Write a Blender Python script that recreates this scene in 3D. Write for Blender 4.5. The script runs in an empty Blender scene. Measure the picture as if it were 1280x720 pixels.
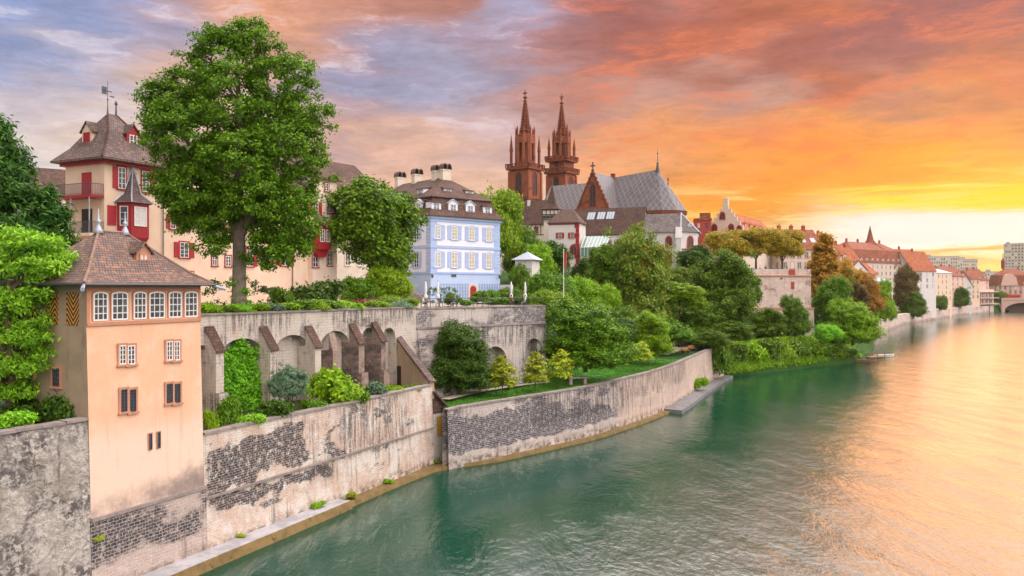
import bpy, bmesh, math, random
import numpy as np
from mathutils import Vector, Matrix
R = math.radians
SC = bpy.context.scene
COL = SC.collection
random.seed(7)
F, H = 1050.0, 17.0            # focal length in pixels of a 1280 px wide frame; camera height above the water

def lin(r, g, b, k=1.0):
    f = lambda c: (c/255/12.92 if c/255 <= .04045 else ((c/255+.055)/1.055)**2.4)
    return (f(r)*k, f(g)*k, f(b)*k)

# ------------------------------------------------------------------ camera
cam = bpy.data.objects.new('camera', bpy.data.cameras.new('camera'))
COL.objects.link(cam); SC.camera = cam
cam.location = (0, 0, H); cam.rotation_euler = (R(90), 0, 0)
cam.data.sensor_width = 36; cam.data.lens = F/1280*36
cam.data.clip_start = .5; cam.data.clip_end = 9000

# ------------------------------------------------------------------ view + cycles
vs = SC.view_settings
SC.display_settings.display_device = 'sRGB'
vs.view_transform = 'Standard'; vs.look = 'None'; vs.gamma = 1; vs.exposure = 0; vs.use_curve_mapping = False
SC.render.engine = 'CYCLES'
cy = SC.cycles
cy.max_bounces = 6; cy.diffuse_bounces = 3; cy.glossy_bounces = 3; cy.transmission_bounces = 3; cy.transparent_max_bounces = 6
cy.volume_bounces = 1
cy.use_denoising = True
cy.caustics_reflective = False; cy.caustics_refractive = False

# ------------------------------------------------------------------ world: Nishita sky + lit clouds of a sunset
SUN_AZ, SUN_EL = R(33), R(7)
W = bpy.data.worlds.new('World'); SC.world = W; W.use_nodes = True
nt = W.node_tree; nt.nodes.clear()
def wn(t, **kw):
    n = nt.nodes.new(t)
    for k, v in kw.items(): setattr(n, k, v)
    return n
def wmath(op, a, b=None, c=None, clamp=False):
    n = wn('ShaderNodeMath', operation=op, use_clamp=clamp)
    for i, x in enumerate((a, b, c)):
        if x is None: continue
        if isinstance(x, (int, float)): n.inputs[i].default_value = x
        else: nt.links.new(x, n.inputs[i])
    return n.outputs[0]
def wvec(op, a, b=None, scale=None):
    n = wn('ShaderNodeVectorMath', operation=op)
    for i, x in enumerate((a, b)):
        if x is None: continue
        if isinstance(x, tuple): n.inputs[i].default_value = x
        else: nt.links.new(x, n.inputs[i])
    if scale is not None:
        if isinstance(scale, (int, float)): n.inputs['Scale'].default_value = scale
        else: nt.links.new(scale, n.inputs['Scale'])
    return n.outputs['Value'] if op in ('DISTANCE', 'LENGTH', 'DOT_PRODUCT') else n.outputs[0]
def wcomb(x, y, z=0.0):
    n = wn('ShaderNodeCombineXYZ')
    for i, v in enumerate((x, y, z)):
        if isinstance(v, (int, float)): n.inputs[i].default_value = v
        else: nt.links.new(v, n.inputs[i])
    return n.outputs[0]
def wnoise(vec, scale, detail=5, rough=.55, dist=0.0):
    n = wn('ShaderNodeTexNoise')
    n.inputs['Scale'].default_value = scale; n.inputs['Detail'].default_value = detail
    n.inputs['Roughness'].default_value = rough; n.inputs['Distortion'].default_value = dist
    nt.links.new(vec, n.inputs['Vector'])
    return n
def wramp(val, a, b):
    n = wn('ShaderNodeMapRange', interpolation_type='SMOOTHSTEP')
    nt.links.new(val, n.inputs[0]); n.inputs[1].default_value = a; n.inputs[2].default_value = b
    return n.outputs[0]
def wramp2(val, a, b, lo, hi):
    n = wn('ShaderNodeMapRange', interpolation_type='SMOOTHSTEP')
    nt.links.new(val, n.inputs[0])
    for i, x in enumerate((a, b, lo, hi)): n.inputs[i+1].default_value = x
    return n.outputs[0]
def wmix(f, a, b):
    n = wn('ShaderNodeMix', data_type='RGBA')
    nt.links.new(f, n.inputs[0])
    for i, x in ((6, a), (7, b)):
        if isinstance(x, tuple): n.inputs[i].default_value = x if len(x) == 4 else (*x, 1)
        else: nt.links.new(x, n.inputs[i])
    return n.outputs[2]
geo = wn('ShaderNodeTexCoord').outputs['Generated']
sep = wn('ShaderNodeSeparateXYZ'); nt.links.new(geo, sep.inputs[0])
az = wmath('ARCTAN2', sep.outputs[0], sep.outputs[1])
el = wmath('ARCSINE', sep.outputs[2])
ae = wcomb(az, wmath('MULTIPLY', el, 2.0))
# wind-drawn distortion of the cloud field
rot = wn('ShaderNodeMapping'); rot.inputs['Rotation'].default_value = (0, 0, R(-14)); rot.inputs['Scale'].default_value = (1, 2.0, 1)
nt.links.new(ae, rot.inputs[0])
n1 = wnoise(rot.outputs[0], 5.0, 6, .58)
d1 = wvec('SCALE', wvec('SUBTRACT', n1.outputs['Color'], (.5, .5, .5)), scale=wramp2(el, R(2), R(11), .05, .30))
field = wvec('ADD', ae, d1)
SKY = [  # px, py, colour of the cloud there, spread
 (20, 20, (142, 160, 206), 100), (160, 40, (150, 160, 200), 90), (60, 110, (190, 180, 195), 80), (40, 170, (222, 208, 205), 80), (60, 215, (226, 226, 230), 60),
 (170, 110, (238, 205, 180), 80), (30, 280, (236, 226, 216), 70), (150, 180, (236, 208, 188), 70),
 (330, 30, (236, 165, 122), 75), (230, 20, (196, 166, 170), 60), (250, 90, (226, 172, 146), 70), (420, 30, (214, 150, 126), 70),
 (450, 90, (146, 150, 182), 75), (540, 110, (172, 170, 196), 60), (430, 150, (190, 160, 164), 60), (590, 60, (170, 150, 170), 60), (480, 200, (226, 178, 156), 70),
 (600, 160, (205, 172, 172), 70), (560, 230, (240, 192, 162), 70), (640, 240, (236, 190, 165), 60), (500, 10, (186, 126, 112), 60),
 (640, 15, (178, 176, 208), 50), (700, 40, (172, 120, 118), 60), (770, 15, (166, 100, 94), 70), (850, 60, (184, 106, 86), 75), (760, 90, (190, 118, 98), 55),
 (720, 130, (190, 140, 132), 70), (820, 110, (200, 158, 148), 50), (930, 85, (205, 172, 164), 38), (920, 30, (192, 106, 80), 60), (1010, 70, (170, 100, 92), 70),
 (1000, 20, (206, 116, 76), 50), (1100, 30, (170, 100, 96), 80), (1040, 85, (222, 120, 62), 35), (1200, 40, (166, 102, 102), 80), (1260, 90, (196, 120, 90), 70), (1120, 110, (200, 134, 116), 60),
 (820, 180, (240, 160, 104), 75), (900, 150, (228, 146, 104), 60), (1000, 150, (242, 152, 84), 70), (1100, 165, (244, 158, 88), 70), (1220, 150, (238, 150, 92), 70),
 (760, 200, (242, 176, 130), 60), (900, 215, (255, 158, 64), 70), (1010, 215, (255, 152, 44), 80), (1130, 205, (255, 150, 50), 70), (1250, 200, (252, 160, 76), 60),
 (960, 262, (255, 160, 26), 60), (870, 270, (255, 170, 50), 50), (1090, 240, (255, 178, 20), 45), (1190, 240, (255, 214, 14), 60), (1270, 250, (255, 206, 14), 50),
 (1080, 290, (250, 246, 240), 60), (1180, 285, (252, 250, 248), 55), (1270, 290, (252, 246, 230), 50), (1000, 290, (250, 225, 170), 40),
 (1200, 325, (255, 214, 90), 40), (1270, 340, (255, 212, 40), 40), (1100, 340, (255, 214, 140), 40)]
acc = None; wsum = None
for (px, py, c, s) in SKY:
    x, z = (px-640)/F, (360-py)/F
    p = (math.atan(x), 2.0*math.atan2(z, math.hypot(1, x)), 0.0)
    d = wvec('DISTANCE', field, p)
    k = s/F*1.02
    w = wmath('EXPONENT', wmath('MULTIPLY', wmath('MULTIPLY', d, d), -1/(k*k)))
    t = wvec('SCALE', lin(*c), scale=w)
    acc = t if acc is None else wvec('ADD', acc, t)
    wsum = w if wsum is None else wmath('ADD', wsum, w)
# everything the frame does not show: unseen sky overhead and behind, brightened as added fill light
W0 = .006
SKY_FILL = (2.75, 2.45, 2.40)
# added bright lobe, right and behind, so river facades read lighter
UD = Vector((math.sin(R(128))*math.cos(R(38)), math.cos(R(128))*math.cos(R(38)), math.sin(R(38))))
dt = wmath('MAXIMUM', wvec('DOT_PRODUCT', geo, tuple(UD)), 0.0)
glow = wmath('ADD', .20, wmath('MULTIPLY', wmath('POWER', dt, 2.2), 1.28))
UF = Vector((math.sin(R(22))*math.cos(R(52)), math.cos(R(22))*math.cos(R(52)), math.sin(R(52))))  # second added lobe above the frame, brightens reflections in the near water
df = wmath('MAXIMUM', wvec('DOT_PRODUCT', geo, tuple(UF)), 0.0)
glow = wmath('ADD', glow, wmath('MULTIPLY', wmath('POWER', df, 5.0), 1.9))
acc = wvec('ADD', acc, wvec('SCALE', tuple(c*W0 for c in SKY_FILL), scale=glow))
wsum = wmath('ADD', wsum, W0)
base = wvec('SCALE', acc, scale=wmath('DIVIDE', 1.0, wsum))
# cloud body: light and dark wisps
n2 = wnoise(wvec('ADD', rot.outputs[0], wvec('SCALE', d1, scale=.8)), 7.5, 10, .66)
n3 = wnoise(rot.outputs[0], 24.0, 8, .64, .8)
body = wmath('ADD', wmath('MULTIPLY', n2.outputs[0], .78), wmath('MULTIPLY', n3.outputs[0], .40))
gain = wn('ShaderNodeMapRange'); nt.links.new(body, gain.inputs[0])
for i, v in enumerate((.38, .80, .76, 1.36)): gain.inputs[i+1].default_value = v
cl = wvec('SCALE', base, scale=gain.outputs[0])
# bright torn edges in the high grey cloud
hi = wmath('MULTIPLY', wramp(n2.outputs[0], .54, .68), wramp(el, R(6), R(13)))
cl = wmix(wmath('MULTIPLY', wmath('MULTIPLY', hi, .62), wmath('SUBTRACT', 1.0, wmath('MULTIPLY', wramp(az, -.02, .14), .65))), cl, lin(236, 224, 232))
hi2 = wmath('MULTIPLY', wmath('MULTIPLY', wramp(n2.outputs[0], .49, .63), wramp(el, R(5.5), R(9))), wramp(az, -.02, .10))
cl = wmix(wmath('MULTIPLY', hi2, .55), cl, lin(236, 116, 56))
# burning streaks low over the sun
stv = wn('ShaderNodeMapping'); stv.inputs['Scale'].default_value = (3.2, 34, 1); stv.inputs['Rotation'].default_value = (0, 0, R(1.6))
nt.links.new(wcomb(az, el), stv.inputs[0])
n4 = wnoise(stv.outputs[0], 1.5, 6, .6, .5)
def bump(px, py, sx, sy):
    x, z = (px-640)/F, (360-py)/F
    a0, e0 = math.atan(x), math.atan2(z, math.hypot(1, x))
    dx = wmath('DIVIDE', wmath('SUBTRACT', az, a0), sx/F); dy = wmath('DIVIDE', wmath('SUBTRACT', el, e0), sy/F)
    return wmath('EXPONENT', wmath('MULTIPLY', wmath('ADD', wmath('MULTIPLY', dx, dx), wmath('MULTIPLY', dy, dy)), -1.0))
m1 = wmath('MULTIPLY', wramp(n4.outputs[0], .50, .60), bump(1090, 250, 230, 26))
cl = wmix(m1, cl, (1.0, .90, .34, 1))
m2 = wmath('MULTIPLY', wramp(n4.outputs[0], .47, .56), bump(1250, 312, 150, 14))
cl = wmix(wmath('MULTIPLY', m2, .9), cl, (*lin(255, 178, 60), 1))
n5 = wnoise(stv.outputs[0], .8, 9, .68, .8)
ee = wmath('ADD', el, wmath('MULTIPLY', wmath('SUBTRACT', n5.outputs[0], .5), .062))
gap = wmath('MULTIPLY', wmath('MULTIPLY', wramp(ee, .040, .046), wmath('SUBTRACT', 1.0, wramp(ee, .078, .086))), wramp(az, .30, .47))
cl = wmix(wmath('MULTIPLY', gap, .92), cl, (.95, .91, .86, 1))
yb_ = wmath('MULTIPLY', wmath('MULTIPLY', wramp(ee, .078, .092), wmath('SUBTRACT', 1.0, wramp(ee, .096, .128))), wramp(az, .28, .44))
cl = wmix(wmath('MULTIPLY', yb_, wmath('ADD', .12, wramp(wmath('ADD', wmath('MULTIPLY', n4.outputs[0], .6), wmath('MULTIPLY', n5.outputs[0], .4)), .42, .56), clamp=True)), cl, (*lin(255, 222, 20), 1))
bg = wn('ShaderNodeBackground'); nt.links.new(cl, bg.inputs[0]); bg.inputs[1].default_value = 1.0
sky = wn('ShaderNodeTexSky', sky_type='NISHITA', sun_disc=False, sun_elevation=SUN_EL, sun_rotation=SUN_AZ)
sky.air_density = 1.2; sky.dust_density = 2.0
bg2 = wn('ShaderNodeBackground'); nt.links.new(sky.outputs[0], bg2.inputs[0]); bg2.inputs[1].default_value = .05
mixs = wn('ShaderNodeMixShader'); mixs.inputs[0].default_value = .94     # cloud cover
nt.links.new(bg2.outputs[0], mixs.inputs[1]); nt.links.new(bg.outputs[0], mixs.inputs[2])
out = wn('ShaderNodeOutputWorld'); nt.links.new(mixs.outputs[0], out.inputs[0])

# ------------------------------------------------------------------ sun, low over the river on the right
sun = bpy.data.objects.new('sun', bpy.data.lights.new('sun', 'SUN')); COL.objects.link(sun)
sd = Vector((math.sin(SUN_AZ)*math.cos(SUN_EL), math.cos(SUN_AZ)*math.cos(SUN_EL), math.sin(SUN_EL)))
sun.rotation_euler = (-sd).to_track_quat('-Z', 'Y').to_euler()
sun.location = sd*400
sun.data.energy = .50; sun.data.angle = R(26); sun.data.color = (1, .43, .20)

# ------------------------------------------------------------------ helpers
def P(px, py, D): return Vector(((px-640)/F*D, D, H-(py-360)/F*D))
def zat(py, D): return H-(py-360)/F*D
def xat(px, D): return (px-640)/F*D
def onz(px, py, z):
    D = (H-z)*F/(py-360); return Vector(((px-640)/F*D, D, z))
class Frame:
    """a facade line in plan: origin, direction; local +x runs along it, local -y faces the river"""
    def __init__(s, o, d, z=0.0):
        s.o = Vector(o).to_2d(); s.d = Vector(d).to_2d().normalized(); s.n = Vector((-s.d.y, s.d.x)); s.z = z
        s.rot = math.atan2(s.d.y, s.d.x)
    def t(s, px, y=0.0):
        k = (px-640)/F; o = s.o+s.n*y
        return (k*o.y-o.x)/(s.d.x-k*s.d.y)
    def D(s, px, y=0.0): return (s.o+s.n*y).y+s.t(px, y)*s.d.y
    def w(s, x, y=0.0): return s.o+s.d*x+s.n*y
    def zp(s, px, py, y=0.0): return zat(py, s.D(px, y))-s.z
    def xz(s, px, py, y=0.0): return s.t(px, y), s.zp(px, py, y)
    def loc(s): return (s.o.x, s.o.y, s.z)

def tag(o, label=None, cat=None, group=None, kind=None):
    if label: o['label'] = label
    if cat: o['category'] = cat
    if group: o['group'] = group
    if kind: o['kind'] = kind
    return o
def thing(name, label, cat, loc=(0, 0, 0), rotz=0.0, group=None):
    o = bpy.data.objects.new(name, None); COL.objects.link(o)
    o.location = loc; o.rotation_euler = (0, 0, rotz); o.empty_display_size = .5
    return tag(o, label, cat, group)
def link(name, me, parent=None, loc=None, rotz=0.0, scale=None, mat=None):
    o = bpy.data.objects.new(name, me); COL.objects.link(o)
    if parent: o.parent = parent
    if loc is not None: o.location = loc
    if rotz: o.rotation_euler = (0, 0, rotz)
    if scale is not None: o.scale = scale if not isinstance(scale, (int, float)) else (scale,)*3
    if mat is not None:
        o.material_slots[0].link = 'OBJECT'; o.material_slots[0].material = mat
    return o

class MB:
    def __init__(s): s.v = []; s.f = []; s.uv = []; s.mi = []; s.m = 0; s.T = None
    def pt(s, p):
        p = Vector(p)
        if s.T is not None: p = s.T @ p
        s.v.append(p); return len(s.v)-1
    def face(s, pts, uv=None):
        s.f.append([s.pt(p) for p in pts]); s.uv.append(uv); s.mi.append(s.m); return s
    def box(s, x0, x1, y0, y1, z0, z1, tx=0.0, ty=0.0):
        """tx, ty shrink the top on each side"""
        a = [(x0, y0, z0), (x1, y0, z0), (x1, y1, z0), (x0, y1, z0)]
        b = [(x0+tx, y0+ty, z1), (x1-tx, y0+ty, z1), (x1-tx, y1-ty, z1), (x0+tx, y1-ty, z1)]
        s.face(a[::-1]); s.face(b)
        for i in range(4): j = (i+1) % 4; s.face([a[i], a[j], b[j], b[i]])
        return s
    def prism(s, poly, z0, z1):
        s.face([(x, y, z0) for x, y in poly][::-1]); s.face([(x, y, z1) for x, y in poly])
        n = len(poly)
        for i in range(n):
            (xa, ya), (xb, yb) = poly[i], poly[(i+1) % n]
            s.face([(xa, ya, z0), (xb, yb, z0), (xb, yb, z1), (xa, ya, z1)])
        return s
    def xprism(s, poly, y0, y1):
        """poly in x,z counter-clockwise seen from -y; extruded from y0 (front) to y1"""
        s.face([(x, y0, z) for x, z in poly]); s.face([(x, y1, z) for x, z in poly][::-1])
        n = len(poly)
        for i in range(n):
            (xa, za), (xb, zb) = poly[i], poly[(i+1) % n]
            s.face([(xb, y0, zb), (xa, y0, za), (xa, y1, za), (xb, y1, zb)])
        return s
    def rings(s, rs, cap=True):
        """rectangles (x0,x1,y0,y1,z) stacked"""
        c = [[(a, p, z), (b, p, z), (b, q, z), (a, q, z)] for a, b, p, q, z in rs]
        s.face(c[0][::-1])
        for u, w in zip(c, c[1:]):
            for i in range(4): s.face([u[i], u[(i+1) % 4], w[(i+1) % 4], w[i]])
        if cap: s.face(c[-1])
        return s
    def lathe(s, prof, seg=10, c=(0, 0, 0), ph=0.0):
        rows = [[(c[0]+r*math.cos(ph+2*math.pi*i/seg), c[1]+r*math.sin(ph+2*math.pi*i/seg), c[2]+z) for i in range(seg)] for r, z in prof]
        for u, w in zip(rows, rows[1:]):
            for i in range(seg): s.face([u[i], u[(i+1) % seg], w[(i+1) % seg], w[i]])
        s.face(rows[0][::-1]); s.face(rows[-1]); return s
    def tube(s, path, rad, seg=7):
        path = [Vector(p) for p in path]; rows = []
        for i, p in enumerate(path):
            d = (path[min(i+1, len(path)-1)]-path[max(i-1, 0)]).normalized()
            a = d.orthogonal().normalized() if abs(d.z) > .95 else d.cross(Vector((0, 0, 1))).normalized()
            b = d.cross(a); r = rad[i] if isinstance(rad, (list, tuple)) else rad
            rows.append([p+a*(r*math.cos(2*math.pi*k/seg))+b*(r*math.sin(2*math.pi*k/seg)) for k in range(seg)])
        for u, w in zip(rows, rows[1:]):
            for i in range(seg): s.face([u[i], w[i], w[(i+1) % seg], u[(i+1) % seg]])
        s.face(rows[0]); s.face(rows[-1][::-1]); return s
    def mesh(s, name, mats, smooth=False):
        me = bpy.data.meshes.new(name)
        me.from_pydata([tuple(p) for p in s.v], [], s.f)
        if not isinstance(mats, (list, tuple)): mats = [mats]
        for m in mats: me.materials.append(m)
        me.polygons.foreach_set('material_index', s.mi)
        bm = bmesh.new(); bm.from_mesh(me); bmesh.ops.remove_doubles(bm, verts=bm.verts, dist=1e-4) if smooth else None
        if smooth: bm.to_mesh(me)
        bm.free()
        uvl = me.uv_layers.new(name='UVMap')
        Z = Vector((0, 0, 1))
        for p in me.polygons:
            n = p.normal
            given = s.uv[p.index] if not smooth else None
            if abs(n.z) > .98: t, b = Vector((1, 0, 0)), Vector((0, 1, 0))
            else: t = Z.cross(n).normalized(); b = n.cross(t)
            for k, li in enumerate(p.loop_indices):
                co = me.vertices[me.loops[li].vertex_index].co
                uvl.data[li].uv = given[k] if given else (co.dot(t), co.dot(b))
            p.use_smooth = smooth
        me.update(); return me
    def build(s, name, mats, parent=None, smooth=False, loc=None, rotz=0.0):
        return link(name, s.mesh(name, mats, smooth), parent, loc, rotz)

# ------------------------------------------------------------------ materials
class NT:
    def __init__(s, name):
        s.mat = bpy.data.materials.new(name); s.mat.use_nodes = True
        s.t = s.mat.node_tree; s.t.nodes.clear()
        s.out = s.t.nodes.new('ShaderNodeOutputMaterial')
        s.b = s.t.nodes.new('ShaderNodeBsdfPrincipled'); s.l(s.b.outputs[0], s.out.inputs[0])
        s.b.inputs['Roughness'].default_value = .85
        s.b.inputs['Specular IOR Level'].default_value = .3
        s.tc = s.t.nodes.new('ShaderNodeTexCoord')
    def l(s, a, b): s.t.links.new(a, b)
    def n(s, t, **kw):
        n = s.t.nodes.new(t)
        for k, v in kw.items(): setattr(n, k, v)
        return n
    def put(s, sock, v):
        if isinstance(v, (int, float)): sock.default_value = v
        elif isinstance(v, tuple): sock.default_value = v if len(v) == len(sock.default_value) else (*v, 1)
        else: s.l(v, sock)
    def map(s, src='Object', scale=(1, 1, 1), rot=(0, 0, 0), loc=(0, 0, 0)):
        m = s.n('ShaderNodeMapping'); s.l(s.tc.outputs[src] if isinstance(src, str) else src, m.inputs[0])
        m.inputs['Scale'].default_value = scale; m.inputs['Rotation'].default_value = rot; m.inputs['Location'].default_value = loc
        return m.outputs[0]
    def noise(s, vec, scale, detail=4, rough=.55, dist=0.0, col=False):
        n = s.n('ShaderNodeTexNoise'); s.l(vec, n.inputs['Vector'])
        for k, v in (('Scale', scale), ('Detail', detail), ('Roughness', rough), ('Distortion', dist)): n.inputs[k].default_value = v
        return n.outputs[1 if col else 0]
    def vor(s, vec, scale, feat='F1', out=0, rnd=1.0):
        n = s.n('ShaderNodeTexVoronoi', feature=feat); s.l(vec, n.inputs['Vector']); n.inputs['Scale'].default_value = scale
        n.inputs['Randomness'].default_value = rnd
        return n.outputs[out]
    def ramp(s, v, a, b, lo=0.0, hi=1.0):
        n = s.n('ShaderNodeMapRange', interpolation_type='SMOOTHSTEP'); s.l(v, n.inputs[0])
        for i, x in enumerate((a, b, lo, hi)): n.inputs[i+1].default_value = x
        return n.outputs[0]
    def mix(s, f, a, b, mode='MIX'):
        n = s.n('ShaderNodeMix', data_type='RGBA', blend_type=mode); n.clamp_factor = True
        s.put(n.inputs[0], f); s.put(n.inputs[6], a); s.put(n.inputs[7], b); return n.outputs[2]
    def math(s, op, a, b=0.0, clamp=False):
        n = s.n('ShaderNodeMath', operation=op, use_clamp=clamp); s.put(n.inputs[0], a); s.put(n.inputs[1], b); return n.outputs[0]
    def brick(s, vec, c1, c2, mo, w, h, ms=.02, off=.5, smooth=.1):
        n = s.n('ShaderNodeTexBrick'); s.l(vec, n.inputs['Vector']); n.offset = off
        s.put(n.inputs['Color1'], c1); s.put(n.inputs['Color2'], c2); s.put(n.inputs['Mortar'], mo)
        for k, v in (('Scale', 1), ('Mortar Size', ms), ('Mortar Smooth', smooth), ('Bias', 0), ('Brick Width', w), ('Row Height', h)): n.inputs[k].default_value = v
        return n
    def sep(s, vec):
        n = s.n('ShaderNodeSeparateXYZ'); s.l(vec, n.inputs[0]); return n.outputs
    def bump(s, h, dist=.05, strength=1.0):
        n = s.n('ShaderNodeBump'); n.inputs['Strength'].default_value = strength; n.inputs['Distance'].default_value = dist
        s.l(h, n.inputs['Height']); s.l(n.outputs[0], s.b.inputs['Normal']); return n
    def col(s, c): s.put(s.b.inputs['Base Color'], c); return s
    def set(s, **kw):
        for k, v in kw.items(): s.put(s.b.inputs[k.replace('_', ' ')], v)
        return s.mat
def plaster(name, c, c2=None, stain=.35, scale=.6, rough=.9):
    m = NT(name); o = m.map('Object')
    c2 = c2 or tuple(x*.82 for x in c)
    a = m.mix(m.ramp(m.noise(o, scale, 6, .6), .35, .7), c, c2)
    st = m.noise(m.map('UV', (1.4, .16, 1)), 1.6, 5, .6)
    a = m.mix(m.math('MULTIPLY', m.ramp(st, .52, .74), stain), a, tuple(x*.45 for x in c))
    f = m.noise(o, 9, 4, .6)
    a = m.mix(m.math('MULTIPLY', f, .12), a, (.08, .07, .06))
    m.col(a); m.bump(m.noise(o, 14, 5, .6), .02, .5); return m.set(Roughness=rough)
def flat(name, c, rough=.6, metal=0.0, var=.18, scale=3.0):
    m = NT(name); o = m.map('Object')
    m.col(m.mix(m.ramp(m.noise(o, scale, 5, .6), .3, .75), c, tuple(x*(1-var) for x in c)))
    return m.set(Roughness=rough, Metallic=metal)
def tiles(name, cs, w=.22, h=.28, dark=(.02, .017, .016), lich=None, sc=1.0):
    m = NT(name); u = m.map('UV'); o = m.map('Object')
    b = m.brick(u, cs[0], cs[1], dark, w*sc, h*sc, .018*sc, smooth=.3)
    cell = m.n('ShaderNodeTexWhiteNoise', noise_dimensions='2D')
    sx = m.sep(u); row = m.math('FLOOR', m.math('DIVIDE', sx[1], h*sc))
    cx = m.math('FLOOR', m.math('ADD', m.math('DIVIDE', sx[0], w*sc), m.math('MULTIPLY', row, .5)))
    cb = m.n('ShaderNodeCombineXYZ'); m.l(cx, cb.inputs[0]); m.l(row, cb.inputs[1]); m.l(cb.outputs[0], cell.inputs['Vector'])
    a = m.mix(m.ramp(cell.outputs[0], .55, 1.0), b.outputs[0], cs[2])
    a = m.mix(m.math('MULTIPLY', b.outputs[1], .9), a, dark)
    a = m.mix(m.ramp(m.noise(o, .55, 6, .65), .45, .68, 0, .75), a, tuple(x*.5 for x in cs[0]))
    if lich: a = m.mix(m.ramp(m.noise(o, 2.2, 6, .7), .56, .70, 0, .6), a, lich)
    m.col(a)
    saw = m.math('FRACT', m.math('DIVIDE', sx[1], h*sc))
    hgt = m.math('ADD', m.math('MULTIPLY', saw, -1.0), m.math('MULTIPLY', cell.outputs[0], .35))
    m.bump(hgt, .05*sc, .9); return m.set(Roughness=.85)
def masonry(name, c1, c2, mo, w, h, d1, d2, dmo, dcov=(.5, .58), wash=None, wcov=(.55, .7), streak=.7, rough=.9, ms=.03, base=1.9, far=None, zones=(), szones=()):
    """weathered river wall: pale courses, patches of black stone, limewash, run-off streaks"""
    m = NT(name); u = m.map('UV'); nz = m.noise(u, .9, 4, .6, col=True)
    uu = m.n('ShaderNodeVectorMath', operation='ADD'); sc = m.n('ShaderNodeVectorMath', operation='SCALE'); sc.inputs['Scale'].default_value = .10
    m.l(nz, sc.inputs[0]); m.l(u, uu.inputs[0]); m.l(sc.outputs[0], uu.inputs[1]); u2 = uu.outputs[0]
    b = m.brick(u2, c1, c2, mo, w, h, ms, smooth=.25)
    pale = m.mix(m.ramp(m.noise(u, 2.4, 5, .7), .42, .62), b.outputs[0], m.mix(m.noise(u, 7, 3), c1, c2))
    if wash: pale = m.mix(m.ramp(m.noise(u, .55, 7, .68), *wcov), pale, wash)
    e = m.brick(u2, d1, d2, dmo, w*.95, h*.95, ms*.62, smooth=.35)
    sx = m.sep(u)
    cov = m.noise(m.map('UV', (.5, 1.0, 1)), .34, 7, .66, .3)
    cov2 = m.math('SUBTRACT', cov, m.ramp(sx[1], base, base-1.2, 0, .16))
    wz = m.n('ShaderNodeVectorMath', operation='ADD'); ws = m.n('ShaderNodeVectorMath', operation='SCALE'); ws.inputs['Scale'].default_value = 2.6
    wo = m.n('ShaderNodeVectorMath', operation='SUBTRACT'); m.l(m.noise(u, .45, 5, .65, col=True), wo.inputs[0]); wo.inputs[1].default_value = (.5, .5, .5)
    m.l(wo.outputs[0], ws.inputs[0]); m.l(u, wz.inputs[0]); m.l(ws.outputs[0], wz.inputs[1]); wx = m.sep(wz.outputs[0])
    def zone(q):
        a, b, c, d = q
        return m.math('MULTIPLY', m.math('MULTIPLY', m.ramp(wx[0], a-.8, a+.8), m.ramp(wx[0], b+.8, b-.8)), m.math('MULTIPLY', m.ramp(wx[1], c-.5, c+.5), m.ramp(wx[1], d+.4, d-.4)))
    if zones:
        zs = zone(zones[0])
        for q in zones[1:]: zs = m.math('MAXIMUM', zs, zone(q))
        cov2 = m.math('ADD', m.math('SUBTRACT', cov2, .09), m.math('MULTIPLY', zs, .24))
    mk = m.ramp(cov2, *dcov)
    mk = m.math('MULTIPLY', mk, m.ramp(m.noise(u, 2.6, 7, .8), .36, .52))
    if far:   # the far stretch is rebuilt in pale brick
        fb = m.brick(u2, (.58, .38, .29), (.70, .54, .45), (.66, .58, .51), w*.8, h*.8, ms, smooth=.25)
        fm = m.ramp(m.math('ADD', sx[0], m.math('MULTIPLY', m.noise(u, .6, 5, .6), 8.0)), far, far+3)
        pale = m.mix(fm, pale, fb.outputs[0]); mk = m.math('MULTIPLY', mk, m.math('SUBTRACT', 1.0, m.math('MULTIPLY', fm, .8)))
    a = m.mix(mk, pale, e.outputs[0])
    sm = m.math('MULTIPLY', m.ramp(m.noise(m.map('UV', (1.0, .30, 1)), .8, 7, .72), .54, .66), m.ramp(m.noise(u, 5, 5, .75), .3, .6))
    a = m.mix(m.math('MULTIPLY', sm, streak*.8), a, (.045, .04, .045))
    for q in szones:
        s2 = m.math('MULTIPLY', m.ramp(m.noise(m.map('UV', (3.0, .22, 1)), 1.0, 8, .75), .44, .56), m.ramp(m.noise(u, 4, 6, .78), .34, .52))
        a = m.mix(m.math('MULTIPLY', m.math('MULTIPLY', s2, zone(q)), .74), a, (.04, .036, .04))
    st = m.ramp(m.noise(m.map('UV', (2.6, .14, 1)), 1.1, 6, .7), .50, .66)
    st = m.math('MULTIPLY', st, m.ramp(m.noise(u, .22, 3, .5), .42, .6))
    a = m.mix(m.math('MULTIPLY', st, streak), a, (.03, .027, .03))
    a = m.mix(m.ramp(m.noise(u, 11, 5, .7), .4, .9, 0, .5), a, (.10, .085, .075))
    gr = m.math('MULTIPLY', m.ramp(sx[1], 1.3, .45), m.ramp(m.noise(u, 1.3, 5, .7), .42, .6))
    a = m.mix(m.math('MULTIPLY', gr, .8), a, (.07, .06, .018))
    m.col(a)
    hh = m.math('ADD', m.math('MULTIPLY', b.outputs[1], -.6), m.noise(u, 6, 6, .7))
    m.bump(hh, .09, .9); return m.set(Roughness=rough)
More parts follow.
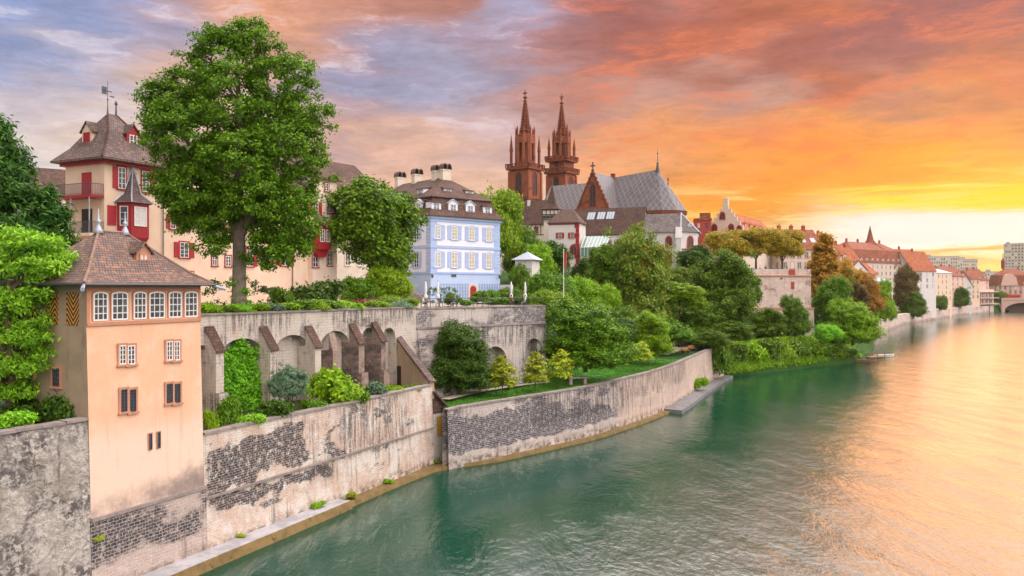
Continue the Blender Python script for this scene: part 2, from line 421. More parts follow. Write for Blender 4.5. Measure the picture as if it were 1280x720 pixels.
def foliage(name, c1, c2, c3=None, trans=.35, bright=1.95):
    m = NT(name)
    g = m.n('ShaderNodeNewGeometry'); oi = m.n('ShaderNodeObjectInfo')
    o = m.map('Object')
    a = m.mix(m.ramp(g.outputs['Random Per Island'], .15, .95), tuple(x*bright*.74 for x in c1), tuple(x*bright for x in c2))
    if c3: a = m.mix(m.ramp(m.noise(o, .55, 3, .5), .52, .68, 0, .75), a, tuple(x*bright for x in c3))
    hs = m.n('ShaderNodeHueSaturation'); m.l(a, hs.inputs['Color'])
    m.put(hs.inputs['Value'], m.ramp(oi.outputs['Random'], 0, 1, .85, 1.15)); m.put(hs.inputs['Hue'], m.ramp(oi.outputs['Random'], 0, 1, .492, .508))
    m.col(hs.outputs[0]); m.set(Roughness=.5, Specular_IOR_Level=.25)
    tr = m.n('ShaderNodeBsdfTranslucent'); t2 = m.mix(.5, hs.outputs[0], tuple(x*1.6 for x in c2), 'MIX'); m.l(t2, tr.inputs[0])
    mx = m.n('ShaderNodeMixShader'); mx.inputs[0].default_value = trans*.8
    m.l(m.b.outputs[0], mx.inputs[1]); m.l(tr.outputs[0], mx.inputs[2]); m.l(mx.outputs[0], m.out.inputs[0])
    return m.mat
def glassmat(name, c=(.03, .035, .04), rough=.08):
    m = NT(name); o = m.map('Object')
    m.col(m.mix(m.ramp(m.noise(o, 1.3, 3), .4, .65), c, tuple(x*2.6+.02 for x in c)))
    return m.set(Roughness=rough, Specular_IOR_Level=.6)
def glowmat(name, c, e):
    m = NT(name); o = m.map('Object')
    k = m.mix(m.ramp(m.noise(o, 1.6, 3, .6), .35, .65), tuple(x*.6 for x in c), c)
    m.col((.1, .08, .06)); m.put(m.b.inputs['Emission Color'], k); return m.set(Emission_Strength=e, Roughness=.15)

MT = {}
MT['peach'] = None
def stained_tower():
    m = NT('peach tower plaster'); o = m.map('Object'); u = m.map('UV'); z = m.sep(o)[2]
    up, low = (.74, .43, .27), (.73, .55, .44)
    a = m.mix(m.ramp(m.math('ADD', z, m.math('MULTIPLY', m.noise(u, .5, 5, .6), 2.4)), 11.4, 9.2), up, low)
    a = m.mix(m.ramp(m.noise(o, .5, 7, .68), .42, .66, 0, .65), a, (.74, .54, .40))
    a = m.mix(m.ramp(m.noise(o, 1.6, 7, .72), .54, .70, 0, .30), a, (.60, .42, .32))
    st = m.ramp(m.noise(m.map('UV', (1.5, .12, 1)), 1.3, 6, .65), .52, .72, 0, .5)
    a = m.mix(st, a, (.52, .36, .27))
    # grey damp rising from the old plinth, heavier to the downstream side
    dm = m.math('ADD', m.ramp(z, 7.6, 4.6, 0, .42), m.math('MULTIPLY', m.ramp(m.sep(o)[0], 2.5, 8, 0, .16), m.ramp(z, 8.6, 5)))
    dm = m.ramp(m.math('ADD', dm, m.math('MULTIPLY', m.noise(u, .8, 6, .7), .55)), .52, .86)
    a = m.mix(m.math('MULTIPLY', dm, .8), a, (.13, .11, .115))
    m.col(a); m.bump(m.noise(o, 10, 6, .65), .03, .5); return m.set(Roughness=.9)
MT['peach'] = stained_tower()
MT['peach_shade'] = plaster('shaded side plaster', (.40, .30, .20), (.30, .23, .16), .5)  # tower's left face: its shade is put into this darker colour
MT['stone_trim'] = plaster('salmon sandstone trim', (.56, .27, .165), (.48, .22, .14), .2, 2)
MT['cream'] = plaster('cream rose plaster', (.78, .60, .45), (.74, .54, .40), .16)
MT['rosewall'] = plaster('pale rose plaster', (.80, .67, .56), (.76, .60, .50), .16)
MT['ivory'] = plaster('ivory plaster', (.74, .66, .55), (.66, .58, .48), .2)
MT['white'] = plaster('white lime plaster', (.72, .69, .67), (.66, .62, .60), .2)
MT['warmwhite'] = plaster('warm white plaster', (.70, .59, .49), (.64, .53, .44), .2)
MT['peachfar'] = plaster('peach house plaster', (.80, .60, .44), (.74, .54, .40), .15)
MT['pinkfar'] = plaster('pink house plaster', (.74, .50, .42), (.68, .45, .38), .15)
MT['blue'] = plaster('pale blue plaster', (.47, .60, .84), (.44, .57, .82), .10)
MT['palewhite'] = plaster('blue white plaster', (.80, .82, .90), (.76, .78, .88), .10)
MT['blueband'] = plaster('light blue stucco', (.40, .53, .80), (.36, .49, .76), .10)
MT['blueshut'] = flat('light blue shutter paint', (.42, .54, .80), .5)
MT['red'] = flat('dark red paint', (.34, .022, .028), .45)
MT['redshut'] = flat('crimson shutter paint', (.40, .028, .04), .5)
MT['redstone'] = plaster('red window stone', (.42, .07, .05), (.34, .06, .045), .2, 2)
MT['whitepaint'] = flat('white window paint', (.78, .77, .74), .45, var=.08)
MT['glass'] = glassmat('old window glass')
MT['bluglass'] = glassmat('sky window glass', (.10, .13, .18))
MT['glowing'] = glowmat('warm lit window', (1.0, .80, .58), .62)  # pane emission; on the blue house it imitates reflected yellow sky glow
MT['curtain'] = plaster('white curtain cloth', (.75, .73, .72), (.62, .6, .6), .1, 4)
MT['darkwood'] = flat('dark wood', (.05, .032, .022), .7)
MT['iron'] = flat('grey iron', (.10, .11, .13), .5, .6)
MT['lead'] = flat('pale lead sheet', (.42, .47, .55), .5, .3)
MT['roof_old'] = tiles('old plain tiles', [(.185, .125, .105), (.135, .105, .10), (.34, .18, .11)], .19, .20, lich=(.24, .22, .21))
MT['roof_brown'] = tiles('brown plain tiles', [(.115, .066, .05), (.085, .052, .042), (.17, .095, .066)], .24, .26)
MT['roof_man'] = tiles('weathered tiles', [(.15, .105, .095), (.105, .08, .078), (.24, .15, .115)], .22, .24, lich=(.22, .20, .19))
MT['roof_red'] = tiles('orange red tiles', [(.42, .13, .055), (.32, .10, .05), (.5, .18, .08)], .5, .5)
MT['roof_red2'] = tiles('rust red tiles', [(.30, .10, .055), (.24, .08, .05), (.38, .14, .07)], .5, .5)
MT['slate'] = tiles('grey slate', [(.15, .16, .18), (.12, .13, .15), (.2, .2, .22)], .3, .25)
MT['sandstone'] = masonry('red sandstone', (.42, .125, .06), (.32, .095, .048), (.28, .10, .06), 1.0, .5, (.12, .045, .03), (.16, .06, .04), (.14, .06, .04), (.50, .62), None, streak=.45, ms=.03, base=-900)
MT['sanddark'] = plaster('dark red sandstone carving', (.26, .072, .036), (.16, .05, .03), .3, 1.5)
MT['wall_river'] = masonry('pink brick river wall', (.60, .40, .30), (.70, .57, .48), (.68, .60, .53), .36, .17, (.026, .024, .028), (.060, .052, .055), (.36, .33, .32), (.455, .52), (.76, .70, .63), (.44, .60), .7, zones=((.5, 9.8, 4.1, 6.9), (1, 13, 2.7, 3.6)), szones=((14.5, 24.5, 3.6, 7.7), (10, 14, 2.5, 4.2)))
MT['wall_stone'] = masonry('grey stone river wall', (.46, .39, .36), (.62, .54, .49), (.64, .57, .53), .40, .19, (.036, .036, .046), (.075, .070, .084), (.44, .42, .44), (.375, .46), (.70, .64, .58), (.50, .64), .6, far=32, zones=((0, 17, 1.4, 4.6), (14, 27, 1.8, 3.4), (50, 62, 1.5, 5)), szones=((12, 33, 2.6, 5.9), (33, 60, 3.2, 6)))
MT['wall_plinth'] = masonry('black plinth masonry', (.46, .37, .33), (.56, .45, .40), (.6, .53, .48), .42, .2, (.035, .033, .040), (.075, .068, .075), (.45, .41, .39), (.38, .48), (.62, .51, .44), (.5, .62), .5, base=2.6)
MT['wall_arch'] = masonry('pale limewashed arcade wall', (.58, .46, .37), (.66, .55, .46), (.62, .56, .5), .5, .25, (.09, .07, .065), (.14, .11, .10), (.36, .33, .31), (.55, .66), (.64, .58, .51), (.36, .48), 1.0, base=-900, szones=((2, 9, 13.7, 15.4), (15, 27, 13.3, 15.4), (0, 27, 6, 9.2)))
MT['wall_arch2'] = masonry('grey limestone arch wall', (.52, .44, .39), (.62, .55, .5), (.6, .56, .53), .5, .25, (.10, .095, .11), (.16, .15, .165), (.42, .40, .40), (.47, .57), (.62, .57, .54), (.42, .56), .7, base=-900, szones=((3, 20, 10.5, 12.9),))
MT['buttress'] = masonry('brown brick buttress', (.30, .18, .14), (.40, .28, .22), (.42, .36, .32), .3, .12, (.06, .045, .04), (.10, .075, .065), (.25, .22, .2), (.46, .56), None, streak=.5, base=-900)
MT['pfalz'] = masonry('pale pink terrace wall', (.64, .48, .42), (.72, .57, .5), (.66, .56, .5), 1.1, .5, (.26, .19, .17), (.32, .24, .21), (.4, .33, .3), (.52, .64), (.74, .62, .55), (.48, .6), .4, base=-900)
def rough_render():
    m = NT('crumbling grey render'); u = m.map('UV'); o = m.map('Object')
    n = m.noise(u, 1.1, 8, .66, .8); v = m.noise(u, 3.4, 6, .7, .5)
    a = m.mix(m.ramp(m.noise(u, .42, 7, .62, 1.0), .42, .58), (.17, .155, .15), (.56, .51, .46))
    a = m.mix(m.ramp(m.math('ADD', m.math('MULTIPLY', v, .5), m.math('MULTIPLY', n, .5)), .48, .57, 0, .9), a, (.76, .70, .63))
    ed = m.vor(m.map(u, (.8, 1.2, 1)), 1.0, 'DISTANCE_TO_EDGE')
    a = m.mix(m.math('MULTIPLY', m.ramp(ed, .10, .0), m.ramp(v, .4, .6)), a, (.62, .58, .53))
    a = m.mix(m.ramp(m.noise(m.map('UV', (1.2, .25, 1)), 1.2, 6, .65), .55, .70, 0, .8), a, (.09, .085, .085))
    a = m.mix(m.ramp(m.noise(u, .35, 4), .52, .64, 0, .5), a, (.30, .26, .20))
    m.col(a)
    h = m.math('ADD', m.noise(u, 1.7, 9, .68, .7), m.math('MULTIPLY', v, .8)); m.bump(h, .45, 1.0); return m.set(Roughness=.95)
MT['render'] = rough_render()
def concrete(name, c, alg):
    m = NT(name); o = m.map('Object')
    a = m.mix(m.ramp(m.noise(o, .9, 6, .65), .4, .62), c, tuple(x*.72 for x in c))
    a = m.mix(m.ramp(m.noise(o, 1.7, 6, .7), .55, .68, 0, .85), a, alg)
    m.col(a); m.bump(m.noise(o, 6, 6, .7), .04, .8); return m.set(Roughness=.85)
MT['quaytop'] = concrete('grey quay slabs', (.42, .42, .44), (.30, .29, .26))
MT['quayside'] = concrete('algae stained quay edge', (.21, .145, .055), (.035, .03, .012))
MT['coping'] = concrete('grey coping stone', (.30, .26, .24), (.14, .12, .11))
MT['grey_tile'] = tiles('grey brown tiles', [(.15, .135, .13), (.12, .11, .11), (.22, .17, .15)], .5, .35)
MT['slabdark'] = concrete('dark landing slab', (.20, .195, .20), (.13, .125, .11))
def grassmat(name, c1, c2):
    m = NT(name); o = m.map('Object')
    a = m.mix(m.ramp(m.noise(o, .5, 6, .6), .35, .65), c1, c2)
    a = m.mix(m.ramp(m.noise(o, 9, 4, .7), .4, .7, 0, .6), a, tuple(x*.45 for x in c1))
    a = m.mix(m.ramp(m.noise(o, .23, 6, .7), .54, .70, 0, .7), a, (c1[0]*1.6, c1[1]*.75, c1[2]))
    m.col(a); m.bump(m.noise(o, 12, 4, .7), .12, 1.0); return m.set(Roughness=.9, Specular_IOR_Level=.1)
MT['lawn'] = grassmat('lawn grass', (.045, .21, .015), (.075, .27, .02))
MT['hill'] = grassmat('dark hillside grass', (.025, .08, .012), (.04, .11, .016))  # darker green than the lawn
MT['soil'] = grassmat('garden soil and moss', (.05, .06, .02), (.07, .10, .025))
MT['gravel'] = flat('terrace gravel', (.42, .36, .30), .95)
MT['bark'] = plaster('bark', (.15, .10, .07), (.085, .06, .045), .3, 2)
MT['barkgrey'] = plaster('grey bark', (.26, .21, .17), (.17, .14, .11), .3, 2)
G = {}
G['hero'] = foliage('plane tree leaves', (.030, .078, .002), (.100, .182, .004), (.055, .115, .003), .34)
G['dark'] = foliage('dark green leaves', (.020, .054, .004), (.050, .105, .006), None, .3)
G['mid'] = foliage('mid green leaves', (.036, .090, .004), (.095, .180, .006), (.056, .12, .006), .35)
G['bright'] = foliage('bright green leaves', (.080, .175, .004), (.180, .295, .006), None, .4)
G['lime'] = foliage('lime leaves', (.10, .24, .012), (.20, .40, .02), None, .42)
G['olive'] = foliage('olive leaves', (.062, .11, .008), (.13, .19, .012), (.15, .125, .012), .38)
G['yellow'] = foliage('golden leaves', (.20, .155, .010), (.30, .225, .014), (.13, .14, .012), .45)
G['sapling'] = foliage('yellow green leaves', (.15, .21, .012), (.30, .34, .02), None, .42)
G['rust'] = foliage('rust leaves', (.22, .115, .012), (.32, .175, .018), (.13, .13, .014), .45)
G['brown'] = foliage('brown green leaves', (.075, .055, .016), (.12, .085, .018), None, .35)
G['yew'] = foliage('yew needles', (.014, .062, .008), (.045, .13, .012), (.03, .10, .01), .28)
G['grey'] = foliage('grey green leaves', (.06, .12, .065), (.12, .19, .11), None, .3)
G['maroon'] = foliage('maroon leaves', (.10, .018, .018), (.17, .04, .03), None, .3)
G['ivy'] = foliage('ivy leaves', (.06, .18, .008), (.14, .31, .010), None, .38)
# ------------------------------------------------------------------ building helpers
_wc = {}
def arch_pts(w, z0, z1, rise, n=8):
    """outline (x,z) of an opening with a segmental or round head, counter-clockwise from bottom left"""
    pts = [(-w/2, z0), (w/2, z0)]
    for i in range(n+1):
        a = math.pi*i/n
        pts.append((w/2*math.cos(a), z1-rise+rise*math.sin(a)))
    return pts
def win_mesh(key):
    w, h, nx, ny, rise, trim, frame, pane, shut, sill, tw, proud, bw = key
    m = MB()
    if trim:
        m.m = 1
        if rise:
            o, i = arch_pts(w+2*tw, 0, h+tw, rise+tw*.5), arch_pts(w, 0, h, rise)
            n = len(o)
            for k in range(1, n):
                a, b = k, (k+1) % n
                m.xprism([i[a], o[a], o[b], i[b]] if True else [], -proud, 0)
        else:
            m.box(-w/2-tw, -w/2, -proud, 0, 0, h); m.box(w/2, w/2+tw, -proud, 0, 0, h); m.box(-w/2-tw, w/2+tw, -proud, 0, h, h+tw)
        if sill: m.box(-w/2-tw-.05, w/2+tw+.05, -proud-.08, 0, -tw*.9, 0)
    m.m = 0
    fy0, fy1 = -.06, -.012
    if rise:
        o, i = arch_pts(w-.004, .002, h-.002, rise), arch_pts(w-2*bw, bw, h-bw, max(.02, rise-bw*.3))
        for k in range(len(o)):
            b = (k+1) % len(o); m.xprism([i[k], o[k], o[b], i[b]], fy0, fy1)
    else:
        m.box(-w/2, -w/2+bw, fy0, fy1, 0, h); m.box(w/2-bw, w/2, fy0, fy1, 0, h)
        m.box(-w/2+bw, w/2-bw, fy0, fy1, 0, bw); m.box(-w/2+bw, w/2-bw, fy0, fy1, h-bw, h)
    for i in range(1, nx):
        x = -w/2+w*i/nx; b = bw*(.55 if i*2 != nx else 1.0)
        m.box(x-b/2, x+b/2, -.052, fy1, bw, h-bw-(rise*.15 if rise else 0))
    for j in range(1, ny):
        z = h*j/ny; m.box(-w/2+bw, w/2-bw, -.048, fy1, z-bw*.27, z+bw*.27)
    wm = m.mesh('window', [MT[frame], MT[trim or frame]])
    p = MB()
    o = arch_pts(w-.02, .01, h-.01, rise) if rise else [(-w/2+.01, .01), (w/2-.01, .01), (w/2-.01, h-.01), (-w/2+.01, h-.01)]
    p.face([(x, -.02, z) for x, z in o])
    p.face([(x, -.006, z) for x, z in o][::-1])
    pm = p.mesh('pane', MT[pane])
    sm = None
    if shut:
        s = MB(); sw = w*.52
        s.box(0, sw, -.05, 0, 0, h)
        for z in (0, h*.48, h-.12): s.box(.0, sw, -.075, -.05, z, z+.1)
        s.box(0, .08, -.072, -.05, .1, h-.1); s.box(sw-.08, sw, -.072, -.05, .1, h-.1)
        n = max(3, int(h/.22))
        for q in range(n): s.box(.08, sw-.08, -.064, -.05, .12+q*(h-.24)/n, .12+(q+.6)*(h-.24)/n)
        sm = s.mesh('shutter', MT[shut])
    return wm, pm, sm, w*.52
def window(par, loc, rotz=0.0, w=1.0, h=1.8, nx=2, ny=3, rise=0.0, trim=None, frame='whitepaint', pane='glass', shut=None, sides='LR', sill=True, tw=.13, proud=.07, bw=.07, name='window'):
    key = (round(w, 2), round(h, 2), nx, ny, rise, trim, frame, pane, shut, sill, tw, proud, bw)
    if key not in _wc: _wc[key] = win_mesh(key)
    wm, pm, sm, sw = _wc[key]
    o = link(name, wm, par, loc, rotz); link('pane', pm, o)
    if sm:
        off = tw if trim else .03
        if 'R' in sides: link('shutter', sm, o, (w/2+off, -.004, 0))
        if 'L' in sides: link('shutter', sm, o, (-w/2-off-sw, -.004, 0))
    return o
def left_y(fr, px):
    k = (px-640)/F; return (k*fr.o.y-fr.o.x)/(fr.n.x-k*fr.n.y)
def slab_roof(m, x0, x1, y0, y1, z, h, oh=.4, th=.18, axis='x'):
    """gable roof: two slabs and their undersides"""
    if axis == 'x':
        ym = (y0+y1)/2; s = h/(ym-y0); ze = z-oh*s
        m.T0 = m.T
        poly = [(y0-oh, ze), (ym, z+h), (y1+oh, ze), (y1+oh, ze+th), (ym, z+h+th*1.2), (y0-oh, ze+th)]
        a, b = x0-oh, x1+oh
        A = [(a, y, q) for y, q in poly]; B = [(b, y, q) for y, q in poly]
    else:
        xm = (x0+x1)/2; s = h/(xm-x0); ze = z-oh*s
        poly = [(x1+oh, ze), (xm, z+h), (x0-oh, ze), (x0-oh, ze+th), (xm, z+h+th*1.2), (x1+oh, ze+th)]
        a, b = y0-oh, y1+oh
        A = [(x, a, q) for x, q in poly]; B = [(x, b, q) for x, q in poly]
    for i in range(6):
        j = (i+1) % 6; m.face([A[j], A[i], B[i], B[j]])
    m.face([A[0], A[1], A[4], A[5]][::-1]); m.face([A[1], A[2], A[3], A[4]][::-1])
    m.face([B[0], B[1], B[4], B[5]]); m.face([B[1], B[2], B[3], B[4]])
    return m
def gable_wall(m, x0, x1, y0, y1, z0, z, h, axis='x'):
    m.box(x0, x1, y0, y1, z0, z)
    if axis == 'x':
        ym = (y0+y1)/2
        for x, f in ((x0, 1), (x1, -1)):
            t = [(x, y0, z), (x, ym, z+h), (x, y1, z)]; m.face(t if f > 0 else t[::-1])
    else:
        xm = (x0+x1)/2
        for y, f in ((y0, 1), (y1, -1)):
            t = [(x0, y, z), (x1, y, z), (xm, y, z+h)]; m.face(t if f > 0 else t[::-1])
    return m
def dormer(par, loc, rotz, w=1.3, h=1.3, dep=1.6, rh=.6, wall='whitepaint', roof='roof_brown', pane='glass', frame='whitepaint', shed=False, rise=0.0):
    """a roof window: wall box, own little roof and a window"""
    m = MB(); m.box(-w/2, w/2, 0, dep, -.9, h)
    if not shed: gable_wall(m, -w/2, w/2, 0, dep, h-.01, h, rh, 'y')
    o = m.build('dormer', MT[wall], par, loc=loc, rotz=rotz)
    r = MB()
    if shed:
        r.face([(-w/2-.15, -.2, h), (w/2+.15, -.2, h), (w/2+.15, dep+.6, h+rh), (-w/2-.15, dep+.6, h+rh)])
        r.face([(-w/2-.15, -.2, h-.12), (-w/2-.15, dep+.6, h+rh-.12), (w/2+.15, dep+.6, h+rh-.12), (w/2+.15, -.2, h-.12)])
        r.face([(-w/2-.15, -.2, h-.12), (w/2+.15, -.2, h-.12), (w/2+.15, -.2, h), (-w/2-.15, -.2, h)])
        for sx in (-1, 1):
            x = sx*(w/2+.15); f = [(x, -.2, h-.12), (x, -.2, h), (x, dep+.6, h+rh), (x, dep+.6, h+rh-.12)]; r.face(f if sx < 0 else f[::-1])
    else: slab_roof(r, -w/2, w/2, 0, dep+.4, h, rh, .16, .1, 'y')
    r.build('dormer_roof', MT[roof], o)
    key = (round(w*.62, 2), round(h*.78, 2), 2, 2, rise, None, frame, pane, None, False, .1, .05, .07)
    if key not in _wc: _wc[key] = win_mesh(key)
    a = _wc[key]
    f = link('window', a[0], o, (0, -.004, h*.12))
    f.data = f.data
    p = link('dormer_pane', a[1], o, (0, -.004, h*.12))
    return o
def chimney(par, loc, w=.7, d=.7, h=1.6, m1='ivory', rotz=0.0, pots=2, cap='roof_red2'):
    m = MB(); m.box(-w/2, w/2, -d/2, d/2, -1.5, h); m.box(-w/2-.07, w/2+.07, -d/2-.07, d/2+.07, h-.25, h-.1)
    c = m.build('chimney', MT[m1], par, loc=loc, rotz=rotz)
    q = MB()
    for i in range(pots):
        x = (i-(pots-1)/2)*w*.9/pots; q.lathe([(.13, h), (.10, h+.4), (.12, h+.45)], 8, (x, 0, 0))
    q.build('chimney_pot', MT[cap], c)
    return c
def arcade(m, x0, x1, z0, ztop, arches, dep, n=14, y=0.0):
    """front wall plane with round-headed recesses; arches = (xa, xb, spring z, rise)"""
    cur = x0
    for xa, xb, zs, rise in arches:
        if xa > cur: m.face([(cur, y, z0), (xa, y, z0), (xa, y, ztop), (cur, y, ztop)])
        pr = None
        for i in range(n+1):
            a = math.pi*(1-i/n); x = (xa+xb)/2+(xb-xa)/2*math.cos(a); z = zs+rise*math.sin(a)
            if pr:
                px, pz = pr
                m.face([(px, y, pz), (x, y, z), (x, y, ztop), (px, y, ztop)])
                m.face([(px, y, pz), (px, y+dep, pz), (x, y+dep, z), (x, y, z)])
            pr = (x, z)
        m.face([(xa, y, z0), (xa, y, zs), (xa, y+dep, zs), (xa, y+dep, z0)][::-1]); m.face([(xb, y, z0), (xb, y, zs), (xb, y+dep, zs), (xb, y+dep, z0)])
        cur = xb
    if cur < x1: m.face([(cur, y, z0), (x1, y, z0), (x1, y, ztop), (cur, y, ztop)])
    m.face([(x0, y+dep, z0), (x1, y+dep, z0), (x1, y+dep, ztop), (x0, y+dep, ztop)])
    m.face([(x0, y, ztop), (x1, y, ztop), (x1, y+dep+.4, ztop), (x0, y+dep+.4, ztop)])
    m.face([(x0, y, z0), (x0, y, ztop), (x0, y+dep, ztop), (x0, y+dep, z0)]); m.face([(x1, y, z0), (x1, y+dep, z0), (x1, y+dep, ztop), (x1, y, ztop)])
    return m

# ------------------------------------------------------------------ plan lines
LR = Frame((-19.2, 52.5), (.40, .9165), 0)            # foot of the near river wall
TW = Frame(LR.w(-8.15), LR.d, 0)                      # front of the tower house
A1 = Frame((-22.7, 62.0), (.473, .881), 0)            # arcaded retaining wall of the terrace
B1 = A1.w(A1.t(520))
A2 = Frame(B1, (.702, .712), 0)                       # second retaining wall
MAN = Frame((-36.4, 75.0), (.45, .893), 14.9)         # mansion front
BLU = Frame((-12.1, 125.0), (.75, .66), 14.8)         # blue house front
TERR = 14.85
IN = Vector((-.8, .6))                                # inland

# ------------------------------------------------------------------ water
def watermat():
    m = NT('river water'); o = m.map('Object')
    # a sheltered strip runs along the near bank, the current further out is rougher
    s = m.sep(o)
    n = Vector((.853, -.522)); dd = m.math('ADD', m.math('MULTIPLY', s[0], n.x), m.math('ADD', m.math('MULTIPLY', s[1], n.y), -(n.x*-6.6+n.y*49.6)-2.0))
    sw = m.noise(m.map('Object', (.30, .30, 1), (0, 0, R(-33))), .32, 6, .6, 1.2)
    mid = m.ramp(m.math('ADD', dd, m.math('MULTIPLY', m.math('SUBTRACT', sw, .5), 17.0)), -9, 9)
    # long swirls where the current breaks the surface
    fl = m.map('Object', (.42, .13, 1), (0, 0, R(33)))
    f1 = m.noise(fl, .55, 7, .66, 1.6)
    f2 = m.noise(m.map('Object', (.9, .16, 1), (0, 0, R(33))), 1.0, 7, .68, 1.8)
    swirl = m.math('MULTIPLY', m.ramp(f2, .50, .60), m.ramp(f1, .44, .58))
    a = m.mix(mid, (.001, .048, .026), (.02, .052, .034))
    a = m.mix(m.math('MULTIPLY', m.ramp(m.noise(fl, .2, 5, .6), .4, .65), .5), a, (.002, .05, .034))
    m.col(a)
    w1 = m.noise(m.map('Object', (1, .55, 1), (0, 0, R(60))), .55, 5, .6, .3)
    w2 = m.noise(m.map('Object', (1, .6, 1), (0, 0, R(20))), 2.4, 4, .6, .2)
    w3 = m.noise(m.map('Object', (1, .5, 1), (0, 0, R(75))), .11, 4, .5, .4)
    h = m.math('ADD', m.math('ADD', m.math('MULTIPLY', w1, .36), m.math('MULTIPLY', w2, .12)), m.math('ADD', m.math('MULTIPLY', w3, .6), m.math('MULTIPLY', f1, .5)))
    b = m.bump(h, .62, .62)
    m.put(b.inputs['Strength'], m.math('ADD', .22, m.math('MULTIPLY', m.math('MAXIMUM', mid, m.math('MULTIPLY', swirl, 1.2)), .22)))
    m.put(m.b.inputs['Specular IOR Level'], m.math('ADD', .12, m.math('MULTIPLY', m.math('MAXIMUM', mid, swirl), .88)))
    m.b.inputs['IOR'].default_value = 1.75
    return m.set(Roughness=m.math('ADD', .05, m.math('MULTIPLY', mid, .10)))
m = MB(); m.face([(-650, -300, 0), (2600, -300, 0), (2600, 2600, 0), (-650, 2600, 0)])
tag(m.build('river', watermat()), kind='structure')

# ------------------------------------------------------------------ ground
def sheet(name, pts, z, mat):
    m = MB(); m.face([(p[0], p[1], z if not isinstance(z, (list, tuple)) else z[i]) for i, p in enumerate(pts)])
    return tag(m.build(name, MT[mat]), kind='structure')
sheet('lower_garden', [LR.w(-.5, .5), LR.w(28.5, .5), A1.w(A1.t(520)+.5, .6), A1.w(-9, .6)], 7.45, 'soil')
sheet('upper_garden', [LR.w(-30, .5), LR.w(-8, .5), LR.w(-8, 14), LR.w(-30, 14)], 9.6, 'soil')
sheet('terrace', [A1.w(-26, .8), A1.w(A1.t(520), .8), A2.w(A2.t(684), .9), A2.w(A2.t(684)+1, 16), Vector((2, 150)), Vector((-20, 175)), Vector((-60, 170)), Vector((-75, 80))], TERR, 'gravel')
BANK = [(-4.9, 79.4, 5.5, 11, 27, 14.5, 1), (5.2, 90.6, 5.6, 12, 28, 14.5, 1), (11.2, 98.4, 5.7, 11, 28, 14.5, 1), (20.8, 114.8, 5.8, 10, 29, 14.6, 1), (29.7, 135.6, 5.9, 8, 30, 17, 1), (40.2, 159, 6, 8, 34, 20.5, 0),
        (51, 168, 5.6, 9, 30, 20.5, 0), (65, 180, 5.4, 10, 26, 20.5, 0), (83, 198, 4.6, 10, 40, 20.5, 0), (100, 232, 4, 8, 40, 19.5, 0), (129, 297, 4, 6, 42, 17, 0), (185, 397, 4, 4, 50, 15, 0),
        (284, 533, 4.5, 4, 60, 13, 0), (375, 615, 4.5, 4, 60, 12, 0), (640, 800, 4.5, 4, 60, 12, 0), (2500, 2000, 4.5, 4, 60, 12, 0)]
def resample(pts, step):
    out = []
    for a, b in zip(pts, pts[1:]):
        n = max(1, int(math.hypot(b[0]-a[0], b[1]-a[1])/step)); n = min(n, 14)
        for i in range(n): out.append(tuple(a[k]+(b[k]-a[k])*i/n for k in range(7)))
    return out+[pts[-1]]
def smooth(pts):
    out = []
    for i in range(len(pts)-1):
        p0, p1, p2, p3 = (np.array(pts[max(0, min(len(pts)-1, j))], float) for j in (i-1, i, i+1, i+2))
        for u in (0, .34, .67):
            q = .5*((2*p1)+(-p0+p2)*u+(2*p0-5*p1+4*p2-p3)*u*u+(-p0+3*p1-3*p2+p3)*u**3)
            q[2:] = p1[2:]*(1-u)+p2[2:]*u; q[6] = p1[6]; out.append(tuple(q))
    return out+[tuple(pts[-1])]
BK = smooth(BANK[:-1])+[BANK[-1]]
DL = [0, .35, .8, 2, 4.5, 7, 10, 13, 16, 20, 24, 28, 33, 40, 55, 80, 130, 250, 500]
rng = random.Random(3)
def hillz(b, d):
    zl, d0, d1, zh, wall = b[2:7]
    if d <= 0: return -1.0
    if wall > .5: z = zl if d > .3 else -.5
    else: z = zl*min(1, d/4.5)
    u = min(1, max(0, (d-d0)/(d1-d0))); z += (zh-zl)*(u*u*(3-2*u))
    return z
m = MB()
rows = [[(b[0]+IN.x*d, b[1]+IN.y*d, hillz(b, d)+(rng.uniform(-.12, .12) if d > 3 else 0)) for d in DL] for b in BK]
for r0, r1 in zip(rows, rows[1:]):
    for i in range(len(DL)-1): m.face([r0[i], r1[i], r1[i+1], r0[i+1]])
tag(m.build('hillside', MT['hill'], smooth=True), kind='structure')
# mown lawn behind the second river wall
LW = [(b[0], b[1], b[2]) for b in BK if b[0] < 27]
m = MB()
lr = [[(x+IN.x*d, y+IN.y*d, z+.03+.9*max(0, (d-4)/10)*(1 if x > 6 else .25)) for d in (.5, 2, 4, 7, 10, 13.5)] for x, y, z in LW]
for r0, r1 in zip(lr, lr[1:]):
    for i in range(5): m.face([r0[i], r1[i], r1[i+1], r0[i+1]])
tag(m.build('lawn', MT['lawn'], smooth=True), kind='structure')
# riverside path further on
m = MB()
pp = [(b[0]+IN.x*a, b[1]+IN.y*a, hillz(b, a)+.05) for b in BK if 27 < b[0] < 84 for a in (5.0, 7.2)]
for i in range(0, len(pp)-2, 2): m.face([pp[i], pp[i+2], pp[i+3], pp[i+1]])
tag(m.build('path', MT['gravel']), kind='structure')

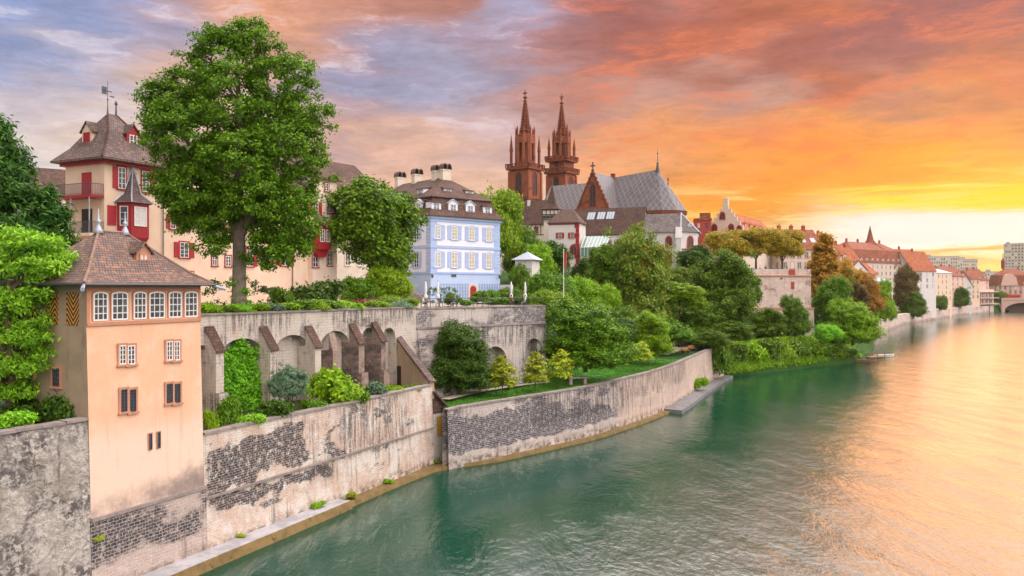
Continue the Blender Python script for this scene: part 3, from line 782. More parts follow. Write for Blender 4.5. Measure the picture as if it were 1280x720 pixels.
# ------------------------------------------------------------------ river walls
def straight_wall(name, label, fr, t0, t1, z0, z1, batter, mat, cope='coping', thick=1.0):
    o = thing(name, label, 'river wall', (*fr.w(t0), 0), fr.rot)
    L = t1-t0; m = MB()
    n = 10
    zt = lambda x: z1[0]+(z1[1]-z1[0])*x/L
    for i in range(n):
        a, b = L*i/n, L*(i+1)/n
        m.face([(a, 0, z0), (b, 0, z0), (b, batter, zt(b)), (a, batter, zt(a))], [(a, z0), (b, z0), (b, zt(b)), (a, zt(a))])
        m.face([(a, batter, zt(a)), (b, batter, zt(b)), (b, batter+thick, zt(b)), (a, batter+thick, zt(a))])
        m.face([(a, batter+thick, z0), (a, batter+thick, zt(a)), (b, batter+thick, zt(b)), (b, batter+thick, z0)])
    m.face([(0, 0, z0), (0, batter, zt(0)), (0, batter+thick, zt(0)), (0, batter+thick, z0)]); m.face([(L, 0, z0), (L, batter+thick, z0), (L, batter+thick, zt(L)), (L, batter, zt(L))])
    m.build('masonry', MT[mat], o)
    c = MB(); k = int(L/1.3); rr = random.Random(int(L*10))
    for i in range(k):
        a, b = L*i/k+.01, L*(i+1)/k-.01; dz = rr.uniform(-.02, .02); dy = rr.uniform(-.02, .02)
        c.face([(a, batter-.1+dy, zt(a)+.02+dz), (b, batter-.1+dy, zt(b)+.02+dz), (b, batter-.1+dy, zt(b)+.17+dz), (a, batter-.1+dy, zt(a)+.17+dz)])
        c.face([(a, batter-.1+dy, zt(a)+.17+dz), (b, batter-.1+dy, zt(b)+.17+dz), (b, batter+.55, zt(b)+.19+dz), (a, batter+.55, zt(a)+.19+dz)])
        c.face([(a, batter+.55, zt(a)+.19+dz), (b, batter+.55, zt(b)+.19+dz), (b, batter+.55, zt(b)-.1), (a, batter+.55, zt(a)-.1)])
        c.face([(a, batter-.1+dy, zt(a)+.02+dz), (a, batter+.2, zt(a)+.02+dz), (b, batter+.2, zt(b)+.02+dz), (b, batter-.1+dy, zt(b)+.02+dz)])
    c.build('coping', MT[cope], o)
    return o
TL = 8.25
straight_wall('river_wall', 'rough wall of crumbling grey render left of the tower house', Frame(LR.w(0, -.12), LR.d), -30, -8.17, -.5, (9.95, 9.85), .5, 'render')
LEND = LR.t(543)
straight_wall('river_wall', 'long pink and black brick river wall running right from the tower house', LR, .13, LEND, -.5, (7.75, 7.72), .25, 'wall_river')
# curved second wall as one sheet with running texture coordinates
WP = [(-5.9, 78.6, 5.45)]+[(b[0], b[1], b[2]+.12) for b in BK if b[0] < 40.5]
o = thing('river_wall', 'curved dark stone river wall in front of the lawn, pale brick at its far end', 'river wall', (WP[0][0], WP[0][1], 0))
m = MB(); c = MB(); s = 0
for (xa, ya, za), (xb, yb, zb) in zip(WP, WP[1:]):
    L = math.hypot(xb-xa, yb-ya); X, Y = WP[0][0], WP[0][1]
    f = lambda x, y, z, q=0.0: (x-X+IN.x*q, y-Y+IN.y*q, z)
    m.face([f(xa, ya, -.5), f(xb, yb, -.5), f(xb, yb, zb, .2), f(xa, ya, za, .2)], [(s, -.5), (s+L, -.5), (s+L, zb), (s, za)])
    m.face([f(xa, ya, za, .2), f(xb, yb, zb, .2), f(xb, yb, zb, .8), f(xa, ya, za, .8)])
    m.face([f(xa, ya, za, .8), f(xb, yb, zb, .8), f(xb, yb, 0, .8), f(xa, ya, 0, .8)])
    nk = max(1, int(L/1.2))
    for i in range(nk):
        u0, u1 = i/nk+.006, (i+1)/nk-.006
        g = lambda u, q, dz: (xa+(xb-xa)*u-X+IN.x*q, ya+(yb-ya)*u-Y+IN.y*q, za+(zb-za)*u+dz)
        dz = rng.uniform(0, .03)
        c.face([g(u0, .08, .01), g(u1, .08, .01), g(u1, .08, .16+dz), g(u0, .08, .16+dz)]); c.face([g(u0, .08, .16+dz), g(u1, .08, .16+dz), g(u1, .75, .17+dz), g(u0, .75, .17+dz)])
        c.face([g(u0, .75, .17+dz), g(u1, .75, .17+dz), g(u1, .75, -.1), g(u0, .75, -.1)])
    s += L
def wall2mat():
    # stone at the near end, brick further on
    m = MT['wall_stone']; return m
m.build('masonry', MT['wall_stone'], o); c.build('coping', MT['coping'], o)

lg = MB(); lg.box(.02, LEND-.2, -.02, .14, 3.72, 3.86); lg.T = None
lw0 = bpy.data.objects['river_wall.001']; lg.build('ledge', MT['coping'], lw0)
# quay ledge under the near wall
q = MB(); q.T = None

Q = []
for t, w in ((-16, 1.9), (-8, 1.75), (0, 1.5), (5, 1.45), (11, 1.35), (13.9, 1.3)): Q.append((t, w, .62))
q = MB(); sd_ = MB()
pts = [(LR.w(t, .3), LR.w(t, -w), LR.w(t, -w-.35), z) for t, w, z in Q]
for a, b in zip(pts, pts[1:]):
    q.face([(*a[1], a[3]), (*b[1], b[3]), (*b[0], b[3]), (*a[0], a[3])]); sd_.face([(*a[2], -.6), (*b[2], -.6), (*b[1], b[3]), (*a[1], a[3])])
a = pts[-1]; sd_.face([(*a[2], -.6), (*LR.w(13.9, .3), -.6), (*LR.w(13.9, .3), a[3]), (*a[1], a[3])])
o = tag(q.build('quay', MT['quaytop']), kind='structure'); tag(sd_.build('quay_edge', MT['quayside']), kind='structure')
q = MB(); pts = [(LR.w(t, .3), LR.w(t, -w), LR.w(t, -w-.25), z) for t, w, z in ((13.9, 1.1, .35), (18, .95, .33), (23, .9, .32), (28, 1.0, .32), (29.5, 1.6, .32))]
pts += [(Vector((x+IN.x*.4, y+IN.y*.4)), Vector((x-IN.x*.85, y-IN.y*.85)), Vector((x-IN.x*1.05, y-IN.y*1.05)), .25) for x, y, z in WP[2:] if x < 22]
q2 = MB()
for a, b in zip(pts, pts[1:]):
    q.face([(*a[1], a[3]), (*b[1], b[3]), (*b[0], b[3]), (*a[0], a[3])]); q2.face([(*a[2], -.6), (*b[2], -.6), (*b[1], b[3]), (*a[1], a[3])])
tag(q.build('quay', MT['quayside']), kind='structure'); tag(q2.build('quay_edge', MT['quayside']), kind='structure')
# landing slab that curves along the far end of the second wall
m = MB(); J = [(x, y) for x, y, z in WP if x > 20]
J = J[:]
prev = None
for i, (x, y) in enumerate(J):
    u = i/(len(J)-1); w = 2.6-.9*u
    z = .5; e = (Vector((x+IN.x*.5, y+IN.y*.5)), Vector((x-IN.x*w, y-IN.y*w)))
    if prev:
        p = prev
        m.face([(*p[1], z), (*e[1], z), (*e[0], z), (*p[0], z)]); m.face([(*p[1], -.5), (*e[1], -.5), (*e[1], z), (*p[1], z)])
    else: m.face([(*e[0], -.5), (*e[1], -.5), (*e[1], z), (*e[0], z)])
    prev = e
tag(m.build('landing_stage', MT['slabdark']), 'curved grey concrete landing along the far end of the dark stone river wall', 'landing')

# ------------------------------------------------------------------ tower house
tw = thing('tower_house', 'peach tower house rising out of the river wall with row of arched white windows', 'house', TW.loc(), TW.rot)
ZE = 17.15; BT = .55
def yb(z): return BT*(z-.5)/(ZE-.5)
TD = 6.2
m = MB()
def tower_block(m, z0, z1, dx=0.0, n=1):
    for i in range(n):
        a, b = z0+(z1-z0)*i/n, z0+(z1-z0)*(i+1)/n
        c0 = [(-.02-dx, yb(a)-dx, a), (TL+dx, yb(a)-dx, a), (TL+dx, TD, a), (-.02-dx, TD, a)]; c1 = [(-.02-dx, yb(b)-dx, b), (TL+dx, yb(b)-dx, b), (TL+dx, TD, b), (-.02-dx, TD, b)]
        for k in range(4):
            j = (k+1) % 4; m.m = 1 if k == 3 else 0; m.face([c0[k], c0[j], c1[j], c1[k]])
tower_block(m, 4.55, ZE, n=4); m.build('wall', [MT['peach'], MT['peach_shade']], tw)
m = MB(); tower_block(m, -.5, 4.55, .07, 2); m.m = 0
m.face([(-.09, yb(4.55)-.07, 4.551), (TL+.07, yb(4.55)-.07, 4.551), (TL+.07, TD, 4.551), (-.09, TD, 4.551)]); m.build('plinth', [MT['wall_plinth'], MT['wall_plinth']], tw)
m = MB(); m.box(-.06, TL+.06, yb(4.5)-.16, yb(4.5), 4.42, 4.62); m.build('ledge', MT['coping'], tw)
MT['hiptile'] = plaster('weathered hip tiles', (.30, .20, .15), (.20, .14, .12), .3, 3)
# roof: bell-cast hip with a short ridge
m = MB(); oh = .62
ym = TD/2+.25
m.rings([(-oh, TL+oh, BT-oh, TD+oh, ZE+.02), (-oh, TL+oh, BT-oh, TD+oh, ZE+.14), (.35, TL-.35, BT+.25, TD-.25, ZE+.72), (TL/2-.95, TL/2+.95, ym-.05, ym+.05, ZE+3.15)])
rf = m.build('roof', MT['roof_old'], tw)
m = MB()
for x, y in ((-oh+.02, BT-oh+.02), (TL+oh-.02, BT-oh+.02)):
    sx = -1 if x < 1 else 1
    m.tube([(x-sx*.0, y, ZE+.15), (x-sx*1.0, y+.9, ZE+.78), (TL/2+sx*.95, ym, ZE+3.2)], .085, 6)
m.tube([(TL/2-.95, ym, ZE+3.2), (TL/2+.95, ym, ZE+3.2)], .1, 6)
m.build('ridge_tiles', MT['hiptile'], rf)
for sx in (-1, 1):
    m = MB(); m.lathe([(.30, 3.05), (.19, 3.3), (.11, 3.5), (.07, 3.62), (.13, 3.7), (.13, 3.82), (.05, 3.9), (.03, 4.25), (.012, 4.5)], 10, (TL/2+sx*.95, ym, ZE)); m.build('finial', MT['lead'], rf, smooth=True)
m = MB(); m.tube([(-oh-.05, BT-oh-.07, ZE+.04), (TL+oh+.05, BT-oh-.07, ZE+.04)], .075, 6); m.tube([(-oh-.07, BT-oh-.05, ZE+.04), (-oh-.07, TD+oh, ZE+.04)], .075, 6)
gu = m.build('gutter', MT['iron'], tw)
for sx, x in ((-1, -oh), (1, TL+oh)):
    m = MB(); m.tube([(x, BT-oh, ZE+.02), (x+sx*.25, BT-oh-.22, ZE-.12), (x+sx*.5, BT-oh-.5, ZE-.22)], [.08, .10, .12], 7)
    m.tube([(x+sx*.32, BT-oh-.32, ZE+.02), (x+sx*.30, BT-oh-.30, ZE-.32)], .035, 5); m.tube([(x+sx*.2, BT-oh-.2, ZE-.1), (x+sx*.1, BT-oh+.25, ZE-.75)], .02, 4)
    m.build('water_spout', MT['lead'], tw)
m = MB(); m.box(-.02, TL+.02, BT-.10, BT+.02, ZE-.34, ZE-.02); m.build('cornice', MT['stone_trim'], tw)
m = MB(); m.box(-.02, TL+.02, yb(15.1)-.09, yb(15.1)+.02, 14.93, 15.12); m.box(-.02, .18, yb(16)-.07, yb(16)+.1, 15.12, ZE-.34); m.box(TL-.18, TL+.02, yb(16)-.07, yb(16)+.1, 15.12, ZE-.34); m.build('window_band', MT['stone_trim'], tw)
for px0, px1 in ((114.5, 134), (137.5, 159), (165, 182), (184.5, 205), (209, 226), (229, 246)):
    a, b = TW.t(px0, BT), TW.t(px1, BT)
    window(tw, ((a+b)/2, yb(16)-.02, 15.2), 0, (b-a)-.05, 1.6, 3, 4, .15, 'stone_trim', 'whitepaint', 'glass', None, sill=False, tw=.07, proud=.06, bw=.085)
for (px0, py0, px1, py1, fr_) in ((148.5, 432, 157, 455, 'whitepaint'), (159, 432, 168, 455, 'whitepaint'), (207.5, 427, 215, 450, 'whitepaint'), (217, 427, 224, 450, 'whitepaint'),
                             (149, 487, 157, 514, 'iron'), (160, 487, 168, 514, 'iron'), (206, 480, 214, 503, 'iron'), (216, 480, 223.5, 503, 'iron')):
    x0, z1_ = TW.xz(px0, py0, BT*.75); x1, z0_ = TW.xz(px1, py1, BT*.75)
    window(tw, ((x0+x1)/2, yb((z0_+z1_)/2)-.012, z0_), 0, x1-x0, z1_-z0_, 2 if fr_ != 'iron' else 4, 4 if fr_ != 'iron' else 7, 0, 'stone_trim', fr_, 'glass', None, sill=True, tw=.13, proud=.06, bw=.055 if fr_ != 'iron' else .04)
for px, py0, py1 in ((186.5, 542, 562), (197, 540, 560)):
    x, z1_ = TW.xz(px, py0, .3); z0_ = TW.zp(px, py1, .3)
    window(tw, (x, yb(z0_)-.012, z0_), 0, .2, z1_-z0_, 1, 1, 0, 'stone_trim', 'iron', 'glass', None, sill=False, tw=.06, proud=.03, bw=.03)
dm_ = dormer(tw, (TL/2+.75, 1.62, ZE+1.05), 0, 1.05, .95, 1.2, .5, 'stone_trim', 'roof_old', 'curtain', 'stone_trim')
dormer(tw, (.95, 3.6, ZE+.9), R(-90), .8, .6, .9, .4, 'stone_trim', 'roof_old')
def chevmat():
    m = NT('orange and black chevron shutter'); u = m.map('UV'); s = m.sep(u)
    v = m.math('FRACT', m.math('MULTIPLY', m.math('SUBTRACT', s[1], m.math('MULTIPLY', m.math('ABSOLUTE', m.math('SUBTRACT', m.math('FRACT', m.math('MULTIPLY', s[0], 1.05)), .5)), 1.3)), 3.4))
    m.col(m.mix(m.ramp(v, .48, .52), (.55, .26, .05), (.02, .018, .018))); return m.set(Roughness=.5)
MT['chev'] = chevmat()
for y in (.55+.95, 3.1, 4.7):
    m = MB(); m.box(-.06, 0, y-.46, y+.46, 15.0, 16.75); m.build('shutter', MT['chev'], tw)
window(tw, (-.025, 2.75, 11.6), R(-90), .55, 1.0, 2, 4, 0, 'stone_trim', 'iron')
window(tw, (-.025, 4.9, 11.6), R(-90), .55, 1.0, 2, 4, 0, 'stone_trim', 'iron')

# ------------------------------------------------------------------ arcaded retaining wall
aw = thing('arcade_wall', 'pale limewashed retaining wall with round blind arches below the terrace', 'retaining wall', A1.loc(), A1.rot)
LA = A1.t(520)
def arc_of(fr, px0, px1, pytop, spring=.42):
    a, b = fr.t(px0), fr.t(px1); zt = zat(pytop, fr.D((px0+px1)/2)); return (a, b, zt-(b-a)*spring, (b-a)*spring)
arches = [(A1.t(243), A1.t(262), 11.2, 1.6)]+[arc_of(A1, *q) for q in ((276, 328, 423, .30), (343, 387, 418.5, .34), (400, 437, 413.5, .36), (452.5, 469, 409.5, .5), (478, 494.5, 409.5, .55))]
m = MB(); arcade(m, -10, LA, 6.5, TERR+.1, arches, .9); m.build('masonry', MT['wall_arch'], aw)
m = MB()
for i in range(30):
    a, b = -10+(LA+10)*i/30, -10+(LA+10)*(i+1)/30-.02; m.box(a, b, -.14, .5, TERR+.1+rng.uniform(0, .02), TERR+.26+rng.uniform(0, .02))
m.build('coping', MT['coping'], aw)
for px, py, wdt, dep, mat in ((268, 408, .75, 1.15, 'wall_arch'), (335.5, 408, .75, 1.15, 'wall_arch'), (391.5, 407, .75, 1.1, 'wall_arch'), (417, 414, .8, .5, 'buttress'), (446, 404, .8, 1.1, 'buttress'), (473.5, 402, .7, 1.1, 'buttress')):
    x = A1.t(px, -dep*.5); zt = zat(py, A1.D(px, 0))
    m = MB(); m.xprism([(x-wdt/2, 6.6), (x+wdt/2, 6.6), (x+wdt/2, zt-1.7), (x-wdt/2, zt-1.7)], -dep, .88)
    m.face([(x-wdt/2, -dep, zt-1.7), (x+wdt/2, -dep, zt-1.7), (x+wdt/2, -.02, zt-.1), (x-wdt/2, -.02, zt-.1)])
    for sx in (-1, 1):
        f = [(x+sx*wdt/2, -dep, zt-1.7), (x+sx*wdt/2, -.02, zt-.1), (x+sx*wdt/2, -.02, zt-1.7)]; m.face(f if sx < 0 else f[::-1])
    if px < 300 or px > 440: m.box(x-wdt/2-.16, x+wdt/2+.16, -dep-.45, -dep+.2, 6.6, 9.3, .1, .06)
    bt = m.build('buttress', MT[mat], aw)
    if mat == 'wall_arch' or px > 440:
        m = MB()
        e = .10
        m.face([(x-wdt/2-e, -dep-.15, zt-1.78), (x+wdt/2+e, -dep-.15, zt-1.78), (x+wdt/2+e, -.01, zt+.04), (x-wdt/2-e, -.01, zt+.04)])
        m.face([(x-wdt/2-e, -dep-.15, zt-1.9), (x-wdt/2-e, -.01, zt-.08), (x+wdt/2+e, -.01, zt-.08), (x+wdt/2+e, -dep-.15, zt-1.9)])
        m.face([(x-wdt/2-e, -dep-.15, zt-1.9), (x+wdt/2+e, -dep-.15, zt-1.9), (x+wdt/2+e, -dep-.15, zt-1.78), (x-wdt/2-e, -dep-.15, zt-1.78)])
        for sx in (-1, 1):
            X = x+sx*(wdt/2+e); f = [(X, -dep-.15, zt-1.9), (X, -dep-.15, zt-1.78), (X, -.01, zt+.04), (X, -.01, zt-.08)]; m.face(f if sx < 0 else f[::-1])
        m.build('tile_cap', MT['roof_brown'], bt)
# second wall, grey limestone, with two deep arches
LA2 = A2.t(682)
aw2 = thing('arcade_wall', 'grey stone retaining wall with two deep arches behind the lawn', 'retaining wall', A2.loc(), A2.rot)
m = MB(); arcade(m, .02, LA2, 4.8, TERR-.05, [arc_of(A2, 603, 634, 433, .5), arc_of(A2, 656, 679, 423, .6)], 1.6); m.build('masonry', MT['wall_arch2'], aw2)
m = MB()
m.face([(.2, -1.2, 5), (4.6, -1.2, 5), (4.2, -.02, 12.8), (.2, -.02, 12.8)]); m.face([(4.6, -1.2, 5), (4.6, 0, 5), (4.2, -.02, 12.8)]); m.face([(.2, -1.2, 5), (.2, -.02, 12.8), (.2, 0, 5)])
m.build('battered_base', MT['wall_stone'], aw2)
m = MB(); m.box(.02, LA2, -.12, 0, 12.75, 12.95)
for i in range(16):
    a, b = .02+LA2*i/16, LA2*(i+1)/16; m.box(a, b-.01, -.1, .6, TERR-.05+rng.uniform(0, .02), TERR+.10+rng.uniform(0, .02))
m.build('coping', MT['coping'], aw2)
E2 = A2.w(LA2)
fr3 = Frame(E2, (-.55, .83), 0)
sw = thing('garden_wall', 'stone end wall turning back from the deep arches into the hill', 'retaining wall', fr3.loc(), fr3.rot)
m = MB(); m.box(.02, 14, .0, 1.2, 4, TERR-.02); m.build('masonry', MT['wall_arch2'], sw)

MT['tan'] = plaster('tan stained plaster', (.50, .37, .25), (.40, .29, .20), .6)
# lean-to gable at the end of the lower garden
g0 = A1.w(A1.t(497), .2); g1 = LR.w(LEND-.3, .35); GF = Frame(g0, g1-g0, 0); GL = (g1-g0).length
gs = thing('garden_shed', 'beige plastered lean-to gable with sloping coping and small dark door above the pink wall', 'shed', GF.loc(), GF.rot)
z1a, z1b = zat(423, GF.o.y), zat(478, g1.y)
m = MB(); m.xprism([(0, 6.5), (GL, 6.5), (GL, z1b), (GL-.6, z1b+.1), (0, z1a)], 0, .55); m.build('wall', MT['tan'], gs)
m = MB(); m.xprism([(GL+.15, z1b-.02), (GL+.15, z1b+.14), (0, z1a+.24), (0, z1a+.06)], -.12, .65); m.build('coping', MT['roof_man'], gs)
m = MB(); m.box(.25, .85, -.05, 0, 7.45, 9.3); m.build('door', MT['darkwood'], gs)
# little gate house under the end of the near wall
hf = Frame(LR.w(LEND+.12, .2), (.62, .78), 0)
hh = thing('gate_hut', 'small hut with tiled lean-to roof and ochre door between the two river walls', 'hut', hf.loc(), hf.rot)
m = MB(); m.box(0, 1.9, 0, 2.2, -.4, 5.0); m.build('wall', MT['wall_arch'], hh)
m = MB(); m.xprism([(-.1, 7.2), (-.1, 7.0), (2.35, 4.85), (2.35, 5.05)], -.45, 2.4); m.xprism([(0, 5), (1.9, 5.0), (1.9, 5.2), (0, 6.95)], .0, 2.2); m.build('roof', MT['roof_brown'], hh)
m = MB(); m.box(.5, 1.3, -.06, 0, 2.9, 4.7); m.build('door', flat('ochre door paint', (.46, .27, .06), .6), hh)

# ------------------------------------------------------------------ mansion
mn = thing('mansion', 'cream rose mansion with crimson shutters and steep tiled corner tower behind the tower house', 'mansion', MAN.loc(), MAN.rot)
TX = MAN.t(196); TDp = 5.3
HE = MAN.zp(130, 199)
m = MB(); m.box(0, TX, 0, TDp, 0, HE); m.build('tower_wall', MT['cream'], mn)
m = MB(); oh = .9
m.box(-.35, TX+.35, -.35, TDp+.35, HE-.35, HE-.05); m.build('cornice', MT['red'], mn)
m = MB(); cx, cy = TX/2, TDp/2; hr = MAN.zp(140, 141, 2)-HE
m.rings([(-oh, TX+oh, -oh, TDp+oh, HE-.05), (-oh, TX+oh, -oh, TDp+oh, HE+.12), (.25, TX-.25, .2, TDp-.2, HE+1.35), (1.35, TX-1.35, 1.2, TDp-1.2, HE+3.1), (cx-.45, cx+.45, cy-.05, cy+.05, HE+hr)])
rf = m.build('tower_roof', MT['roof_man'], mn)
m = MB()
for x, y in ((-oh, -oh), (TX+oh, -oh)):
    sx = -1 if x < 0 else 1
    m.tube([(x, y, HE+.14), (cx+sx*(cx-.25), .2, HE+1.4), (cx+sx*(cx-1.35), 1.2, HE+3.15), (cx+sx*.45, cy, HE+hr)], .10, 6)
m.build('hip_tiles', MT['roof_brown'], rf)
m = MB(); x0, z0 = cx-.45, HE+hr
m.lathe([(.10, -.1), (.05, .5), (.03, 1.2), (.10, 1.3), (.03, 1.4), (.025, 2.9), (.005, 3.1)], 7, (x0, cy, z0))
m.box(x0-.5, x0+.45, cy-.02, cy+.02, z0+2.05, z0+2.13); m.box(x0-.62, x0-.1, cy-.02, cy+.02, z0+1.75, z0+2.45); m.box(x0+.25, x0+.7, cy-.015, cy+.015, z0+1.6, z0+1.72)
m.build('weather_vane', MT['iron'], rf)
m = MB(); m.lathe([(.10, -.1), (.06, .9), (.14, 1.0), (.14, 1.15), (.02, 1.4)], 7, (cx+.45, cy, z0)); m.build('finial', MT['iron'], rf)
dormer(mn, (TX*.62, .62, HE+1.55), 0, 1.35, 1.35, 1.6, .8, 'red', 'roof_man')
dormer(mn, (.62, TDp*.60, HE+1.55), R(-90), 1.35, 1.35, 1.6, .8, 'cream', 'roof_man', 'redshut', 'red')
def mwin(px, py0, py1, wpx, y=0.0, **k):
    x, z1_ = MAN.xz(px, py0, y); z0_ = MAN.zp(px, py1, y); w = MAN.t(px+wpx/2, y)-MAN.t(px-wpx/2, y)
    return window(mn, (x, y-.006, z0_), 0, w, z1_-z0_, **k)
mwin(152, 209, 236, 9.5, trim='red', shut='redshut', sides='L', frame='whitepaint', ny=4)
mwin(182, 214, 240, 9.5, trim='red', shut='redshut', sides='R', ny=4)
# oriel
ox = MAN.t(172, -.8)
ob = MAN.zp(172, 298); ot = MAN.zp(172, 255)
orl = MB(); W2 = 1.55; plan = [(ox-W2, 0), (ox-W2*.62, -1.15), (ox+W2*.62, -1.15), (ox+W2, 0)]
orl.prism(plan, ob, ot); s2 = [(ox+(x-ox)*.45, y*.35) for x, y in plan]
for i in range(3):
    (xa, ya), (xb, yb_) = plan[i], plan[i+1]; (xc, yc), (xd, yd) = s2[i], s2[i+1]
    orl.face([(xc, yc, ob-1.5), (xd, yd, ob-1.5), (xb, yb_, ob), (xa, ya, ob)])
orw = orl.build('oriel', MT['red'], mn)
m = MB(); pe = [(ox+(x-ox)*1.22, y*1.28-.0) for x, y in plan]
for i in range(3):
    (xa, ya), (xb, yb_) = pe[i], pe[i+1]; (xc, yc), (xd, yd) = [(ox+(x-ox)*.55, y*.55) for x, y in (plan[i], plan[i+1])]
    m.face([(xa, ya, ot-.05), (xb, yb_, ot-.05), (xd, yd, ot+.8), (xc, yc, ot+.8)]); m.face([(xc, yc, ot+.8), (xd, yd, ot+.8), (ox, -.2, ot+3.4)])
m.face([(x, y, ot-.05) for x, y in pe][::-1]); m.build('oriel_roof', MT['roof_man'], orw)
m = MB()
for i in range(4):
    x, y = pe[i]; q = plan[i]; m.tube([(x, y, ot-.02), (ox+(q[0]-ox)*.55, q[1]*.55, ot+.85), (ox, -.2, ot+3.45)], .07, 5)
m.build('oriel_ridge', MT['lead'], orw)
oz = MAN.zp(172, 284); oh_ = MAN.zp(172, 260)-oz
window(orw, (ox, -1.165, oz), 0, 1.35, oh_, 2, 3, frame='whitepaint', pane='curtain', bw=.09)
for sx in (-1, 1):
    px_, py_ = ox+sx*W2*.81, -.575; a = math.atan2(1.15, W2*.38)
    window(orw, (px_+sx*.012, py_-.012, oz), sx*a, .75, oh_, 1, 3, frame='whitepaint', pane='glass')
m = MB(); m.box(ox-W2-1.0, ox-W2-.1, -.06, -.0, oz, oz+oh_); m.build('shutter', MT['redshut'], mn)
# balcony and porch on the left face
bz = MAN.zp(100, 241)
m = MB(); m.box(-1.5, 0, -.0, TDp, bz-.22, bz); m.build('balcony', MT['red'], mn)
def rail(name, par, pts, z, h, mat='iron', step=.14):
    m = MB()
    for (xa, ya), (xb, yb_) in zip(pts, pts[1:]):
        L = math.hypot(xb-xa, yb_-ya); n = max(1, int(L/step))
        m.tube([(xa, ya, z+h), (xb, yb_, z+h)], .03, 5); m.tube([(xa, ya, z+.1), (xb, yb_, z+.1)], .02, 4)
        for i in range(n+1): x, y = xa+(xb-xa)*i/n, ya+(yb_-ya)*i/n; m.box(x-.012, x+.012, y-.012, y+.012, z, z+h)
    return m.build(name, MT[mat], par)
rail('railing', mn, [(-.05, .05), (-1.45, .05), (-1.45, TDp-.05)], bz, 1.0)
b2 = MAN.zp(100, 290)
m = MB(); m.box(-1.5, 0, 0, TDp, b2-.25, b2); m.build('balcony', MT['cream'], mn)
rail('railing', mn, [(-.05, .05), (-1.45, .05), (-1.45, TDp-.05)], b2, 1.0)
m = MB()
for y in (.12, 2.6, TDp-.1): m.tube([(-1.4, y, b2), (-1.4, y, bz-.2)], .06, 6)
m.build('porch_post', MT['lead'], mn)
m = MB(); m.box(-.05, 0, 1.6, 3.0, b2, b2+2.3); m.build('door', MT['darkwood'], mn)
dz_ = MAN.zp(106, 238)
m = MB(); m.box(-.06, 0, 1.7, 3.0, bz, bz+2.2); m.build('door', MT['redshut'], mn)
# wing
WX = MAN.t(388); HW = MAN.zp(250, 219, 0)
m = MB(); m.box(TX+.002, WX, .25, 11, 0, HW); m.build('wing_wall', MT['cream'], mn)
m = MB(); m.rings([(TX+.01, WX+.3, -.45, 11.6, HW), (TX+.01, WX+.3, -.45, 11.6, HW+.15), (TX+2, WX-1, 5.2, 5.8, HW+4.2)]); m.build('wing_roof', MT['roof_brown'], mn)
for px, a, b, w in ((216, 271, 286, 7), (227, 270, 285, 7), (238, 269, 284, 7), (249, 268, 283, 7), (261, 267, 282, 8)):
    mwin(px, a, b, w, .25, trim='red', ny=3, pane='glowing' if px in (249,) else 'glass', shut='redshut' if px in (216, 261) else None, sides='L' if px == 216 else 'R')
mwin(230, 303, 322, 11, .25, trim='red', shut='redshut', ny=4)
mwin(268, 317, 332, 6, .25, trim='red', ny=2); mwin(285, 286, 300, 7, .25, trim='red', ny=2); mwin(285, 320, 333, 7, .25, trim='red'); mwin(239, 340, 346, 4, .25, trim='redstone', ny=1, nx=1)
for px, a, b, w in ((313, 262, 281, 8), (340, 260, 278, 8), (366, 258, 276, 8), (312, 312, 333, 8), (356, 311, 332, 10), (340, 287, 305, 8), (370, 285, 302, 8)):
    mwin(px, a, b, w, .25, trim='red', shut='redshut', ny=3)
for px in (315, 360): chimney(mn, (MAN.t(px, 5), 5.4, HW+4.2), .8, .6, 1.2)
dpx = MB(); x = MAN.t(204, .1); dpx.tube([(x, .1, 0), (x, .1, HW-.2)], .06, 6); x = MAN.t(366, .1); dpx.tube([(x, .1, 0), (x, .1, HW-.2)], .06, 6); dpx.build('drain_pipe', MT['iron'], mn)
# right bay of the mansion front, a house of its own
HB = Frame(MAN.w(WX+.02, -.3), MAN.d, 14.9)
hb = thing('oriel_house', 'pale rose town house with red oriel at the right end of the mansion', 'house', HB.loc(), HB.rot)
hbW = HB.t(421); hbH = HB.zp(400, 221)
m = MB(); gable_wall(m, 0, hbW, 0, 10, 0, hbH, 3.2, 'x'); m.build('wall', MT['rosewall'], hb)
m = MB(); slab_roof(m, 0, hbW, 0, 10, hbH, 3.2, .45, .2, 'x'); m.build('roof', MT['roof_brown'], hb)
def hwin(fr, par, px, py0, py1, wpx, y=0.0, **k):
    x, z1_ = fr.xz(px, py0, y); z0_ = fr.zp(px, py1, y); w = fr.t(px+wpx/2, y)-fr.t(px-wpx/2, y)
    return window(par, (x, y-.006, z0_), 0, w, z1_-z0_, **k)
hwin(HB, hb, 394, 252, 268, 7, trim='red', shut='redshut'); hwin(HB, hb, 412, 253, 266, 6, trim='red'); hwin(HB, hb, 408, 229, 239, 5, trim='red')
hwin(HB, hb, 394, 282, 300, 7, trim='red', shut='redshut'); hwin(HB, hb, 394, 315, 334, 7, trim='red'); hwin(HB, hb, 412, 316, 332, 6, trim='red')
x0, x1 = HB.t(397.5, -.9), HB.t(413, -.9); z0, z1_ = HB.zp(405, 312, -.9), HB.zp(405, 282, -.9)
m = MB(); m.box(x0, x1, -1.0, 0, z0, z1_); m.xprism([(x0+.5, z0-.9), (x1-.5, z0-.9), (x1, z0), (x0, z0)], -.6, 0); orr = m.build('oriel', MT['red'], hb)
m = MB(); m.rings([(x0-.25, x1+.25, -1.3, 0, z1_), (x0-.25, x1+.25, -1.3, 0, z1_+.1), (x0+.5, x1-.5, -.3, 0, z1_+1.3)]); m.build('oriel_roof', MT['roof_brown'], orr)
for k in (.28, .72): window(orr, (x0+(x1-x0)*k, -1.006, z0+.9), 0, (x1-x0)*.33, (z1_-z0)*.52, 2, 3)
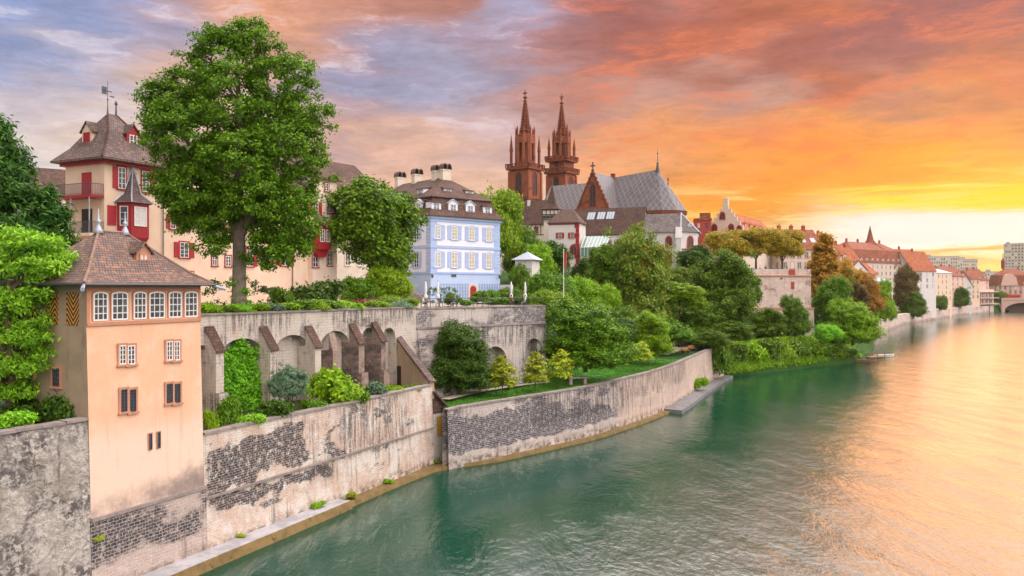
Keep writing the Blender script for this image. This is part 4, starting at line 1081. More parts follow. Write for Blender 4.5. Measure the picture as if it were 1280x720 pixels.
# pale house behind the trees, between mansion and blue house
PH = Frame((-24.5, 116), (.55, .83), 14.8)
ph = thing('town_house', 'ivory house half hidden behind the tree left of the blue house', 'house', PH.loc(), PH.rot)
phH = PH.zp(450, 237)
m = MB(); gable_wall(m, -4, 9, 0, 11, 0, phH, 4.2, 'x'); m.build('wall', MT['ivory'], ph)
m = MB(); slab_roof(m, -4, 9, 0, 11, phH, 4.2, .5, .2, 'x'); m.build('roof', MT['roof_brown'], ph)
for x in (-2.5, .0, 2.5, 5): 
    for z in (2.0, 5.4, 8.8): window(ph, (x, -.006, z), 0, 1.0, 1.7, trim='ivory', pane='glowing' if z > 8 and x > 1 else 'glass')
for x in (-2, 3.5): chimney(ph, (x, 5.5, phH+4.2), .6, .6, 1.2, 'redstone')
fh = Frame((-68, 108), (.8, .6), 14.9)
oh2 = thing('town_house', 'brown roofed house peeping out left behind the mansion tower', 'house', fh.loc(), fh.rot)
m = MB(); gable_wall(m, 0, 14, 0, 10, 0, 15, 3.5, 'x'); m.build('wall', MT['ivory'], oh2); m = MB(); slab_roof(m, 0, 14, 0, 10, 15, 3.5, .5, .2, 'x'); m.build('roof', MT['roof_brown'], oh2)
chimney(oh2, (5, 5, 18.5), .7, .7, 1.3, 'redstone'); window(oh2, (3, -.006, 11), 0, 1, 1.6, trim='ivory')

# ------------------------------------------------------------------ blue house
bl = thing('blue_house', 'pale blue and white baroque house with mansard roof and blue shutters', 'house', BLU.loc(), BLU.rot)
BW = BLU.t(624.5); BD = 22.0; BH = BLU.zp(538, 270)
zb = BLU.zp(538, 341); zs = BLU.zp(538, 308)
m = MB(); m.box(0, BW, 0, BD, zb, BH); m.build('wall', MT['palewhite'], bl)
m = MB(); m.box(-.04, BW+.04, -.04, BD+.04, -.3, zb); m.build('ground_floor', MT['blue'], bl)
m = MB()
for z, h, p in ((zb-.12, .3, .16), (zs-.18, .4, .13), (BH-.75, .45, .10), (BH-.3, .3, .32)):
    m.box(-p, BW+p, -p, 0, z, z+h); m.box(-p, 0, .001, BD, z, z+h); m.box(BW, BW+p, .001, BD, z, z+h)
m.build('string_course', MT['blueband'], bl)
m = MB(); n = 15
for i in range(n):
    z, z2 = zb+.2+(BH-.8-zb)*i/n, zb+.2+(BH-.8-zb)*(i+.86)/n; q = 1.15
    m.box(-.05, q, -.055, 0, z, z2); m.box(BW-q, BW+.05, -.055, 0, z, z2); m.box(-.05, 0, .002, q, z, z2); m.box(BW, BW+.05, .002, q, z, z2)
m.build('quoins', MT['blueband'], bl)
m = MB(); e = .55
m.rings([(-e, BW+e, -e, BD+e, BH), (-e, BW+e, -e, BD+e, BH+.18), (.35, BW-.35, .35, BD-.35, BH+1.2), (1.0, BW-1.0, 1.0, BD-1.0, BH+3.0), (.75, BW-.75, .75, BD-.75, BH+3.02), (.75, BW-.75, .75, BD-.75, BH+3.15), (BW/2-.15, BW/2+.15, 5.6, BD-5, BH+6.9)])
m.build('roof', MT['roof_brown'], bl)
for i, px in enumerate((547, 568, 589.5, 611)):
    x = BLU.t(px)
    for j, (a, b) in enumerate(((281, 298.5), (314, 334))):
        z1_, z0_ = BLU.zp(547, a), BLU.zp(547, b)
        window(bl, (x, -.006, z0_), 0, 1.15, z1_-z0_, 2, 4, .3, 'blueband', 'whitepaint', 'glowing', 'blueshut', tw=.14, bw=.11)  # warm emission in the panes stands for the glow they reflect
    dormer(bl, (x, .30, BH+.75), 0, 1.75, 1.45, 1.5, .55, 'palewhite', 'lead' if i in (1, 2) else 'roof_brown', 'bluglass', 'whitepaint', shed=i in (0, 3), rise=0)
for y in (3.6, 8.2, 12.8, 17.4):
    for a, b in ((281, 298.5), (314, 334)):
        z1_, z0_ = BLU.zp(547, a), BLU.zp(547, b); window(bl, (-.006, y, z0_), R(-90), 1.15, z1_-z0_, 2, 4, .3, 'blueband', 'whitepaint', 'glass', 'blueshut', tw=.14)
    dormer(bl, (.30, y, BH+.75), R(-90), 1.75, 1.45, 1.5, .55, 'palewhite', 'lead' if y in (3.6, 12.8) else 'roof_brown', 'bluglass', 'whitepaint', shed=y in (8.2, 17.4))
for x in (BW*.36, BW*.68): dormer(bl, (x, 2.2, BH+3.7), 0, 1.5, 1.0, 1.6, .45, 'palewhite', 'roof_brown', 'bluglass', shed=True)
for y in (5.5, 12.5): dormer(bl, (2.0, y, BH+3.7), R(-90), 1.6, 1.0, 1.6, .45, 'palewhite', 'roof_brown', 'bluglass', shed=True)
for y in (5.4, 7.6, 13.2, 18.2):
    m = MB(); m.box(-.8, .8, -.45, .45, -1.6, 1.3); m.box(-.88, .88, -.53, .53, 1.3, 1.5)
    ch = m.build('chimney', MT['ivory'], bl, loc=(BW/2, y, BH+6.6))
    m = MB()
    for x in (-.42, .42):
        for k in range(8):
            a, b = math.pi*k/8, math.pi*(k+1)/8
            m.xprism([(x+.34*math.cos(a), 1.5+.62*math.sin(a)+.2), (x+.46*math.cos(a), 1.5+.75*math.sin(a)+.2), (x+.46*math.cos(b), 1.5+.75*math.sin(b)+.2), (x+.34*math.cos(b), 1.5+.62*math.sin(b)+.2)], -.6, .6)
        m.box(x-.46, x-.34, -.6, .6, 1.5, 1.7); m.box(x+.34, x+.46, -.6, .6, 1.5, 1.7)
    m.box(-.5, .5, .35, .5, 1.5, 2.0)
    m.build('chimney_hood', MT['roof_man'], ch)
dx = BLU.t(591); m = MB()
m.xprism([(dx-.62, 0), (dx+.62, 0), (dx+.62, 1.9)]+[(dx+.62*math.cos(math.pi*i/8), 1.9+.62*math.sin(math.pi*i/8)) for i in range(1, 8)]+[(dx-.62, 1.9)], -.09, -.03)
m.build('door', MT['red'], bl)
m = MB()
for sx in (-1, 1): m.box(dx+sx*.82-.2, dx+sx*.82+.2, -.12, -.03, 0, 2.0)
for i in range(8):
    a, b = math.pi*i/8, math.pi*(i+1)/8; m.xprism([(dx+r*math.cos(t), 2.0+r*math.sin(t)) for r, t in ((.63, a), (1.02, a), (1.02, b), (.63, b))], -.12, -.03)
m.build('door_surround', MT['warmwhite'], bl)
window(bl, (BLU.t(567), -.05, BLU.zp(547, 346)), 0, .9, .4, 1, 1, 0, None, 'iron')
for px in (538, 622):
    x = BLU.t(px); z = BLU.zp(547, 346); m = MB(); m.tube([(x, -.05, z+.3), (x, -.5, z+.4)], .03, 5); m.lathe([(.05, 0), (.17, .12), (.2, .4), (.05, .58)], 6, (x, -.5, z-.2)); m.build('wall_lantern', MT['iron'], bl)
MT['trellis'] = flat('blue grey trellis', (.19, .27, .42), .6)
tg = thing('trellis', 'blue trellis panels either side of the red door of the blue house', 'trellis', BLU.loc(), BLU.rot)
for a, b in ((1.2, dx-1.15), (dx+1.15, BW-.2)):
    m = MB()
    n = int((b-a)/.5)
    for i in range(n+1): x = a+(b-a)*i/n; m.box(x-.025, x+.025, -.3, -.26, 0, 2.9)
    for j in range(6): m.box(a, b, -.259, -.23, .2+j*.5, .24+j*.5)
    m.build('panel', MT['trellis'], tg)
# ------------------------------------------------------------------ cathedral
def patterned(name):
    """glazed tiles laid in a diamond lattice"""
    m = NT(name); u = m.map('UV'); s = m.sep(u)
    def saw(v, p): return m.math('ABSOLUTE', m.math('SUBTRACT', m.math('FRACT', m.math('DIVIDE', v, p)), .5))
    a = m.math('ADD', s[0], m.math('MULTIPLY', s[1], .62)); b = m.math('SUBTRACT', s[0], m.math('MULTIPLY', s[1], .62))
    l1 = m.ramp(saw(a, 1.7), .42, .46); l2 = m.ramp(saw(b, 1.7), .42, .46)
    ln = m.math('MAXIMUM', l1, l2)
    dot = m.math('MULTIPLY', m.ramp(saw(a, 1.7), .16, .12), m.ramp(saw(b, 1.7), .16, .12))
    o = m.map('Object')
    base = m.mix(m.noise(o, 3, 5, .7), (.085, .085, .095), (.16, .15, .155))
    c = m.mix(m.math('MULTIPLY', ln, .7), base, (.27, .29, .31))
    c = m.mix(m.math('MULTIPLY', dot, .8), c, (.25, .09, .045))
    c = m.mix(m.ramp(m.noise(o, .35, 5, .6), .45, .7, 0, .35), c, (.06, .07, .06))
    m.col(c); m.bump(m.math('FRACT', m.math('MULTIPLY', s[1], 2.5)), .05, .5); return m.set(Roughness=.45)
MT['glazed'] = patterned('diamond patterned glazed tiles')
CAT = Frame((4.1, 258), (.824, -.566), 19.5)
ct = thing('cathedral', 'red sandstone cathedral with two openwork spires and diamond patterned roof', 'cathedral', CAT.loc(), CAT.rot)
def Z(py, D): return zat(py, D)-CAT.z
def pin1(par, x, y, z, w, h):
    m = MB(); pinn(m, x, y, z, w, h); m.build('pinnacle', MT['sanddark'], par)
def pinn(m, x, y, z, w, h):
    m.box(x-w/2, x+w/2, y-w/2, y+w/2, z, z+h*.5); m.rings([(x-w*.7, x+w*.7, y-w*.7, y+w*.7, z+h*.5), (x-w*.6, x+w*.6, y-w*.6, y+w*.6, z+h*.56), (x-.03, x+.03, y-.03, y+.03, z+h)])
def lancet(par, x, y, z, rot, w, h, name='window', pane='darkglass'):
    m = MB(); o = arch_pts(w+.5, -.1, h+.35, w*.9, 8); i = arch_pts(w, .1, h, w*.8, 8)
    for k in range(len(o)): b = (k+1) % len(o); m.xprism([i[k], o[k], o[b], i[b]], -.18, 0)
    m.box(-.07, .07, -.1, -.02, .1, h-w*.25)
    f = link(name, m.mesh(name, MT['sanddark']), par, (x, y, z), rot)
    p = MB(); p.face([(a, -.03, c) for a, c in i]); link('pane', p.mesh('pane', MT['darkglass']), f)
    return f
MT['darkglass'] = glassmat('dark leaded glass', (.010, .010, .013), .5)
def ctower(x, y, w, zb1, zb2, zoct, zspire, zt, seed, hid=0):
    """x, y centre; balcony heights, octagon top, spire top (all above the platform)"""
    h = w/2; m = MB()
    m.box(x-h, x+h, y-h, y+h, -2, zb1-.5)
    for sx in (-1, 1):
        for sy in (-1, 1): X, Y = x+sx*h, y+sy*h; m.box(X-.45, X+.45, Y-.45, Y+.45, -2, zb1-1, .12, .12)
    for z in (zb1-18, zb1-9.5): m.box(x-h-.3, x+h+.3, y-h-.3, y+h+.3, z, z+.5)
    t = m.build('tower', MT['sandstone'], ct)
    for z, hh_ in ((zb1-17, 6), (zb1-8.2, 6.6)):
        lancet(t, x, y-h-.02, z, 0, 1.9, hh_); lancet(t, x-h-.02, y, z, R(-90), 1.9, hh_); lancet(t, x+h+.02, y, z, R(90), 1.9, hh_)
    m = MB()
    for z, g in ((zb1, .8), (zb2, .5)) if zb2 else ((zb1, .8),):
        q = h+g; m.box(x-q, x+q, y-q, y+q, z-.6, z); 
        for a in range(-5, 6):
            for (X, Y) in ((x+a*q/5, y-q), (x+a*q/5, y+q), (x-q, y+a*q/5), (x+q, y+a*q/5)): m.box(X-.13, X+.13, Y-.13, Y+.13, z, z+1.0)
        for (xa, xb, ya, yb2) in ((x-q, x+q, y-q-.1, y-q+.1), (x-q, x+q, y+q-.1, y+q+.1), (x-q-.1, x-q+.1, y-q, y+q), (x+q-.1, x+q+.1, y-q, y+q)): m.box(xa-.12, xb+.12, ya-.04, yb2+.04, z+1.0, z+1.25)
    m.build('balcony', MT['sanddark'], t)
    z0 = zb1
    if zb2:
        m = MB(); m.box(x-h*.86, x+h*.86, y-h*.86, y+h*.86, zb1, zb2-.6); u = m.build('upper_stage', MT['sandstone'], t)
        lancet(t, x, y-h*.86-.02, zb1+.6, 0, 1.4, (zb2-zb1)*.7); lancet(t, x-h*.86-.02, y, zb1+.6, R(-90), 1.4, (zb2-zb1)*.7)
        z0 = zb2
    m = MB(); ro = h*.78; zo = zoct
    # octagon: eight piers with open arches between, solid core behind
    for k in range(8):
        a = math.pi/8+k*math.pi/4; X, Y = x+ro*math.cos(a), y+ro*math.sin(a); m.lathe([(.55, z0), (.5, zo)], 6, (X, Y, 0))
        a2 = a+math.pi/8; X, Y = x+ro*.92*math.cos(a2), y+ro*.92*math.sin(a2)
        T = Matrix.Translation((X, Y, 0)) @ Matrix.Rotation(a2-math.pi/2, 4, 'Z'); m.T = T
        wv = ro*.34; m.box(-wv, wv, -.2, .2, zo-(zo-z0)*.22, zo); m.box(-wv, wv, -.2, .2, z0, z0+(zo-z0)*.22); m.T = None
    m.lathe([(ro*1.06, zo-.3), (ro*1.12, zo), (ro*1.12, zo+.5), (ro*.9, zo+.5)], 8, (x, y, 0), math.pi/8)
    m.lathe([(ro*.42, z0), (ro*.42, zo)], 8, (x, y, 0), math.pi/8)
    oc = m.build('octagon', MT['sandstone'], t)
    for sx in (-1, 1):
        for sy in (-1, 1):
            pin1(t, x+sx*h*.88, y+sy*h*.88, z0, .62, (zo-z0)*1.05)
    for k in range(8):
        a = math.pi/8+k*math.pi/4; pin1(t, x+ro*1.05*math.cos(a), y+ro*1.05*math.sin(a), zo-.2, .36, 3.4)
    # openwork spire: ribs, rings and crockets round a slim core
    m = MB(); rs = ro*.58; hs = zspire-zo
    for k in range(8):
        a = math.pi/8+k*math.pi/4
        m.tube([(x+rs*math.cos(a), y+rs*math.sin(a), zo), (x+.18*math.cos(a), y+.18*math.sin(a), zspire)], [.26, .12], 5)
        n = 13
        for i in range(1, n):
            u = i/n; r = rs*(1-u)+.18*u+.16; s_ = .24-.08*u; X, Y, ZZ = x+r*math.cos(a), y+r*math.sin(a), zo+hs*u
            m.box(X-s_, X+s_, Y-s_, Y+s_, ZZ-s_*.6, ZZ+s_*1.3, s_*.5, s_*.5)
    for i in range(7):
        u = i/7; r = rs*(1-u)+.18*u; m.lathe([(r, zo+hs*u), (r+.14, zo+hs*u+.2), (r, zo+hs*u+.45)], 8, (x, y, 0), math.pi/8)
    m.lathe([(rs*.74, zo), (.12, zspire)], 8, (x, y, 0), math.pi/8)
    m.lathe([(.2, zspire-.2), (.75, zspire+.3), (.2, zspire+.8), (.16, zspire+1.4), (.5, zspire+1.7), (.12, zspire+2.1), (.09, zt)], 8, (x, y, 0))
    m.box(x-.7, x+.7, y-.12, y+.12, zt-1.3, zt-.95)
    m.build('spire', MT['sanddark'], t)
    return t
tA = CAT.t(656.5, 0); DA = CAT.D(656.5, 0)
ctower(tA, 0, 7.0, Z(211, DA), 0, Z(171, DA), Z(123, DA), Z(112, DA), 1)
tB = CAT.t(702, 20); DB = CAT.D(702, 20)
ctB = ctower(tB, 20, 6.8, Z(216, DB), Z(201, DB), Z(174, DB), Z(130, DB), Z(117, DB), 2)
m = MB(); x = tB+4.2; pinn(m, x, 16.5, Z(201, DB), 1.1, 9.5); pinn(m, x, 16.5, Z(185, DB), .8, 7); m.build('stair_turret', MT['sanddark'], ctB)
# nave
nz0, nz1 = Z(266, 252), Z(229, 255)
m = MB(); m.box(4, 24, 2.5, 17.5, -2, nz0); m.build('nave_wall', MT['sandstone'], ct)
m = MB(); slab_roof(m, 3.4, 26, 2.5, 17.5, nz0, nz1-nz0, .4, .25, 'x'); m.build('nave_roof', MT['glazed'], ct)
# transept
xt = CAT.t(741, -3); Dt = CAT.D(741, -3); tz0, tz1 = Z(263, Dt), Z(215, Dt); hw = (CAT.t(762, -3)-CAT.t(722, -3))/2
m = MB(); gable_wall(m, xt-hw, xt+hw, -3, 23, -2, tz0, tz1-tz0-.25, 'y')
for sx in (-1, 1): m.box(xt+sx*hw-.8, xt+sx*hw+.8, -3.9, -2.4, -2, tz0-2, .1, .1)
tw_ = m.build('transept_wall', MT['sandstone'], ct)
lancet(tw_, xt, -3.02, tz0+1.2, 0, 1.7, 6.2)
m = MB()
for sx in (-1, 1):
    m.xprism([(xt, tz1+.55), (xt, tz1-.15), (xt+sx*(hw+.3), tz0-.6), (xt+sx*(hw+.3), tz0+.1)], -3.35, -2.75)
    for i in range(1, 9): u = i/9; X, ZZ = xt+sx*(hw+.3)*u, tz1+.5+(tz0-tz1-.5)*u; m.box(X-.22, X+.22, -3.25, -2.85, ZZ, ZZ+.6, .1, .1)
m.build('gable_coping', MT['sanddark'], tw_)
m = MB(); m.box(xt-.14, xt+.14, -3.15, -2.85, tz1, tz1+2.9); m.box(xt-.75, xt+.75, -3.13, -2.87, tz1+1.6, tz1+1.95); m.box(xt-.35, xt+.35, -3.3, -2.7, tz1+.2, tz1+.7); m.build('gable_cross', MT['iron'], tw_)
m = MB(); slab_roof(m, xt-hw, xt+hw, -2.6, 23, tz0, tz1-tz0-.3, .12, .2, 'y'); m.build('transept_roof', MT['glazed'], ct)
chimney(ct, (xt, 9.5, tz1-.8), 1.0, 1.0, 1.7, 'sanddark', pots=0)
# choir with polygonal apse
xe = CAT.t(822, 10); De = CAT.D(822, 10); cz1 = Z(212, De); cz0 = Z(262, CAT.D(840, 4))
hwc = 7.2; yc = 10; nseg = 6
ap = [(xe+hwc*1.15*math.sin(math.pi*i/nseg), yc-hwc*math.cos(math.pi*i/nseg)) for i in range(nseg+1)]
m = MB(); poly = [(xt+hw-.5, yc-hwc)]+ap+[(xt+hw-.5, yc+hwc)]; m.prism(poly, -2, cz0); cw = m.build('choir_wall', MT['sandstone'], ct)
m = MB()
for i in range(nseg):
    (xa, ya), (xb, yb2) = ap[i], ap[i+1]; g = lambda p: (xe+(p[0]-xe)*1.07, yc+(p[1]-yc)*1.07)
    m.face([(*g((xa, ya)), cz0), (*g((xb, yb2)), cz0), (xe, yc, cz1)])
ya, yb2 = yc-hwc*1.07, yc+hwc*1.07
m.face([(xt, ya, cz0), (xe, ya, cz0), (xe, yc, cz1), (xt, yc, tz1-.2)]); m.face([(xt, yb2, cz0), (xt, yc, tz1-.2), (xe, yc, cz1), (xe, yb2, cz0)])
crf = m.build('choir_roof', MT['glazed'], ct)
m = MB()
for i in range(len(poly)-1):
    (xa, ya), (xb, yb2) = poly[i], poly[i+1]; L = math.hypot(xb-xa, yb2-ya); a = math.atan2(yb2-ya, xb-xa)
    m.T = Matrix.Translation((xa, ya, 0)) @ Matrix.Rotation(a, 4, 'Z'); m.box(-.2, L+.2, -.35, .3, cz0-.75, cz0-.05); m.box(-.2, L+.2, -.25, .2, cz0-2.6, cz0-2.2)
m.T = None; m.build('cornice', MT['sanddark'], cw)
for i in range(3):
    (xa, ya), (xb, yb2) = ap[i], ap[i+1]; lancet(cw, (xa+xb)/2, (ya+yb2)/2, cz0-9, math.atan2(yb2-ya, xb-xa), 1.6, 5.5)
m = MB(); m.lathe([(.7, -1.2), (.5, .4), (.25, 1.6), (.4, 1.8), (.12, 2.2), (.07, 4.4), (.28, 4.7), (.05, 5.0), (.02, 6.6)], 8, (xe, yc, cz1)); m.build('roof_finial', MT['iron'], crf)
x = xe+hwc*.55; m = MB(); m.lathe([(.2, 0), (.1, 1.2), (.3, 1.5), (.05, 2), (.02, 3)], 7, (x, yc-1.5, cz1-4.8)); m.build('roof_finial', MT['iron'], crf)

# ------------------------------------------------------------------ buildings below the cathedral
def house(name, label, fr, W_, Dp, z_eave, rh, wall, roof, axis='x', hip=None, wins=(), win=None, base=-3.0, group=None, cat='house', oh=.4, x0=0.0, chim=(), dorm=(), trim=None, corn=None):
    """generic street house: wall, roof, rows of windows, chimneys and roof windows. z_eave above fr.z"""
    o = thing(name, label, cat, fr.loc(), fr.rot, group)
    m = MB()
    if hip is None: gable_wall(m, x0, W_, 0, Dp, base, z_eave, rh, axis)
    else: m.box(x0, W_, 0, Dp, base, z_eave)
    m.build('wall', MT[wall], o)
    m = MB()
    if hip is None: slab_roof(m, x0, W_, 0, Dp, z_eave, rh, oh, .22, axis)
    elif hip == 'flat': m.box(x0-.2, W_+.2, -.2, Dp+.2, z_eave, z_eave+.5); m.box(x0+1.5, x0+4.5, 2, 5, z_eave+.5, z_eave+2.2)
    elif hip == 'mansard': m.rings([(x0-oh, W_+oh, -oh, Dp+oh, z_eave), (x0-oh, W_+oh, -oh, Dp+oh, z_eave+.15), (x0+1.0, W_-1.0, 1.0, Dp-1.0, z_eave+rh*.62), (x0+Dp*.42, W_-Dp*.42, Dp/2-.2, Dp/2+.2, z_eave+rh)])
    else: m.rings([(x0-oh, W_+oh, -oh, Dp+oh, z_eave), (x0-oh, W_+oh, -oh, Dp+oh, z_eave+.15), (x0+hip, W_-hip, Dp/2-.1, Dp/2+.1, z_eave+rh)])
    r = m.build('roof', MT[roof], o)
    win = win or {}
    for face, us, zs in wins:
        for u in us:
            for z in zs:
                win = dict(win); win['pane'] = wrnd.choice(['glass', 'glass', 'glass', 'curtain', 'bluglass'])
                if face == 'F': window(o, (u, -.008, z), 0, **win)
                elif face == 'L': window(o, (x0-.008, u, z), R(-90), **win)
                else: window(o, (W_+.008, u, z), R(90), **win)
    for c in chim: chimney(o, (c[0], c[1], c[2]), c[3] if len(c) > 3 else .9, .7, 1.6, 'redstone' if len(c) < 5 else c[4])
    for (face, u, z, w) in dorm:
        if face == 'F': dormer(o, (u, .9 if hip != 'mansard' else -.15, z), 0, w, w*.8, 2.0, w*.35, 'warmwhite', roof, 'glass')
        else: dormer(o, (x0+.9, u, z), R(-90), w, w*.8, 2.0, w*.35, 'warmwhite', roof, 'glass')
    return o
wrnd = random.Random(12)
LX = lambda a, b, n: [a+(b-a)*i/(n-1) for i in range(n)]
# long hall with skylights
HAL = Frame((xat(700, 214), 214), (.93, -.36), 15)
hE = HAL.zp(745, 292); hR = HAL.zp(745, 262, 6)-hE
hW = HAL.t(800)
hl = house('parish_hall', 'long white hall with brown roof and three skylights below the cathedral', HAL, hW, 12, hE, hR, 'white', 'roof_brown', x0=0, wins=[('F', LX(8, hW-3, 5), (hE-3.4,))], win=dict(w=1.1, h=1.7, trim='redstone', pane='glowing'))
MT['skyl'] = flat('pale skylight glass', (.42, .5, .58), .2)
s_ = hR/6
def skylight(par, fr, px0, px1, py, s_, eave, w, hh_, yo):
    x = fr.t((px0+px1)/2, yo); m = MB(); n = Vector((0, -s_, 1)).normalized(); up = Vector((0, 1, s_)).normalized(); c = Vector((x, yo, eave+s_*yo+.35))
    a = Vector((1, 0, 0))
    for i in range(3):
        q = c+a*((i-1)*w/3)
        p = [q-a*(w/7)-up*hh_/2, q+a*(w/7)-up*hh_/2, q+a*(w/7)+up*hh_/2, q-a*(w/7)+up*hh_/2]
        m.face(p); p2 = [v-n*.15 for v in p]
        for k in range(4): m.face([p2[k], p2[(k+1) % 4], p[(k+1) % 4], p[k]])
    m.build('skylight', MT['skyl'], par)
for px in (739, 751.5, 763): skylight(hl, HAL, px-4, px+4, 265, s_, hE, 2.0, 2.6, 4.1)
skylight(hl, HAL, 715, 719, 260, s_, hE, .9, 1.4, 4.6)
for px, yo in ((733, 2.0), (729, 3.1), (752, 1.2)): 
    x = HAL.t(px, yo); dormer(hl, (x, yo, hE+s_*yo+.15), 0, .6, .35, .8, .18, 'roof_brown', 'roof_brown', shed=True)
# chapel with polygonal end
CHP = Frame((xat(798, 207), 207), (.95, -.31), 15)
cE = CHP.zp(840, 290); cR = CHP.zp(800, 268, 5)-cE
cW = CHP.t(851); cp = thing('chapel', 'white chapel with grey patterned roof and red pointed windows at the apse', 'chapel', CHP.loc(), CHP.rot)
ap2 = [(cW, 0), (cW+3.6, 2.6), (cW+3.6, 7.4), (cW, 10)]
m = MB(); m.prism([(-.5, 0)]+ap2+[(-.5, 10)], -4, cE); m.build('wall', MT['white'], cp)
m = MB(); g = [(cW, -.5), (cW+4.1, 2.3), (cW+4.1, 7.7), (cW, 10.5)]
m.face([(-.5, -.5, cE), (cW, -.5, cE), (cW-.5, 5, cE+cR), (-.5, 5, cE+cR)]); m.face([(-.5, 10.5, cE), (-.5, 5, cE+cR), (cW-.5, 5, cE+cR), (cW, 10.5, cE)])
for i in range(3): m.face([(*g[i], cE), (*g[i+1], cE), (cW-.5, 5, cE+cR)])
r = m.build('roof', MT['grey_tile'], cp)
m = MB()
for q in g: m.tube([(*q, cE), (cW-.5, 5, cE+cR+.05)], .16, 5)
m.build('hip_ridge', MT['lead'], r)
m = MB(); m.box(cW-1.1, cW+.2, -1.3, 0, -4, cE-1.5); m.rings([(cW-1.2, cW+.3, -1.4, 0, cE-1.5), (cW-1.2, cW+.3, -.2, 0, cE+1.2)]); m.build('buttress', MT['white'], cp)
def rlancet(par, x, y, z, rot, w, h):
    m = MB(); o = arch_pts(w+.6, -.2, h+.4, w*1.0, 8); i = arch_pts(w, .1, h, w*.85, 8)
    for k in range(len(o)): b = (k+1) % len(o); m.xprism([i[k], o[k], o[b], i[b]], -.12, 0)
    m.box(-.08, .08, -.08, -.02, .1, h-.3)
    f = link('window', m.mesh('window', MT['redstone']), par, (x, y, z), rot); p = MB(); p.face([(a, -.03, c) for a, c in i]); link('pane', p.mesh('pane', MT['darkglass']), f)
cz = lambda py: CHP.zp(862, py)
a_ = math.atan2(2.6, 3.6)
for pz0, pz1 in ((309, 296), (329, 315)):
    rlancet(cp, cW+2.1, 1.5-.03, cz(pz0), a_, 1.15, cz(pz1)-cz(pz0)); rlancet(cp, cW+3.63, 5, cz(pz0), R(90), 1.1, cz(pz1)-cz(pz0)); rlancet(cp, cW*.72, -.02, cz(pz0), 0, 1.1, cz(pz1)-cz(pz0))
m = MB()
for (xa, ya), (xb, yb2) in ((ap2[0], ap2[1]), (ap2[1], ap2[2])):
    L = math.hypot(xb-xa, yb2-ya); m.T = Matrix.Translation((xa, ya, 0)) @ Matrix.Rotation(math.atan2(yb2-ya, xb-xa), 4, 'Z'); m.box(0, L, -.12, 0, cz(312), cz(310.5))
m.T = None; m.build('string_course', MT['redstone'], cp)
dormer(cp, (cW+2.0, 2.4, cE+.7), a_, 1.1, .9, 1.2, .5, 'lead', 'lead')
# white annex with red quoins
AN = Frame((xat(686, 203), 203), (.95, -.30), 15)
aW = AN.t(723); aE = AN.zp(705, 279)
an = house('annex', 'small white annex with red quoins and red shutters in front of the long hall', AN, aW, 8, aE, AN.zp(700, 262, 4)-aE, 'white', 'roof_brown', hip=2.2, x0=0)
m = MB(); n = 16
for i in range(n):
    z = -2+(aE+2)*i/n; q = .95 if i % 2 else .65
    m.box(aW-q, aW+.06, -.06, 0, z+.02, z+(aE+2)/n-.02); m.box(aW, aW+.06, .002, q, z+.02, z+(aE+2)/n-.02)
m.build('quoins', MT['red'], an)
m = MB(); m.box(-.1, aW+.1, -.14, 0, aE-.35, aE-.08); m.build('cornice', MT['red'], an)
hwin(AN, an, 700, 291, 298, 4.5, trim='redstone', shut='redshut', ny=2); x = AN.t(717, 0)
hwin(AN, an, 715, 291, 298, 4.2, trim='redstone', shut='redshut', sides='L', ny=2)
rlancet(an, AN.t(717), -.07, AN.zp(717, 318), 0, 1.4, AN.zp(717, 307)-AN.zp(717, 318))
# conservatory
CO = Frame((xat(726, 199), 199), (.95, -.30), 14)
coW = CO.t(757); co = thing('conservatory', 'lean-to conservatory with green glass roof against the white hall', 'conservatory', CO.loc(), CO.rot)
zc0, zc1 = CO.zp(740, 309), CO.zp(740, 296)
MT['gglass'] = flat('green roof glass', (.16, .27, .24), .2)
m = MB(); m.box(0, coW, 0, 5, -2, zc0-2.2); m.build('wall', MT['ivory'], co)
m = MB(); m.face([(0, 0, zc0), (coW, 0, zc0), (coW, 5, zc1+.4), (0, 5, zc1+.4)]); m.face([(0, 0, zc0-2.2), (coW, 0, zc0-2.2), (coW, 0, zc0), (0, 0, zc0)]); m.face([(0, 0, zc0-2.2), (0, 0, zc0), (0, 5, zc1+.4), (0, 5, zc0-2.2)]); m.build('glazing', MT['gglass'], co)
m = MB()
for i in range(8):
    x = coW*i/7; m.tube([(x, -.05, zc0-2.2), (x, -.05, zc0), (x, 5, zc1+.45)], .07, 4)
m.tube([(0, -.05, zc0), (coW, -.05, zc0)], .09, 4); m.build('glazing_bars', MT['whitepaint'], co)
# half timbered turret
def timber():
    m = NT('half timbered infill'); m.col((.76, .68, .58)); return m.set(Roughness=.9)
MT['infill'] = timber()
TU = Frame((xat(678, 212), 212), (.95, -.30), 15)
tuW = TU.t(697.5); z0, z1_, z2_ = TU.zp(687, 275), TU.zp(687, 262), TU.zp(687, 231)
tu = thing('turret', 'half-timbered turret with pointed brown roof left of the long hall', 'turret', TU.loc(), TU.rot)
m = MB(); m.box(.3, tuW-.3, .3, tuW-.3, -2, z0); m.box(0, tuW, 0, tuW, z0, z1_); m.build('wall', MT['infill'], tu)
m = MB()
for i in range(5): x = tuW*i/4; m.box(x-.1, x+.1, -.05, 0, z0, z1_); m.box(-.05, 0, x-.1, x+.1, z0, z1_)
for z in (z0, (z0+z1_)/2, z1_-.2): m.box(-.08, tuW+.08, -.07, 0, z, z+.2); m.box(-.07, 0, 0, tuW, z, z+.2)
m.build('timber_frame', MT['darkwood'], tu)
for i in (0, 1, 2, 3): window(tu, (tuW*(i+.5)/4, -.008, z0+.35), 0, tuW/4-.3, (z1_-z0)*.32, 1, 2, frame='darkwood')
